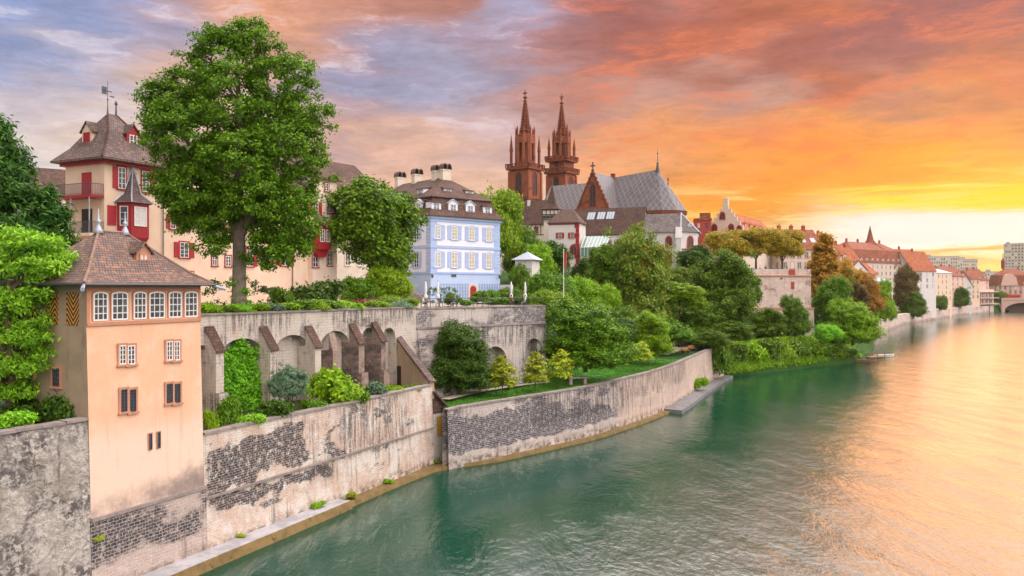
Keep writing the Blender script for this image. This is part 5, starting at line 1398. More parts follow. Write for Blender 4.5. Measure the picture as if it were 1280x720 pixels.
m = MB(); c = tuW/2; m.rings([(-.5, tuW+.5, -.5, tuW+.5, z1_), (-.5, tuW+.5, -.5, tuW+.5, z1_+.12), (c*.45, tuW-c*.45, c*.45, tuW-c*.45, z1_+1.6), (c-.08, c+.08, c-.08, c+.08, z2_)]); r = m.build('roof', MT['roof_brown'], tu)
m = MB(); m.lathe([(.14, -.2), (.08, .6), (.2, .75), (.02, 1.7)], 7, (c, c, z2_)); m.build('finial', MT['iron'], r)
# brown roofed house left of the turret
LB = Frame((xat(634, 222), 222), (.97, -.25), 14)
lbW = LB.t(682); lbE = LB.zp(660, 279); 
lb = house('canon_house', 'brown roofed half-timbered house left of the turret under the left spire', LB, lbW, 10, lbE, LB.zp(655, 252, 5)-lbE, 'infill', 'roof_brown', x0=-4, wins=[('F', (lbW-5.5, lbW-2.5, 1.0, 4), (lbE-2.6,))], win=dict(w=1.0, h=1.5, frame='red', trim='redstone'), chim=[(lbW*.55, 5, LB.zp(655, 252, 5), .9, .7)][:0])
chimney(lb, (LB.t(661, 4), 4, LB.zp(661, 258, 4)), .7, .6, 1.6, 'white', pots=1)
dormer(lb, (LB.t(670, 2), 2, lbE+1.6), 0, 1.0, .7, 1.4, .4, 'roof_brown', 'roof_brown')
m = MB()
for i in range(9): x = lbW*i/8; m.box(x-.1, x+.1, -.05, 0, lbE-3.2, lbE)
for z in (lbE-3.2, lbE-.25): m.box(0, lbW, -.06, 0, z, z+.22)
m.build('timber_frame', MT['darkwood'], lb)
# white garden house and pavilion in the hillside garden
GP = Frame((xat(644, 150), 150), (.9, -.43), 17)
gp = thing('pavilion', 'small garden pavilion with blue grey hipped roof among the shrubs', 'pavilion', GP.loc(), GP.rot)
gw = 3.3; z1_ = GP.zp(660, 325)
m = MB(); m.box(0, gw, 0, gw, -3, z1_); m.build('wall', MT['white'], gp)
m = MB(); m.rings([(-.5, gw+.5, -.5, gw+.5, z1_), (-.5, gw+.5, -.5, gw+.5, z1_+.1), (gw/2-.06, gw/2+.06, gw/2-.06, gw/2+.06, z1_+1.5)]); r = m.build('roof', MT['lead'], gp)
m = MB(); m.lathe([(.12, 0), (.05, .3), (.02, .7)], 6, (gw/2, gw/2, z1_+1.4)); m.build('finial', MT['lead'], r)
for u in (.9, 2.4): window(gp, (u, -.008, .6), 0, .8, 1.5, frame='blueshut')
GW2 = Frame((xat(712, 165), 165), (.95, -.3), 14)
gwl = thing('garden_wall', 'low white garden wall above the shrubs below the white annex', 'wall', GW2.loc(), GW2.rot)
m = MB(); m.box(0, GW2.t(750), 0, .5, -2, GW2.zp(730, 336)); m.build('masonry', MT['white'], gwl)
m = MB(); m.box(-.1, GW2.t(750)+.1, -.1, .6, GW2.zp(730, 336), GW2.zp(730, 335)+.1); m.build('coping', MT['coping'], gwl)
TW2 = Frame((xat(622, 138), 138), (.92, -.39), 14.5)
tw2 = thing('garden_wall', 'stepped grey garden wall with white planters right of the blue house', 'wall', TW2.loc(), TW2.rot)
m = MB(); m.box(0, TW2.t(640), 0, .5, -1, TW2.zp(630, 356)); m.build('masonry', MT['white'], tw2)
# red sandstone house and stepped gable house
RS = Frame((xat(868, 236), 236), (.98, -.2), 17)
house('court_house', 'narrow dark red building between the chapel apse and the stepped gable', RS, RS.t(889), 9, RS.zp(878, 275), .8, 'redstone', 'roof_red2', hip='flat', wins=[('F', (1.2, 3.4), (RS.zp(878, 296), RS.zp(878, 285)))], win=dict(w=.8, h=1.4, frame='red'))
SG = Frame((xat(885, 245), 245), (.86, -.51), 17)
sgW = SG.t(929); sgE = SG.zp(905, 287); sgT = SG.zp(905, 256)
sg = thing('stepped_gable_house', 'pale house with stepped gable and long orange red roof above the golden trees', 'house', SG.loc(), SG.rot)
m = MB(); poly = [(0, -3), (sgW, -3), (sgW, sgE)]; n = 6; c = sgW/2
st = (sgT-sgE)/n; hwid = sgW/2
for i in range(n): poly += [(sgW-hwid*i/n, sgE+st*(i+1)), (sgW-hwid*(i+1)/n+.45*(i == n-1), sgE+st*(i+1))]
for i in range(n-1, -1, -1): poly += [(hwid*(i+1)/n-.45*(i == n-1), sgE+st*(i+1)), (hwid*i/n, sgE+st*(i+1))]
m.xprism(poly, 0, .7); m.box(.3, sgW-.3, .7, 40, -3, sgE-.5); m.build('wall', MT['warmwhite'], sg)
m = MB(); slab_roof(m, .2, sgW-.2, .72, 40, sgE-.5, sgT-sgE-1.6, .1, .25, 'y'); m.build('roof', MT['roof_red'], sg)
m = MB(); m.box(c-.7, c+.7, .02, 1.3, sgT-.1, sgT+1.8); m.build('chimney', MT['warmwhite'], sg)
for px, pa, pb, w in ((903, 266, 274, 1.2), (893, 281, 289, 1.3), (914, 281, 289, 1.3), (924, 283, 289, 1.0)):
    rlancet(sg, SG.t(px), -.02, SG.zp(px, pb), 0, w, SG.zp(px, pa)-SG.zp(px, pb))
for y in (8, 14, 20, 26): dormer(sg, (sgW-1.6, y, sgE+1.4), R(90), 1.0, .8, 1.2, .4, 'roof_red', 'roof_red')
# second roof running behind
S2 = Frame((xat(930, 262), 262), (.75, -.66), 17)
# ------------------------------------------------------------------ cathedral terrace
PF = Frame((xat(940, 199), 199), (.98, .2), 0)
pf = thing('terrace_bastion', 'pale pink stone bastion of the cathedral terrace with red pilaster strips', 'bastion', PF.loc(), PF.rot)
pW = PF.t(1016); pT = zat(341, 202)
m = MB(); m.box(0, pW, .8, 26, 5, pT); m.box(-2.5, pW+.6, 0, 26, 2, zat(386, 201), .2, .25); m.build('masonry', MT['pfalz'], pf)
m = MB(); m.box(-.2, pW+.2, .55, .8, zat(345.5, 202), zat(344, 202)); m.box(-2.4, pW+.5, .04, .25, zat(386.5, 201), zat(384.5, 201)); m.build('string_course', MT['stone_trim'], pf)
m = MB()
for px, a, b, w in ((947, 345, 363, .7), (992, 337, 344, 1.6), (993, 352, 361, .8), (979, 347, 349, .5)): x = PF.t(px); m = MB(); m.box(x-w/2, x+w/2, .66, .8, zat(b, 202), zat(a, 202)); m.build('pilaster', MT['redstone'], pf)
m = MB(); m.box(0, pW, .8, 1.2, pT, pT+.9); m.build('parapet', MT['pfalz'], pf)
x = PF.t(1016); m = MB()
# ------------------------------------------------------------------ the town along the far bend
WF = dict(w=1.2, h=1.9, nx=2, ny=2, trim='stone_trim', tw=.15)
WW = dict(w=1.2, h=1.9, nx=2, ny=2, trim='warmwhite', tw=.15)
def town(name, label, px0, px1, py_e, py_r, D, ang, base, depth, wall, roof, rows=3, cols=5, axis='x', hip=None, win=WF, chim=2, dorm=0, roofwin=0, cat='house', zb=6, sidewin=2):
    fr = Frame((xat(px0, D), D), (math.cos(R(ang)), math.sin(R(ang))), base)
    W_ = fr.t(px1); ze = fr.zp((px0+px1)/2, py_e)
    rh = fr.zp((px0+px1)/2, py_r, depth/2 if axis == 'x' else 0)-ze
    zs = [ze-2.9-i*3.2 for i in range(rows) if ze-2.9-i*3.2 > -1]
    us = LX(W_*.5/cols, W_*(1-.5/cols), cols) if cols > 1 else [W_/2]
    w = dict(win); w['w'] = min(w['w'], W_/cols*.6)
    rz = ze+rh
    ch = [(W_*(i+.7)/(chim+.4), depth*.5, rz-.2, 1.0) for i in range(chim)] if axis == 'x' else [(W_*.5, depth*(i+.7)/(chim+.4), rz-.2, 1.0) for i in range(chim)]
    dr = [('F', W_*(i+.5)/dorm, ze+.5, 2.0) for i in range(dorm)]
    o = house(name, label, fr, W_, depth, ze, rh, wall, roof, axis, hip, [('F', us, zs), ('L', LX(depth*.2, depth*.8, sidewin), zs)], w, base=-8, chim=ch, dorm=dr, cat=cat)
    for i in range(roofwin):
        m = MB(); x = W_*(i+.6)/(roofwin+.2); s = rh/(depth/2); y = depth*.2; z = ze+s*y+.3
        m.face([(x-.8, y-.7, z-.7*s), (x+.8, y-.7, z-.7*s), (x+.8, y+.9, z+.9*s), (x-.8, y+.9, z+.9*s)]); m.face([(x-.8, y-.7, z-.7*s-.1), (x-.8, y+.9, z+.9*s-.1), (x+.8, y+.9, z+.9*s-.1), (x+.8, y-.7, z-.7*s-.1)]); m.build('skylight', MT['skyl'], o)
    return o, fr, W_, ze, rz
town('town_house', 'white gabled house with rust red roof and skylights right of the golden trees', 977, 1030, 311, 288, 262, 12, 17, 14, 'warmwhite', 'roof_red2', 3, 6, roofwin=4, chim=3)
town('town_house', 'rust red roofed house behind the orange poplar with two chimneys', 1008, 1052, 318, 294, 300, 20, 16, 14, 'pinkfar', 'roof_red2', 3, 5, dorm=3, roofwin=2)
town('town_house', 'orange roofed house stepping down behind the rust coloured trees', 1035, 1066, 326, 306, 335, 24, 15, 13, 'warmwhite', 'roof_red', 3, 4, dorm=2, chim=3)
town('town_house', 'cream house with steep roof of red tiles left of the large hotel', 1050, 1078, 331, 310, 372, 26, 14, 13, 'ivory', 'roof_red', 3, 4, chim=2, dorm=2)
ho, hf_, hW_, hze, hrz = town('hotel', 'large white hotel with mansard roof and rows of dormers under a slim spire', 1066, 1126, 329, 304, 420, 36, 12, 16, 'warmwhite', 'roof_red2', 5, 11, hip='mansard', win=WW, chim=4, dorm=9)
sp = Frame((xat(1080, 440), 440), (1, 0), 14)
tt = thing('spire_turret', 'small square turret with slim needle spire above the hotel roofs', 'turret', sp.loc(), sp.rot)
a, b = sp.zp(1090, 303), sp.zp(1090, 281); w = 11.0
m = MB(); m.box(0, w, 0, w, -5, a-4.5); m.build('wall', MT['peachfar'], tt)
m = MB(); m.rings([(-.6, w+.6, -.6, w+.6, a-4.5), (w*.3, w*.7, w*.3, w*.7, a), (w*.38, w*.62, w*.38, w*.62, a+1.6), (w/2-.05, w/2+.05, w/2-.05, w/2+.05, b)]); m.build('spire', MT['roof_red2'], tt)
for u in (1.8, 4.6): window(tt, (u, -.01, a-8.5), 0, 1.2, 2.2, trim='stone_trim')
town('town_house', 'white house with grey-white gable wall below the hotel', 1062, 1084, 338, 326, 372, 30, 10, 12, 'white', 'roof_red2', 3, 3, axis='y', chim=1)
town('town_house', 'narrow cream house with tall windows at the foot of the hotel', 1079, 1097, 342, 330, 392, 36, 9, 12, 'ivory', 'roof_red', 4, 3, chim=1)
town('town_house', 'white waterside house with flat lead roof right of the rust trees', 1097, 1116, 352, 347, 398, 40, 7, 12, 'warmwhite', 'lead', 4, 3, hip=3.0, chim=1)
town('great_house', 'broad house under a huge orange red hipped roof behind the brown tree', 1117, 1166, 337, 312, 455, 30, 10, 18, 'ivory', 'roof_red', 4, 8, hip=7, chim=1, dorm=0)
town('great_house', 'house with steep orange red gable roof beside the huge hipped roof', 1140, 1170, 338, 315, 440, 30, 9, 14, 'white', 'roof_red', 3, 4, axis='x', chim=1)
town('town_house', 'flat fronted peach house with four rows of windows above the river', 1150, 1190, 341, 336, 470, 42, 6, 14, 'peachfar', 'lead', 5, 8, hip=4, chim=1, win=WW)
town('town_house', 'rust roofed house peeping between the peach house and the white gable', 1182, 1206, 345, 334, 520, 44, 6, 12, 'pinkfar', 'roof_red2', 3, 4, chim=2, dorm=2)
g1_, f1, w1, e1, r1 = town('gabled_house', 'white house turning its bare gable to the river', 1193, 1215, 356, 340, 543, 8, 4, 20, 'white', 'roof_red2', 1, 2, axis='y', chim=1, win=dict(w=1.0, h=1.2, trim='warmwhite', tw=.1))
town('town_house', 'narrow tall pale house with dark red roof beside the white gable', 1214, 1225, 349, 338, 556, 20, 4, 14, 'peachfar', 'roof_red2', 4, 2, chim=1)
town('town_house', 'dark roofed house with dormers left of the brown palace', 1222, 1236, 350, 337, 572, 28, 5, 14, 'pinkfar', 'roof_red2', 3, 3, chim=1, dorm=2)
town('slab_block', 'long white office slab with flat roof on the skyline', 1158, 1200, 321, 319, 760, -14, 8, 16, 'warmwhite', 'lead', 6, 14, hip='flat', chim=0, cat='office block', win=dict(w=2.0, h=1.7, trim=None))
town('slab_block', 'lower white office slab with flat roof on the skyline', 1200.5, 1222, 324, 322, 790, -14, 8, 16, 'warmwhite', 'lead', 6, 8, hip='flat', chim=0, cat='office block', win=dict(w=2.0, h=1.7, trim=None))
town('slab_block', 'pale terraced office block with ribbon windows left of the brown palace', 1231, 1252, 340, 338, 700, -20, 6, 16, 'white', 'lead', 6, 7, hip='flat', chim=0, cat='office block', win=dict(w=2.2, h=1.5, trim=None))
town('tower_block', 'tall pale tower block with dense rows of windows at the right edge', 1256, 1300, 304.5, 303.5, 900, -28, 8, 24, 'warmwhite', 'lead', 12, 11, hip='flat', chim=0, cat='tower block', win=dict(w=2.4, h=2.0, trim=None))
pl_, fp, wp_, ep, rp = town('palace', 'brown stone palace with curved gable and steep red roofs above the bridge', 1247, 1292, 357, 336, 640, -12, 5, 20, 'pinkfar', 'roof_red2', 3, 7, hip='mansard', chim=2, dorm=2, win=dict(w=1.6, h=2.6, rise=.5, trim='stone_trim', tw=.3))
m = MB(); c = fp.t(1261.5); m.xprism([(c-6, ep), (c+6, ep), (c+5, ep+4)]+[(c+5*math.cos(math.pi*i/8), ep+4+5*math.sin(math.pi*i/8)) for i in range(1, 8)]+[(c-5, ep+4)], -.8, 2); m.build('curved_gable', MT['pinkfar'], pl_)
m = MB(); m.lathe([(1.3, 0), (1.3, 5), (1.7, 5.2), (.3, 8), (.15, 12)], 8, (c-3, 4, rp)); m.build('lantern_spire', MT['roof_red2'], pl_)
# cafe terraces over the water
CF = Frame((xat(1224, 562), 562), (.80, .60), 1)
cf = thing('cafe', 'waterside cafe with stacked open balconies and a flat awning roof', 'cafe', CF.loc(), CF.rot); cw_ = CF.t(1247)
m = MB(); m.box(0, cw_, 2.5, 12, -3, 15); m.build('wall', MT['pinkfar'], cf)
m = MB()
for z in (5, 9, 13.2): m.box(-.3, cw_+.3, -1.0, 2.5, z, z+.4)
m.build('balcony', MT['warmwhite'], cf)
m = MB()
for z in (5.4, 9.4):
    m.box(-.3, cw_+.3, -.98, -.9, z+.9, z+1.0)
    for i in range(12): x = -.3+(cw_+.6)*i/11; m.box(x-.05, x+.05, -.97, -.9, z, z+.9)
for x in (0, cw_/2, cw_): m.box(x-.15, x+.15, -.85, -.55, -2, 13.2)
m.build('railing', MT['iron'], cf)
for x in LX(cw_*.15, cw_*.85, 4):
    for z in (5.6, 9.6): window(cf, (x, 2.49, z), 0, 2.2, 2.4, trim=None)
# river wall under the town
pts = [(128, 296.5), (185, 397), (235, 463), (284, 533), (330, 576)]
o = thing('river_wall', 'long pale river wall below the far houses', 'river wall', (128, 296.5, 0))
m = MB(); s = 0
for (xa, ya), (xb, yb2) in zip(pts, pts[1:]):
    L = math.hypot(xb-xa, yb2-ya); za, zb_ = 4.8, 4.8; f = lambda x, y, z, q=0: (x-128+IN.x*q, y-296.5+IN.y*q, z)
    m.face([f(xa, ya, -1), f(xb, yb2, -1), f(xb, yb2, zb_), f(xa, ya, za)], [(s, -1), (s+L, -1), (s+L, zb_), (s, za)]); m.face([f(xa, ya, za), f(xb, yb2, zb_), f(xb, yb2, zb_, 2), f(xa, ya, za, 2)]); s += L
m.build('masonry', MT['pfalz'], o)
# bridge at the right edge
BRG = Frame((xat(1252, 590), 590), (.93, -.37), 0)
br = thing('stone_bridge', 'stone arch bridge entering at the right edge below the brown palace', 'bridge', BRG.loc(), BRG.rot)
L = 170; zd = zat(374, 590); m = MB()
spans = [(2+i*28, 26+i*28) for i in range(6)]
arcade(m, 0, L, -1, zd, [(a, b, 1.2, zd-3.6) for a, b in spans], 14, 16)
# a back face and openings read as real vaults
m.build('masonry', MT['pinkfar'], br)
m = MB(); m.box(0, L, -.3, .2, zd-.6, zd+.9)
for a, b in spans: m.box(b, b+4, -2.5, 0, -1, 3.4, .3, .3)
m.build('parapet', MT['pinkfar'], br)
TR = Frame(BRG.w(3, 4), BRG.d, zd)
MT['tram'] = flat('red tram paint', (.55, .04, .03), .35)
trm = thing('tram', 'small red tram crossing at the bridge head', 'tram', TR.loc(), TR.rot)
m = MB(); m.rings([(0, 9, 0, 2.3, .4), (0, 9, 0, 2.3, 2.9), (.3, 8.7, .2, 2.1, 3.3)]); m.build('body', MT['tram'], trm)
m = MB(); m.box(.4, 8.6, -.03, .0, 1.5, 2.5); m.build('window', MT['glass'], trm)
m = MB()
for x in (1.6, 2.6, 6.4, 7.4): m.T = Matrix.Translation((x, .1, .35)) @ Matrix.Rotation(R(90), 4, 'X'); m.lathe([(.34, -.1), (.34, .1)], 10)
m.T = None; m.build('wheel', MT['iron'], trm)
# ------------------------------------------------------------------ vegetation
def npmesh(name, V, Q, mat):
    me = bpy.data.meshes.new(name); nv, nq = len(V), len(Q); k = Q.shape[1]
    me.vertices.add(nv); me.vertices.foreach_set('co', V.astype(np.float32).ravel())
    me.loops.add(nq*k); me.loops.foreach_set('vertex_index', Q.astype(np.int32).ravel())
    me.polygons.add(nq); me.polygons.foreach_set('loop_start', np.arange(nq, dtype=np.int32)*k)
    try: me.polygons.foreach_set('loop_total', np.full(nq, k, dtype=np.int32))
    except Exception: pass
    me.materials.append(mat); me.update(calc_edges=True); return me
def leaves(centers, dirs, per, leaf, cr, rs, droop=.0, elong=1.5, flat_=.75, up=.45):
    n = len(centers)*per
    c = np.repeat(centers, per, 0); d = np.repeat(dirs, per, 0)
    p = c+rs.normal(0, 1, (n, 3))*np.array([cr, cr, cr*flat_])*.62
    nr = d*.7+rs.normal(0, .55, (n, 3))+np.array([0, 0, up]); nr /= np.linalg.norm(nr, axis=1, keepdims=True)
    t = np.cross(nr, rs.normal(0, 1, (n, 3))); t /= np.linalg.norm(t, axis=1, keepdims=True)
    t[:, 2] -= droop; t /= np.linalg.norm(t, axis=1, keepdims=True)
    b = np.cross(nr, t); s = leaf*rs.uniform(.65, 1.3, (n, 1))
    V = np.stack([p-t*s*elong*.5, p+b*s*.42-t*s*.1, p+t*s*elong*.5, p-b*s*.42-t*s*.1], 1).reshape(-1, 3)
    return V, np.arange(n*4).reshape(-1, 4)
def crown(name, lobes, nclump, per, leaf, cr, seed, mat, inner=.25, bottom=-.55, rough=.16, **kw):
    rs = np.random.RandomState(seed); L = np.array(lobes, float)
    wgt = (L[:, 3]*L[:, 4]+L[:, 4]*L[:, 5]+L[:, 3]*L[:, 5]); wgt /= wgt.sum()
    C, Dr = [], []
    while len(C) < nclump:
        l = L[rs.choice(len(L), p=wgt)]; d = rs.normal(0, 1, 3); d /= np.linalg.norm(d)
        if d[2] < bottom: continue
        r = (1-inner*rs.rand()**2)*(1+rough*rs.randn()) if rs.rand() < .86 else rs.uniform(.3, .85)
        p = l[:3]+d*l[3:]*r
        # skip clumps deep inside another lobe
        q = (((p-L[:, :3])/L[:, 3:])**2).sum(1)
        if (q < .42).any() and rs.rand() < .8: continue
        C.append(p); Dr.append(d)
    V, Q = leaves(np.array(C), np.array(Dr), per, leaf, cr, rs, **kw)
    return npmesh(name, V, Q, mat)
def limbs(m, z0, h, r, tips, rs, seg=8, bend=.25):
    """tapered trunk with limbs that reach the given points"""
    top = Vector((rs.uniform(-.2, .2), rs.uniform(-.2, .2), h))
    m.lathe([(r*1.5, z0), (r*1.15, z0+.35*r*3), (r, z0+h*.25)], seg)
    m.tube([(0, 0, z0+h*.2), top*.55, top], [r, r*.8, r*.35], seg)
    for t in tips:
        t = Vector(t); s = Vector((0, 0, 0)).lerp(top, rs.uniform(.42, .85)); mid = s.lerp(t, .5)+Vector((0, 0, -bend*(t-s).length*.3))
        m.tube([s, mid, t], [r*.5, r*.3, r*.09], 6)
TREE = {}
def deftree(kind, lobes, nclump, per, leaf, cr, seed, trunk_h, trunk_r, bark='bark', **kw):
    """library of crowns; kept as meshes and linked by every tree of the kind"""
    rs = random.Random(seed); m = MB()
    tips = [(l[0]*.8, l[1]*.8, l[2]) for l in lobes]
    limbs(m, 0, trunk_h, trunk_r, tips, rs)
    TREE[kind] = (crown(kind, lobes, nclump, per, leaf, cr, seed, G['mid'], **kw), m.mesh(kind+' trunk', MT[bark], smooth=False))
def lobeset(seed, n, rx, rz, z, s=.5):
    rs = random.Random(seed); out = [(0, 0, z, rx*.72, rx*.72, rz*.8)]
    for i in range(n):
        a = 2*math.pi*i/n+rs.uniform(-.4, .4); e = rs.uniform(-.6, .9)
        k = s*rs.uniform(.75, 1.15); out.append((rx*.62*math.cos(a)*math.cos(e*.8), rx*.62*math.sin(a)*math.cos(e*.8), z+rz*.68*math.sin(e), rx*k, rx*k, rz*k*.9))
    return out
# unit trees about 10 m tall
deftree('broad', lobeset(1, 9, 4.0, 3.6, 6.2), 520, 74, 0.228, 0.558, 11, 5, .26)
deftree('round', lobeset(2, 11, 3.8, 4.2, 5.4, .42), 560, 74, 0.213, 0.495, 12, 4, .24)
deftree('tall', lobeset(3, 10, 2.7, 4.6, 5.6, .5), 480, 74, 0.205, 0.468, 13, 5, .22)
deftree('open', lobeset(4, 12, 4.1, 3.9, 6.0, .34), 420, 74, 0.205, 0.450, 14, 5.5, .22, rough=.22)
deftree('poplar', [(0, 0, 2.6, 1.1, 1.1, 2.4), (.15, .1, 5, 1.35, 1.3, 2.8), (-.1, 0, 7.6, .95, .95, 2.3)], 300, 74, 0.182, 0.360, 15, 6, .18)
deftree('sapling', [(0, 0, 3.6, 1.9, 1.9, 1.0), (.2, .1, 5.2, 1.9, 1.8, 1.3), (-.2, -.1, 7, 1.4, 1.4, 1.3), (.1, 0, 8.7, .8, .8, 1.3)], 90, 34, .36, .55, 16, 8, .13, rough=.3)
deftree('shrub', lobeset(6, 8, 4.6, 3.4, 3.4, .5), 380, 74, 0.258, 0.630, 17, 2.5, .2, bottom=-.9)
deftree('willow', lobeset(7, 9, 3.8, 3.8, 5.4, .45), 460, 74, 0.228, 0.540, 18, 4, .25, droop=.8, elong=2.2, bottom=-.9)
deftree('bushy', lobeset(8, 9, 3.6, 2.6, 3.0, .5)+lobeset(9, 7, 3.0, 3.0, 6.4, .5), 820, 84, .175, .48, 19, 4, .24, bottom=-1, rough=.24, inner=.4)
for k in ('low', 'low2'):
    s_ = 21 if k == 'low' else 22
    TREE[k] = (crown(k, lobeset(s_, 7, 1.0, .62, .5, .5), 120, 40, .125, .2, s_, G['mid'], bottom=-.3), None)
def tree(name, label, cat, kind, px, D, py_top, halfpx, base, fol, group=None, rot=None, trunk=True, z0=None, ang=0.0, sy=None):
    me, tk = TREE[kind]
    zt = zat(py_top, D); x = xat(px, D); h = zt-base
    ux, uz = {'broad': (4.4, 10.2), 'round': (4.2, 10.0), 'tall': (3.1, 10.4), 'open': (4.6, 10.3), 'poplar': (1.5, 10.1), 'sapling': (2.1, 10.0), 'shrub': (5.2, 7.2), 'willow': (4.4, 9.6), 'bushy': (4.1, 9.7), 'low': (1.15, 1.15), 'low2': (1.15, 1.15)}[kind]
    s = halfpx/F*D/ux; sz = h/uz
    rz = rot if rot is not None else rng.uniform(0, 6.28)
    if tk is None:
        o = link(name, me, None, (x, D, base), rz, (s, s, sz), G[fol]); return tag(o, label, cat, group)
    o = thing(name, label, cat, (x, D, base), rz, group)
    link('crown', me, o, (0, 0, 0), 0, (s, s, sz), G[fol])
    if trunk: link('trunk', tk, o, (0, 0, 0), 0, (min(s, sz), min(s, sz), sz))
    return o
T = tree
G['lawnblade'] = foliage('grass blades', (.035, .14, .006), (.075, .22, .008), (.07, .15, .01), .3, 1.2)
# --- the great plane tree before the mansion
DH = 67.0
hx, hbase = xat(299, DH), TERR
m = MB(); rs_ = random.Random(5)
hl_ = []
def HL(px, py, r, dy=0.0, rz=None):
    px = 292+(px-292)*.92
    hl_.append((xat(px, DH)-hx, dy, zat(py, DH)-hbase, r, r, rz or r*.85))
for q in ((290, 70, 2.6, 0), (265, 60, 1.9, .6), (318, 52, 2.0, -.4), (350, 100, 2.4, .5), (372, 95, 1.8, -.8), (240, 110, 2.6, .4), (212, 130, 2.2, -.6), (195, 145, 1.7, .7), (388, 140, 1.9, .6), (300, 130, 3.2, -1.6), (340, 160, 3.0, 1.8),
          (240, 170, 3.0, -1.8), (216, 188, 2.3, 1.2), (212, 212, 1.6, -.4), (280, 190, 3.2, 2.4), (315, 205, 3.0, -2.6), (375, 185, 2.6, -1.2), (390, 220, 2.0, .5), (225, 235, 2.3, .3), (222, 244, 1.6, -1.0), (255, 240, 2.2, -2.2), (350, 240, 2.6, 2.0), (380, 262, 2.0, -1.0), (330, 255, 2.2, -2.8),
          (370, 292, 1.7, .3), (350, 305, 1.5, -1.5), (275, 275, 1.5, -1.6), (242, 262, 1.4, -.8), (326, 325, 1.1, -1.6), (272, 308, 1.1, -2.2), (385, 285, 1.2, .8), (345, 325, 1.0, -.6), (256, 262, 1.9, .8), (244, 288, 1.2, -1.0), (338, 284, 1.9, .8), (318, 268, 1.7, 1.5), (362, 318, 1.2, -.4), (376, 308, 1.2, .9), (334, 306, 1.2, 1.2), (268, 290, 1.2, 1.2), (225, 262, 1.4, 1.0)): HL(*q)
hc = crown('plane tree crown', hl_, 1500, 96, .172, .46, 77, G['hero'], inner=.3, bottom=-.75, rough=.13, flat_=.7)
ht = thing('plane_tree', 'towering bright green plane tree standing before the mansion', 'tree', (hx, DH, hbase))
link('crown', hc, ht)
zz = lambda py: zat(py, DH)-hbase
xx = lambda px: xat(px, DH)-hx
m.lathe([(.95, -.3), (.68, .5), (.58, 1.6), (.52, zz(330)), (.50, zz(300))], 12)
m.tube([(0, 0, zz(305)), (xx(297), .2, zz(250)), (xx(300), 0, zz(190)), (xx(298), 0, zz(120)), (xx(296), 0, zz(60))], [.5, .42, .3, .2, .08], 9)
for p, r in (([(299, 300), (318, 250), (340, 210), (362, 150), (370, 105)], .36), ([(299, 295), (278, 255), (255, 215), (230, 165), (215, 135)], .36), ([(299, 285), (330, 262), (360, 240), (385, 215)], .26), ([(298, 275), (262, 250), (225, 235), (200, 215)], .24), ([(298, 210), (320, 160), (335, 110), (330, 60)], .2), ([(298, 220), (275, 160), (260, 100), (262, 65)], .2)):
    m.tube([(xx(a), rs_.uniform(-.8, .8) if i else 0, zz(b)) for i, (a, b) in enumerate(p)], [r*(1-.8*i/(len(p)-1)) for i in range(len(p))], 7)
m.build('trunk', MT['barkgrey'], ht)
m = MB()
iv = crown('ivy', [(0, -.1, 2.0, .75, .75, 1.6)], 26, 30, .16, .3, 5, G['ivy'], bottom=-1); link('climbing_ivy', iv, ht)
# --- dark yew at the left edge
m_y = []
for i in range(20):
    u = i/19; r = 5.0*(1-u)**.8+.5; a = i*2.4
    m_y.append((math.cos(a)*r*.5, math.sin(a)*r*.5, 2.6+u*15.2, r*.62, r*.62, 1.5))
DY = 58
yw = thing('yew_tree', 'tall dark yew at the left edge behind the tower house', 'tree', (xat(0, DY), DY, 9.8))
link('crown', crown('yew crown', m_y, 1700, 44, .16, .46, 31, G['yew'], rough=.2, elong=3.0, droop=.35, bottom=-.4), yw)
m = MB(); m.tube([(0, 0, -.3), (.1, 0, 6), (0, 0, 17.5)], [.5, .4, .05], 8); m.build('trunk', MT['bark'], yw)
yb_ = []
for i in range(16):
    u = i/15; r = 3.0*(1-u)**.7+.4; a = i*2.4; yb_.append((math.cos(a)*r*.5, math.sin(a)*r*.5, 1.5+u*11.5, r*.62, r*.62, 1.3))
DY2 = 59
yw2 = thing('yew_tree', 'second lower yew in front of the mansion porch', 'tree', (xat(64, DY2), DY2, 9.8))
link('crown', crown('yew crown', yb_, 760, 40, .16, .46, 32, G['yew'], rough=.2, elong=3.0, droop=.35, bottom=-.4), yw2)
m = MB(); m.tube([(0, 0, -.3), (.1, 0, 5), (0, 0, 13)], [.4, .3, .05], 8); m.build('trunk', MT['bark'], yw2)
# --- light robinia with drooping sprays
DR = 46.0
fr_l = []
for (px, py, r) in ((18, 300, .9), (45, 305, 1.0), (62, 322, .8), (20, 335, 1.3), (48, 345, 1.1), (70, 335, .6), (12, 375, 1.4), (40, 385, 1.0), (52, 370, .8), (20, 420, 1.3), (45, 425, .9), (5, 460, 1.3), (38, 460, .9), (54, 440, .7), (25, 490, 1.0), (52, 405, .7), (-15, 330, 1.4), (-15, 400, 1.4), (-20, 460, 1.3)):
    fr_l.append((xat(px, DR)-xat(10, DR), (px % 7-3)*.25, zat(py, DR)-9.6, r, r, r*.55))
rb = thing('robinia_tree', 'lime green robinia with drooping sprays left of the tower house', 'tree', (xat(10, DR), DR, 9.6))
link('crown', crown('robinia crown', fr_l, 560, 46, .135, .40, 41, G['lime'], rough=.2, droop=.5, elong=2.2, bottom=-.5, flat_=.5), rb)
m = MB(); m.tube([(0, 0, -.3), (.2, .1, 3), (-.1, 0, 6), (.2, 0, 9.5)], [.24, .2, .14, .05], 7)
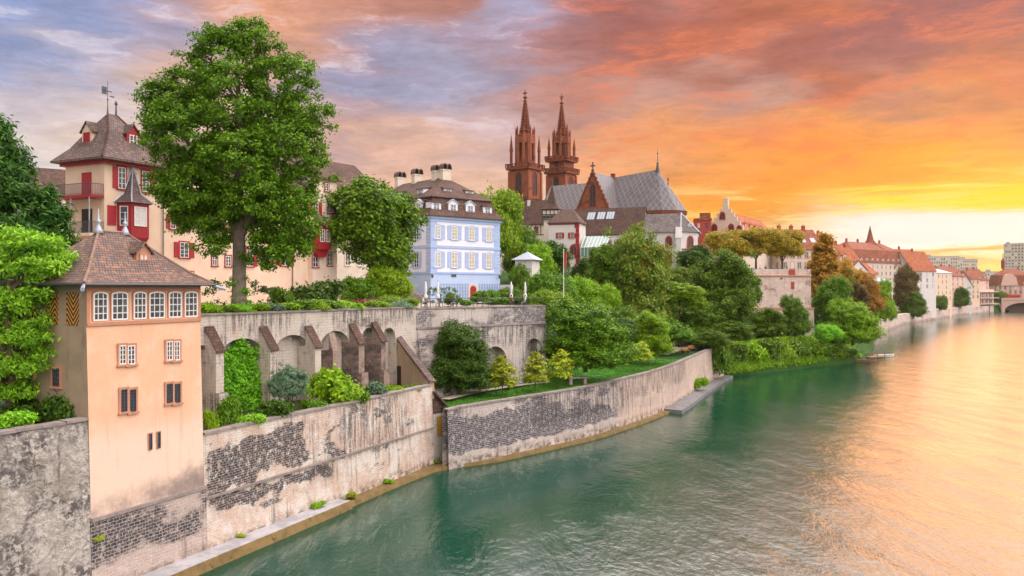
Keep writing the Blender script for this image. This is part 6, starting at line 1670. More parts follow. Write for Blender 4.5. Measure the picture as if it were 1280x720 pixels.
for (px, py, r) in ((45, 330, 0), (50, 380, 0), (40, 430, 0), (-20, 340, 0), (-15, 410, 0)): m.tube([(0, 0, zat(py, DR)-9.6-1.6), (xat(px, DR)-xat(10, DR), 0, zat(py, DR)-9.6)], [.12, .03], 5)
m.build('trunk', MT['bark'], rb)
# --- shrubs round the foot of the left garden
T('shrub', 'dark ivy-covered shrub against the side of the tower house', 'shrub', 'low', 82, 46.2, 486, 26, 9.6, 'dark')
T('shrub', 'dark undergrowth shrub below the robinia', 'shrub', 'low2', 40, 46.5, 500, 36, 9.6, 'dark')
fb = T('flowering_shrub', 'low lime shrub dotted with pink flowers on the left wall top', 'shrub', 'low', 16, 43.2, 513, 26, 9.7, 'lime')
MT['pinkflower'] = flat('pink petals', (.62, .20, .26), .6)
rs2 = np.random.RandomState(8); V, Q = leaves(np.array([[.8*math.cos(a)*rs2.rand(), .8*math.sin(a)*rs2.rand(), .9] for a in range(14)]), np.tile([0, 0, 1.0], (14, 1)), 4, .10, .1, rs2); link('flowers', npmesh('flowers', V, Q, MT['pinkflower']), fb)
# --- terrace planting
T('round_tree', 'dark leafy tree between the mansion and the blue house', 'tree', 'tall', 466, 104, 219, 52, TERR, 'hero')
T('shrub', 'bright green shrub at the foot of the tree by the blue house', 'shrub', 'shrub', 484, 100, 330, 30, TERR, 'bright')
T('shrub', 'broad mid green shrub left of the steps of the blue house', 'shrub', 'shrub', 448, 98, 344, 26, TERR, 'mid')
T('shrub', 'spreading dark shrub below the oriel house', 'shrub', 'low', 395, 80, 350, 32, TERR, 'dark')
T('shrub', 'low mid green shrub right of the plane tree', 'shrub', 'low2', 352, 74, 360, 16, TERR, 'mid')
T('japanese_maple', 'low dark red maple bush on the terrace edge', 'shrub', 'low', 457, 88, 373, 20, TERR, 'maroon')
T('shrub', 'rounded green bush beside the dark red maple', 'shrub', 'low2', 488, 89, 369, 15, TERR, 'bright')
T('shrub', 'small pale green bush right of the dark red maple', 'shrub', 'low', 430, 86, 375, 14, TERR, 'sapling')
def hedge(label, px0, px1, D, py, depth, base, fol, name='hedge', d=(1, .3)):
    x0, x1 = xat(px0, D), xat(px1, D); h = zat(py, D)-base; w = x1-x0
    n = int(max(20, w*h*4)); rs = np.random.RandomState(int(px0)); P_ = np.stack([rs.uniform(0, w, n), rs.uniform(0, depth, n), h*(1-rs.rand(n)**1.6*.98)], 1); front = rs.rand(n) < .55; P_[front, 1] = rs.uniform(0, .15, front.sum())
    Dv = np.stack([rs.normal(0, .3, n), -np.ones(n), rs.uniform(0, 1, n)], 1); V, Q = leaves(P_, Dv, 34, .13, .24, rs)
    o = link(name, npmesh(name, V, Q, G[fol]), None, (x0, D, base)); return tag(o, label, 'hedge')
hedge('clipped dark green hedge left of the plane tree trunk', 252, 284, 68, 352, 1.2, TERR, 'dark')
hedge('narrow dark green hedge column right of the plane tree trunk', 310, 338, 70, 352, 1.2, TERR, 'dark')
hedge('dark green hedge before the basement of the blue house', 536, 572, 118, 360, 1.0, TERR, 'dark')
# planting along the coping of the arcade
pk = ['bright', 'mid', 'lime', 'bright', 'grey', 'bright', 'mid']
spots = [(262, 384, 13), (282, 386, 12), (300, 385, 12), (318, 384, 13), (338, 384, 14), (356, 383, 13), (374, 380, 15), (394, 379, 14), (412, 380, 13), (440, 382, 12), (472, 381, 12), (500, 381, 12), (513, 378, 9)]
word = ['yellow green', 'feathery', 'small leafy', 'dense', 'silvery', 'bushy', 'tufted']
place = ['above the leftmost blind arch', 'by the foot of the plane tree', 'above the ivy arch', 'above the first tiled buttress', 'left of the second arch crown', 'above the second arch', 'at the highest point of the terrace edge', 'below the oriel house', 'above the third arch', 'below the maroon maple', 'above the brick buttresses', 'near the closed parasols', 'at the corner of the two retaining walls']
for i, (px, py, hp) in enumerate(spots):
    D = A1.D(px, .9); T('border_plant', f'{word[i%7]} border plant on the arcade coping {place[i]}', 'plant', 'low' if i % 2 else 'low2', px, D, py-5, hp*1.35, TERR+.05, pk[i % 7], 'plants along the terrace edge')
# creeper in the first arch
ca, cb = arches[1][0]+.25, arches[1][1]-.15
rs3 = np.random.RandomState(9); n = 420
Px = rs3.uniform(ca, cb, n); top_ = 13.4-.9*np.abs(np.sin(Px*1.7))-1.2*((Px-(ca+cb)/2)/(cb-ca)*2)**2; Pz = 7.4+(top_-7.4)*rs3.rand(n)
P_ = np.stack([Px, .55-rs3.rand(n)*.35-.5*np.clip((11-Pz)/4, 0, 1), Pz], 1)
V, Q = leaves(P_, np.tile([0, -1.0, .4], (n, 1)), 32, .17, .26, rs3, droop=.3)
tag(link('creeper', npmesh('creeper', V, Q, G['ivy']), None, A1.loc(), A1.rot), 'bright green creeper filling the first full arch of the arcade', 'creeper')
# lower garden
def LGd(px): return (LR.D(px, .5)+A1.D(px, -1.0))/2
T('olive_tree', 'silvery green small tree in the lower garden before the second arch', 'tree', 'open', 360, 62.5, 453, 27, 7.45, 'grey')
T('shrub', 'rounded bright green shrub in the lower garden before the brick arches', 'shrub', 'low', 419, 68.5, 462, 33, 7.45, 'bright')
T('shrub', 'dark shrub under the silvery tree', 'shrub', 'low2', 345, 60.5, 500, 22, 7.45, 'dark')
T('shrub', 'lime yellow leafy plant before the creeper arch', 'plant', 'low', 312, 57.5, 517, 19, 7.45, 'lime')
T('shrub', 'grey green bushy plant at the left end of the lower garden', 'plant', 'low2', 284, 56.5, 497, 15, 7.45, 'mid')
T('shrub', 'small bright plant right beside the tower house corner', 'plant', 'low', 264, 54.6, 512, 9, 7.45, 'bright')
for i, (px, py, hp, f, d_) in enumerate(((440, 487, 20, 'mid', 'mid green plant right of the rounded bright shrub'), (467, 476, 15, 'grey', 'tall grey green perennial before the brown buttress'), (492, 482, 14, 'bright', 'bright plant below the narrow arches'), (515, 480, 14, 'mid', 'trailing plant below the lean-to gable'), (532, 479, 9, 'bright', 'small plant at the right end of the lower garden'), (392, 498, 16, 'mid', 'low green plant left of the rounded bright shrub'), (330, 523, 12, 'bright', 'low bright plant between the lime plant and the silvery tree'), (410, 505, 14, 'grey', 'low grey green plant on the wall top under the rounded shrub'))):
    T('garden_plant', d_, 'plant', 'low' if i % 2 else 'low2', px, LR.D(px, .9)+.7, py, hp, 7.4, f, 'plants in the lower garden')
# lawn trees
T('round_tree', 'large dark round tree standing by the gate hut at the left end of the lawn', 'tree', 'bushy', 576, 88, 400, 46, 5.8, 'dark')
for px, py, hp, D, d_, b_ in ((628, 446, 16, 88, 'yellow green sapling on the lawn nearest to the dark round tree', 5.6), (669, 441, 14, 91.5, 'golden green sapling on the lawn before the second deep arch', 5.7), (700, 438, 15, 95, 'green sapling on the lawn left of the stone bench', 5.8), (800, 428, 12, 112, 'small golden sapling on the lawn slope before the light green tree', 6.6)):
    T('sapling_tree', d_, 'tree', 'sapling', px, D, py, hp, b_, 'sapling', 'young trees on the lawn')
T('chestnut_tree', 'spreading green tree with trunk showing at the right of the deep arches', 'tree', 'bushy', 732, 101, 372, 58, 6.9, 'hero')
T('round_tree', 'light green rounded tree on the lawn slope right of the spreading tree', 'tree', 'bushy', 811, 122, 388, 33, 6.8, 'bright')
T('shrub_tree', 'small dark purplish tree squeezed between two green lawn trees', 'tree', 'tall', 775, 119, 398, 22, 8, 'dark')
# hillside
HS = [('bushy', 798, 150, 279, 49, 7.5, 'olive', 'tall olive tinged tree before the white chapel'),
 ('round', 758, 152, 300, 28, 14, 'hero', 'dark tree left of the olive tinged tree'),
 ('bushy', 905, 166, 312, 46, 9, 'hero', 'large dark green tree right of the chapel'),
 ('tall', 869, 182, 305, 22, 15, 'dark', 'tree with dark crown close to the chapel apse'),
 ('bushy', 868, 160, 372, 40, 7, 'mid', 'broad dark tree low on the slope above the landing'),
 ('shrub', 838, 140, 400, 30, 7.5, 'mid', 'leafy shrub low on the slope above the far lawn'),
 ('tall', 933, 190, 338, 17, 8, 'mid', 'dark ivy-clad tree against the left side of the bastion'),
 ('tall', 850, 150, 352, 30, 12, 'bright', 'fresh green tree below the chapel windows'),
 ('broad', 620, 160, 231, 34, 15, 'bright', 'light green tree rising behind the blue house'),
 ('round', 655, 170, 278, 28, 15, 'mid', 'green tree below the left spire'),
 ('tall', 690, 172, 300, 22, 16, 'dark', 'dark conical tree left of the white annex'),
 ('round', 672, 158, 300, 22, 15, 'bright', 'light green shrub tree behind the pavilion'),
 ('shrub', 640, 128, 358, 22, 14, 'mid', 'shrub right of the blue house terrace'),
 ('shrub', 652, 145, 327, 17, 14, 'mid', 'shrub in front of the small pavilion'),
 ('shrub', 690, 132, 336, 32, 13, 'mid', 'dark shrub beside the flagpole'),
 ('shrub', 720, 140, 344, 30, 13, 'bright', 'bright shrub below the white garden wall'),
 ('shrub', 690, 120, 360, 28, 13, 'bright', 'bright green shrub at the right end of the terrace'),
 ('shrub', 748, 138, 352, 30, 11, 'bright', 'mid green shrub under the dark tree'),
 ('round', 735, 162, 318, 22, 14, 'dark', 'dark round tree below the conservatory'),
 ('shrub', 780, 134, 380, 28, 9, 'mid', 'dark shrub on the slope under the olive tinged tree'),
 ('shrub', 822, 145, 388, 24, 9, 'mid', 'shrub behind the light green lawn tree'),
 ('round', 845, 172, 330, 22, 13, 'olive', 'golden green tree at the foot of the chapel'),
 ('shrub', 905, 158, 400, 36, 7, 'mid', 'dark bushy shrub above the riverside path'),
 ('shrub', 885, 150, 412, 26, 6.5, 'mid', 'green bushy shrub at the start of the riverside path'),
 ('bushy', 960, 183, 384, 26, 6, 'hero', 'olive green tree before the left half of the bastion'),
 ('bushy', 992, 186, 368, 20, 6, 'mid', 'slim green tree before the right half of the bastion'),
 ('bushy', 1040, 205, 344, 27, 5.5, 'mid', 'tall dark tree right of the bastion'),
 ('bushy', 1066, 190, 373, 33, 4, 'bright', 'rounded light green tree at the tip of the bank'),
 ('shrub', 1035, 182, 404, 17, 5.5, 'lime', 'small lime shrub under the tall dark tree'),
 ('poplar', 1029, 236, 291, 17, 8, 'rust', 'orange poplar behind the bastion'),
 ('bushy', 1052, 262, 322, 24, 9, 'rust', 'rust orange tree right of the poplar'),
 ('bushy', 1080, 285, 336, 24, 8, 'rust', 'russet tree below the hotel'),
 ('bushy', 1070, 250, 352, 20, 6, 'brown', 'brownish tree between the russet and the dark tree'),
 ('bushy', 1100, 314, 348, 17, 4, 'bright', 'green waterside tree right of the russet tree'),
 ('bushy', 1108, 342, 362, 12, 3, 'olive', 'olive waterside tree at the end of the tree row'),
 ('bushy', 1132, 418, 329, 18, 6, 'brown', 'dark brown round tree before the huge hipped roof'),
 ('bushy', 1141, 413, 360, 17, 2, 'mid', 'green waterside tree under the dark brown round tree'),
 ('bushy', 1201, 532, 358, 13, 4.6, 'mid', 'willow on the river wall below the white gable'),
 ('shrub', 1174, 466, 368, 11, 4.6, 'mid', 'small bush on the river wall below the peach house'),
 ('shrub', 1250, 596, 362, 9, 6, 'olive', 'yellowish bush beside the cafe balconies')]
for k, px, D, py, hp, b, fol, lab in HS:
    T({'shrub': 'shrub', 'poplar': 'poplar_tree'}.get(k, 'willow_tree' if lab.startswith('willow') else 'hillside_tree'), lab, 'shrub' if k == 'shrub' else 'tree', k, px, D, py, hp, b, fol, 'trees and shrubs on the river slope')
for px, py, hp, lab in ((912, 285, 30, 'leftmost golden tree on the cathedral terrace below the stepped gable'), (945, 283, 30, 'middle golden tree on the cathedral terrace'), (978, 285, 27, 'rightmost golden tree on the cathedral terrace near the white gabled house')):
    T('chestnut_tree', lab, 'tree', 'broad', px, 214, py, hp, 20.6, 'yellow', 'golden trees on the cathedral terrace')
# embankment creepers
ew = ['at the start of the embankment beyond the stone wall', 'beside the end of the landing', 'with a rounded top left on the embankment', 'tallest on the green embankment', 'in the middle of the embankment', 'drooping to the water on the embankment', 'below the bastion trees', 'under the lime shrub', 'at the right end of the embankment']
for i, (px, py, hp, f) in enumerate(((918, 432, 15, 'mid'), (936, 428, 18, 'bright'), (956, 424, 18, 'mid'), (974, 421, 17, 'bright'), (992, 424, 18, 'mid'), (1010, 427, 17, 'bright'), (1026, 430, 15, 'mid'), (1042, 433, 14, 'bright'), (1058, 436, 13, 'mid'))):
    D = 17*F/(470-(px-905)*.115-360)+2.2
    T('creeper_bush', f'trailing green bush {ew[i]}', 'bush', 'low' if i % 2 else 'low2', px, D, py, hp+3, 1.2, f, 'bushes hanging down the embankment')
rs4 = np.random.RandomState(4); cc = []
for i in range(2400):
    u = rs4.rand(); k = 6+u*2.6; a = BANK[5:9]; j = min(2, int(u*3)); f = u*3-j; b0, b1 = a[j], a[j+1]; d = rs4.uniform(.6, 6.5)
    cc.append((b0[0]+(b1[0]-b0[0])*f+IN.x*d, b0[1]+(b1[1]-b0[1])*f+IN.y*d, min(5.6, d/4.5*5.6)+.2))
V, Q = leaves(np.array(cc), np.tile([.6, -.5, .6], (2400, 1)), 26, .22, .5, rs4, droop=.4)
tag(link('undergrowth', npmesh('undergrowth', V, Q, G['bright']), None), kind='stuff', label='green undergrowth covering the embankment', cat='undergrowth')
cc = []
for i in range(5200):
    j = rs4.randint(3, len(BK)-4); f = rs4.rand(); b0, b1 = BK[j], BK[j+1]
    if b0[1] > 330: continue
    d = rs4.uniform(max(7.8, b0[3]-.5), 40); b = [b0[k]+(b1[k]-b0[k])*f for k in range(7)]
    x, y = b[0]+IN.x*d, b[1]+IN.y*d
    if y > 60 and (x < 3 or y < 104): continue
    if 56 < x < 77 and y > 197 and y < 226: continue
    cc.append((x, y, hillz(b, d)+.35))
V, Q = leaves(np.array(cc), np.tile([.4, -.6, .7], (len(cc), 1)), 22, .30, .85, rs4)
tag(link('ground_cover', npmesh('ground_cover', V, Q, G['dark']), None), kind='stuff', label='dark green ground cover between the trees of the slope', cat='ground cover')
# tufts on the quay ledge and in wall joints
tw_l = ['on the quay ledge below the tower corner', 'on the quay ledge at the middle of the pink wall', 'on the quay ledge where it narrows', 'on the quay ledge near the wall end', 'growing from the black plinth of the tower house', 'at the foot of the dark stone wall', 'on the landing at the wall bend']
for i, (t_, y_, z_, r_) in enumerate(((3.0, -.25, .62, .3), (11.2, -.3, .62, .55), (15.5, -.3, .35, .6), (21, -.25, .33, .5), (-7.9, -.15, 3.4, .28), (30, .1, .32, .5))):
    p = LR.w(t_, y_); o = link('wall_fern', TREE['low' if i % 2 else 'low2'][0], None, (p.x, p.y, z_), i, (r_*1.0, r_*.6, r_*.7), G['bright' if i % 2 else 'sapling']); tag(o, f'small green tuft {tw_l[i]}', 'plant')
p = Vector((29.7-IN.x*.5, 135.6-IN.y*.5)); tag(link('wall_fern', TREE['low'][0], None, (p.x, p.y, .8), 0, (1.3, 1.3, 1.6), G['bright']), 'green tuft on the curved landing at the wall bend', 'plant')
p = Vector((37-IN.x*.6, 153-IN.y*.6)); tag(link('shrub', TREE['low2'][0], None, (p.x, p.y, .8), 0, (2.2, 2.2, 5.5), G['mid']), 'green shrub on the landing before the end of the stone wall', 'shrub')

# grass blades and a trodden path on the lawn
gp_ = []
for i in range(5200):
    j = rs4.randint(0, len(LW)-1); k = rs4.randint(0, 5); f, g = rs4.rand(), rs4.rand()
    a, b, c, d = (np.array(lr[j+p][k+q]) for p, q in ((0, 0), (1, 0), (0, 1), (1, 1))) if j+1 < len(lr) else (np.array(lr[j-p][k+q]) for p, q in ((0, 0), (1, 0), (0, 1), (1, 1)))
    gp_.append((a*(1-f)+b*f)*(1-g)+(c*(1-f)+d*f)*g+np.array([0, 0, .05]))
V, Q = leaves(np.array(gp_), np.tile([.3, -.9, .2], (len(gp_), 1)), 9, .10, .22, rs4, elong=2.0, flat_=.18)
tag(link('grass', npmesh('grass', V, Q, G['lawnblade']), None), kind='stuff', label='mown green grass behind the dark river wall', cat='grass')
m = MB(); pa = [A2.w(x, -y) for x, y in ((.5, 4.6), (4, 3.4), (8, 2.2), (12, 1.6), (16, 1.4), (19, 1.6))]; pb = [A2.w(x, -y) for x, y in ((.2, 3.5), (3.6, 2.3), (7.8, 1.1), (12, .5), (16, .3), (19.3, .4))]
for i in range(5): m.face([(*pa[i], 5.98), (*pa[i+1], 5.98), (*pb[i+1], 5.98), (*pb[i], 5.98)])
tag(m.build('path', MT['gravel']), kind='structure')
# ------------------------------------------------------------------ terrace furniture
MT['canvas'] = plaster('white parasol canvas', (.78, .78, .82), (.66, .68, .74), .1, 3)
def parasol(px, D, label):
    o = thing('parasol', label, 'parasol', (xat(px, D), D, TERR), 0, 'closed parasols on the terrace')
    k = 'par'
    if k not in TREE:
        a = MB(); a.lathe([(.03, 0), (.03, 2.9), (.05, 2.95), (.01, 3.02)], 7)
        b = MB(); b.lathe([(.24, 1.0), (.21, 1.3), (.10, 1.55), (.13, 1.7), (.15, 2.1), (.09, 2.7), (.03, 2.92)], 9)
        c = MB(); c.box(-.35, .35, -.35, .35, 0, .08)
        TREE[k] = (a.mesh('pole', MT['iron']), b.mesh('canopy', MT['canvas'], True), c.mesh('base', MT['coping']))
    link('pole', TREE[k][0], o); link('canopy', TREE[k][1], o); link('base', TREE[k][2], o)
parasol(532, 92, 'closed white parasol nearest to the corner of the retaining walls')
parasol(547.5, 94, 'closed white parasol second from the corner of the retaining walls')
parasol(639, 99, 'closed white parasol right of the blue house corner')
parasol(656.5, 101, 'closed white parasol nearest to the flagpole')
MT['cloth'] = flat('dark green table top', (.05, .09, .08), .5)
def cafe_set(px, D, label, n):
    o = thing('garden_table', label, 'table', (xat(px, D), D, TERR), n*1.3, 'garden tables on the terrace')
    if 'tab' not in TREE:
        a = MB(); a.lathe([(.45, .72), (.45, .76)], 14); b = MB(); b.lathe([(.22, 0), (.2, .04), (.04, .1), (.04, .72)], 8)
        c = MB(); c.box(-.22, .22, -.22, .22, .43, .47); d = MB(); d.box(-.22, .22, .19, .22, .5, .92)
        e = MB(); e.box(-.02, .02, -.02, .02, 0, .47)
        TREE['tab'] = [x.mesh(nm, MT[mt]) for x, nm, mt in ((a, 'top', 'cloth'), (b, 'stand', 'iron'), (c, 'seat', 'cloth'), (d, 'backrest', 'iron'), (e, 'leg', 'iron'))]
    t = TREE['tab']; link('table_top', t[0], o); link('stand', t[1], o)
    for k in (0, 1):
        a = n*1.3+k*math.pi; c = thing('garden_chair', f'dark garden chair {"left" if k == 0 else "right"} of {label}', 'chair', (xat(px, D)+(-.8 if k == 0 else .8), D, TERR), R(90) if k == 0 else R(-90), 'garden chairs on the terrace')
        link('seat', t[2], c); link('backrest', t[3], c); [link('leg', t[4], c, (sx, sy, 0)) for sx in (-.2, .2) for sy in (-.2, .2)]
for i, (px, D, lb_) in enumerate(((538, 90.5, 'the dark round table beside the corner parasol'), (560, 95, 'the dark round table left of the boxwood ball'), (648, 98, 'the dark round table between the right pair of parasols'), (603, 97.5, 'the dark round table in front of the red door'))): cafe_set(px, D, lb_, i)
for px, D, hp, py, lb_ in ((566, 96, 11, 367, 'clipped boxwood ball left of the red door'), (601, 112, 12, 364, 'rounded box bush before the trellis'), (617, 114, 9, 363, 'rounded box bush at the right corner of the blue house'), (583, 97, 9, 375, 'low clipped box mound at the wall edge'), (625, 99, 16, 372, 'low spreading shrub at the wall edge before the blue house')):
    T('box_bush', lb_, 'bush', 'low2', px, D, py, hp, TERR, 'mid')
# railing on the second retaining wall
rl = thing('railing', 'thin dark railing along the top of the grey stone arch wall', 'railing', (*A2.w(0), 0), A2.rot)
rail('bars', rl, [(.1, .3), (LA2-.2, .3)], TERR+.1, .95, 'iron', .8)
rl2 = thing('railing', 'thin dark railing along the upper terrace edge over the blind arches', 'railing', (*A1.w(0), 0), A1.rot)
rail('bars', rl2, [(19, .35), (LA-.1, .35)], TERR+.25, .75, 'iron', 1.2)
# flagpole
DFp = 118; fp_ = thing('flagpole', 'tall white flagpole on the slope right of the terrace', 'flagpole', (xat(704.5, DFp), DFp, 12))
m = MB(); zt = zat(313, DFp)-12; m.lathe([(.07, 0), (.05, zt), (.10, zt+.05), (.02, zt+.2)], 7); m.build('pole', MT['whitepaint'], fp_)
m = MB()
for i in range(6):
    a, b = i/6, (i+1)/6; y = lambda u: .12*math.sin(u*7)
    m.face([(.06+.38*a, y(a), zt-.1-.5*a), (.06+.38*b, y(b), zt-.1-.5*b), (.06+.34*b, y(b)+.05, zt-2.2-.4*b), (.06+.34*a, y(a)+.05, zt-2.2-.4*a)])
    m.face([(.06+.38*a, y(a)+.02, zt-.1-.5*a), (.06+.34*a, y(a)+.07, zt-2.2-.4*a), (.06+.34*b, y(b)+.07, zt-2.2-.4*b), (.06+.38*b, y(b)+.02, zt-.1-.5*b)])
tag(m.build('flag', MT['tram'], None, loc=(xat(704.5, DFp), DFp, 12)), 'limp red flag hanging from the white flagpole', 'flag')
# bench on the lawn
BN = Frame((xat(711, 96.5), 96.5), (.9, .43), 6.05)
bn = thing('bench', 'grey stone bench on the lawn under the spreading tree', 'bench', BN.loc(), BN.rot)
m = MB(); m.box(0, 2.6, 0, .6, .5, .62); m.build('seat', MT['coping'], bn)
for x in (.15, 2.05):
    m = MB(); m.box(x, x+.4, .08, .52, -.2, .5); m.build('leg', MT['coping'], bn)
MT['benchwood'] = flat('orange bench wood', (.40, .20, .07), .6)
for i, (px, D, lb_) in enumerate(((860.5, 141, 'orange wooden bench nearest on the riverside path'), (869, 146, 'orange wooden bench in the middle of the riverside path'), (877, 151, 'orange wooden bench farthest along the riverside path'))):
    o = thing('bench', lb_, 'bench', (xat(px, D)-.2, D+1.2, 6.0), R(45), 'wooden benches on the riverside path')
    m = MB(); m.box(-1, 1, -.25, .25, .42, .48); m.build('seat', MT['benchwood'], o)
    m = MB(); m.box(-1, 1, .22, .28, .55, .95); m.build('backrest', MT['benchwood'], o)
    for x in (-.8, .72):
        m = MB(); m.box(x, x+.08, -.22, .28, 0, .42); m.build('leg', MT['iron'], o)
PS = Frame((xat(893, 152), 152), (.7, .7), 6)
o = thing('gate_pillar', 'short pale stone pillar at the end of the riverside wall', 'pillar', (PS.o.x, PS.o.y, 6.0)); m = MB(); m.box(-.45, .45, -.45, .45, 0, 1.7); m.build('shaft', MT['pfalz'], o)
m = MB(); m.box(-.55, .55, -.55, .55, 1.7, 1.85); m.rings([(-.5, .5, -.5, .5, 1.85), (-.1, .1, -.1, .1, 2.1)]); m.build('cap', MT['coping'], o)
# low hedge wall behind the path
lw_ = thing('garden_wall', 'low brown stone wall along the riverside path behind the benches', 'wall', (0, 0, 0)); m = MB()
pts = [(b[0]+IN.x*7.6, b[1]+IN.y*7.6, hillz(b, 7.6)) for b in BK if 24 < b[0] < 52]
for a, b in zip(pts, pts[1:]):
    m.face([(a[0], a[1], a[2]-.5), (b[0], b[1], b[2]-.5), (b[0], b[1], b[2]+1.0), (a[0], a[1], a[2]+1.0)]); m.face([(a[0], a[1], a[2]+1.0), (b[0], b[1], b[2]+1.0), (b[0]+IN.x*.4, b[1]+IN.y*.4, b[2]+1.0), (a[0]+IN.x*.4, a[1]+IN.y*.4, a[2]+1.0)])
m.build('masonry', MT['buttress'], lw_)
# steps beside the blue house
sf = Frame((xat(520, 122), 122), (.9, -.2), TERR)
stp = thing('steps', 'stone steps rising left of the blue house', 'steps', sf.loc(), sf.rot); m = MB()
for i in range(10): m.box(1.9-.30*i-.3, 1.9-.30*i, 0, 2.2, -.2, .2+.2*i)
m.build('flight', MT['coping'], stp)
# landing raft with boats at the tip of the bank
MT['boatwood'] = flat('weathered boat timber', (.28, .17, .10), .7); MT['boatwhite'] = flat('white boat paint', (.75, .73, .7), .4); MT['boatblue'] = flat('grey blue boat paint', (.2, .28, .36), .4)
def boat(label, px, py, L, mat, rz):
    D = H*F/(py-360); o = thing('rowing_boat', label, 'boat', (xat(px, D), D, 0), rz, 'boats at the landing raft'); m = MB()
    prof = [(-1, .05), (-.8, .6), (-.3, 1), (.3, 1), (.75, .62), (1, .02)]; w = .16*L
    r0 = [(x*L/2*.92, y*w*.6, -.15) for x, y in prof]; r1 = [(x*L/2, y*w, .5+.15*abs(x)**3) for x, y in prof]
    for sgn in (1, -1):
        for i in range(5):
            f = lambda p: (p[0], p[1]*sgn, p[2]); m.face([f(r0[i]), f(r0[i+1]), f(r1[i+1]), f(r1[i])]); g = lambda p: (p[0]*.94, p[1]*sgn*.86, p[2]-.02); m.face([f(r1[i]), f(r1[i+1]), g(r1[i+1]), g(r1[i])])
            k = lambda p: (p[0]*.94, p[1]*sgn*.86, .1); m.face([g(r1[i]), g(r1[i+1]), k(r1[i+1]), k(r1[i])]); m.face([k(r1[i]), k(r1[i+1]), (r1[i+1][0]*.94, 0, .1), (r1[i][0]*.94, 0, .1)])
    m.build('hull', MT[mat], o)
    m = MB()
    for x in (-.2, .2): m.box(x*L-.12, x*L+.12, -w*.8, w*.8, .32, .37)
    m.build('thwart', MT['boatwood'], o)
boat('white rowing boat moored outermost at the timber raft', 1105, 446, 6.5, 'boatwhite', R(20)); boat('grey blue rowing boat beside the timber raft', 1088, 425, 6, 'boatblue', R(35)); boat('brown timber punt under the light green tree', 1081, 452, 6, 'boatwood', R(10)); boat('pale rowing boat at the second mooring', 1097, 417, 7, 'boatwhite', R(40))
D = H*F/(447-360); rf_ = thing('raft', 'timber landing raft with rails at the tip of the bank', 'landing raft', (xat(1091, D), D, 0), R(25)); m = MB()
for i in range(9): m.box(-2.6+i*.62, -2.05+i*.62, -1.5, 1.5, .1, .32)
m.build('deck', MT['boatwood'], rf_); m = MB()
for x in (-2.5, 0, 2.5): m.box(x-.07, x+.07, -1.45, -1.31, -1, 1.4); m.box(x-.07, x+.07, 1.31, 1.45, -1, 1.4)
for y in (-1.38, 1.38): m.box(-2.5, 2.5, y-.05, y+.05, 1.1, 1.2)
m.build('handrail', MT['boatwood'], rf_)
def lamp(label, px, py, D, b):
    o = thing('street_lamp', label, 'street lamp', (xat(px, D), D, b)); h = zat(py, D)-b; m = MB(); m.lathe([(.12, 0), (.07, .5), (.05, h)], 7); m.build('post', MT['iron'], o)
    m = MB(); m.lathe([(.08, 0), (.22, .5), (.26, .55), (.03, .8)], 6, (0, 0, h)); m.build('lantern', MT['glass'], o)
lamp('street lamp on the lawn right of the bastion', 1024, 398, 190, 5.3)
# people: simple clothed figures sitting or standing
MT['skin'] = flat('skin', (.5, .3, .22), .6)
def person_mesh(sit):
    me = bpy.data.meshes.new('person'); h = 0
    if sit: J = [((0, 0, .52), .15), ((0, 0, .80), .15), ((0, 0, 1.0), .14), ((0, 0, 1.10), .055), ((0, -.02, 1.24), .10), ((.19, 0, .98), .055), ((.24, -.06, .74), .045), ((.16, -.28, .72), .035), ((-.19, 0, .98), .055), ((-.24, -.06, .74), .045), ((-.16, -.28, .72), .035), ((.1, -.04, .5), .085), ((.11, -.42, .5), .065), ((.11, -.44, .08), .045), ((.11, -.56, .04), .04), ((-.1, -.04, .5), .085), ((-.11, -.42, .5), .065), ((-.11, -.44, .08), .045), ((-.11, -.56, .04), .04)]
    else: J = [((0, 0, .95), .15), ((0, 0, 1.2), .14), ((0, 0, 1.4), .15), ((0, 0, 1.52), .055), ((0, -.02, 1.66), .10), ((.2, 0, 1.4), .055), ((.25, 0, 1.12), .045), ((.24, -.08, .86), .035), ((-.2, 0, 1.4), .055), ((-.25, 0, 1.12), .045), ((-.24, -.08, .86), .035), ((.09, 0, .88), .09), ((.1, -.02, .48), .065), ((.1, 0, .08), .045), ((.1, -.15, .04), .04), ((-.09, 0, .88), .09), ((-.1, -.02, .48), .065), ((-.1, 0, .08), .045), ((-.1, -.15, .04), .04)]
    E = [(0, 1), (1, 2), (2, 3), (3, 4), (2, 5), (5, 6), (6, 7), (2, 8), (8, 9), (9, 10), (0, 11), (11, 12), (12, 13), (13, 14), (0, 15), (15, 16), (16, 17), (17, 18)]
    me.from_pydata([j[0] for j in J], E, []); o = bpy.data.objects.new('tmp', me); COL.objects.link(o)
    md = o.modifiers.new('s', 'SKIN'); sk = me.skin_vertices[0].data
    for i, j in enumerate(J): sk[i].radius = (j[1], j[1])
    sk[0].use_root = True
    o.modifiers.new('d', 'SUBSURF').levels = 1
    dg = bpy.context.evaluated_depsgraph_get(); nm = bpy.data.meshes.new_from_object(o.evaluated_get(dg)); bpy.data.objects.remove(o)
    return nm
PM = {True: person_mesh(True), False: person_mesh(False)}
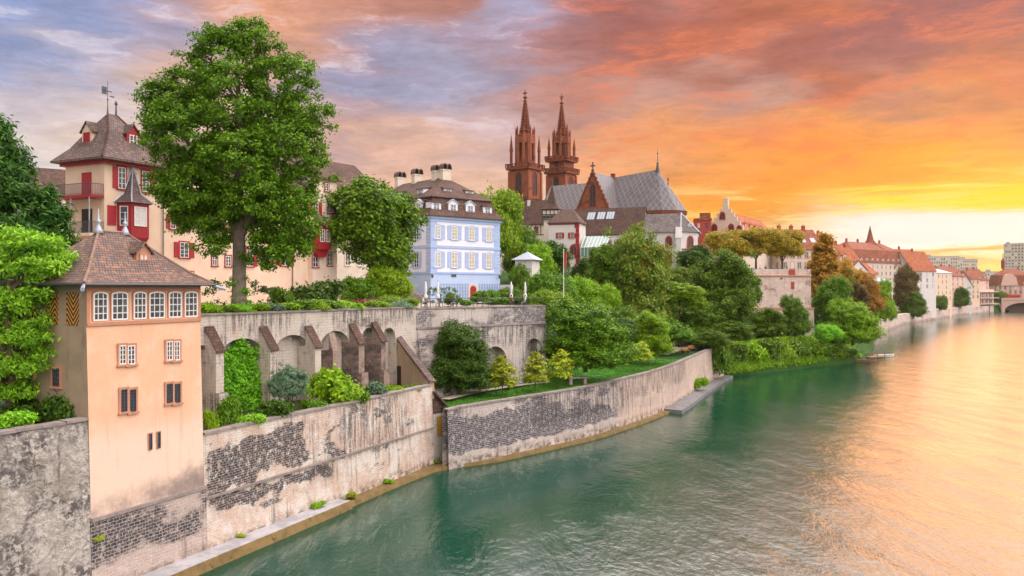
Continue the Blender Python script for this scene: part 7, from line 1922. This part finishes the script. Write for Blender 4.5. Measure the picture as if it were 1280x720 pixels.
def person(label, p, rz, sit, shirt, trousers, hair, group):
    k = (sit, shirt, trousers)
    if k not in TREE:
        me = PM[sit].copy()
        me.materials.clear()
        for n_, c in (('skin', None), (shirt, 1), (trousers, 1)):
            if n_ not in MT: MT[n_] = flat(n_+' cloth', {'white shirt': (.7, .7, .7), 'blue shirt': (.08, .16, .4), 'red shirt': (.4, .05, .05), 'dark shirt': (.04, .04, .05), 'dark trousers': (.03, .035, .05), 'pale trousers': (.4, .36, .3)}.get(n_, (.3, .3, .3)), .8)
            me.materials.append(MT[n_])
        zs = .52 if sit else .92; zn = 1.07 if sit else 1.48
        for pl in me.polygons:
            z = pl.center.z; pl.use_smooth = True; pl.material_index = 0 if z > zn else (1 if z > zs+.06 else 2)
            if abs(pl.center.x) > .17 and z < (.76 if sit else .95): pl.material_index = 0 if z > .6 else 2
        TREE[k] = me
    o = link('person', TREE[k], None, p, rz); tag(o, label, 'person', group)
    m = MB(); zc = 1.27 if sit else 1.69; m.lathe([(.10, -.05), (.108, .02), (.085, .08), (.03, .11)], 9, (0, .015, zc)); m.build('hair', MT[hair], o, smooth=True)
MT['brown hair'] = flat('brown hair', (.07, .04, .02), .6); MT['grey hair'] = flat('grey hair', (.35, .33, .31), .6)
person('person in white shirt sitting at the table by the corner parasol', (xat(538, 90.5)-.8, 90.5, TERR), R(90), True, 'white shirt', 'dark trousers', 'brown hair', 'guests on the terrace')
person('person in blue shirt sitting at the table by the boxwood ball', (xat(560, 95)+.8, 95, TERR), R(-90), True, 'blue shirt', 'pale trousers', 'grey hair', 'guests on the terrace')
person('person in red shirt sitting between the right pair of parasols', (xat(648, 98)-.8, 98, TERR), R(90), True, 'red shirt', 'dark trousers', 'brown hair', 'guests on the terrace')
person('person in white shirt sitting near the flagpole parasol', (xat(648, 98)+.8, 98, TERR), R(-90), True, 'white shirt', 'pale trousers', 'grey hair', 'guests on the terrace')
PFz = 20.9
for i, (px, sh, tr, hr_, lb_) in enumerate(((950, 'white shirt', 'dark trousers', 'brown hair', 'visitor in white shirt at the left end of the bastion parapet'), (957, 'dark shirt', 'pale trousers', 'brown hair', 'visitor in dark shirt by the left golden tree trunk on the bastion'), (966, 'blue shirt', 'dark trousers', 'grey hair', 'visitor in blue shirt at the middle of the bastion parapet'), (984, 'red shirt', 'pale trousers', 'brown hair', 'visitor in red shirt behind the red pilaster of the bastion'), (1003, 'white shirt', 'pale trousers', 'grey hair', 'visitor in white shirt near the right end of the bastion'), (1010, 'dark shirt', 'dark trousers', 'brown hair', 'visitor in dark clothes at the right end of the bastion'))):
    D = PF.D(px, 1.8); person(lb_, (xat(px, D), D, pT+.02), R(150+i*40), False, sh, tr, hr_, 'visitors on the bastion')

# ------------------------------------------------------------------ evening haze over the river
hz = NT('haze'); pv = hz.n('ShaderNodeVolumePrincipled'); hz.t.nodes.remove(hz.b)
pv.inputs['Color'].default_value = (1, .93, .85, 1); pv.inputs['Density'].default_value = .00004; pv.inputs['Anisotropy'].default_value = .35
hz.l(pv.outputs[0], hz.out.inputs['Volume'])
m = MB(); m.box(-700, 2700, -400, 2700, -3, 100); tag(m.build('haze', hz.mat), kind='stuff', label='warm evening haze over the river and the far town', cat='haze')
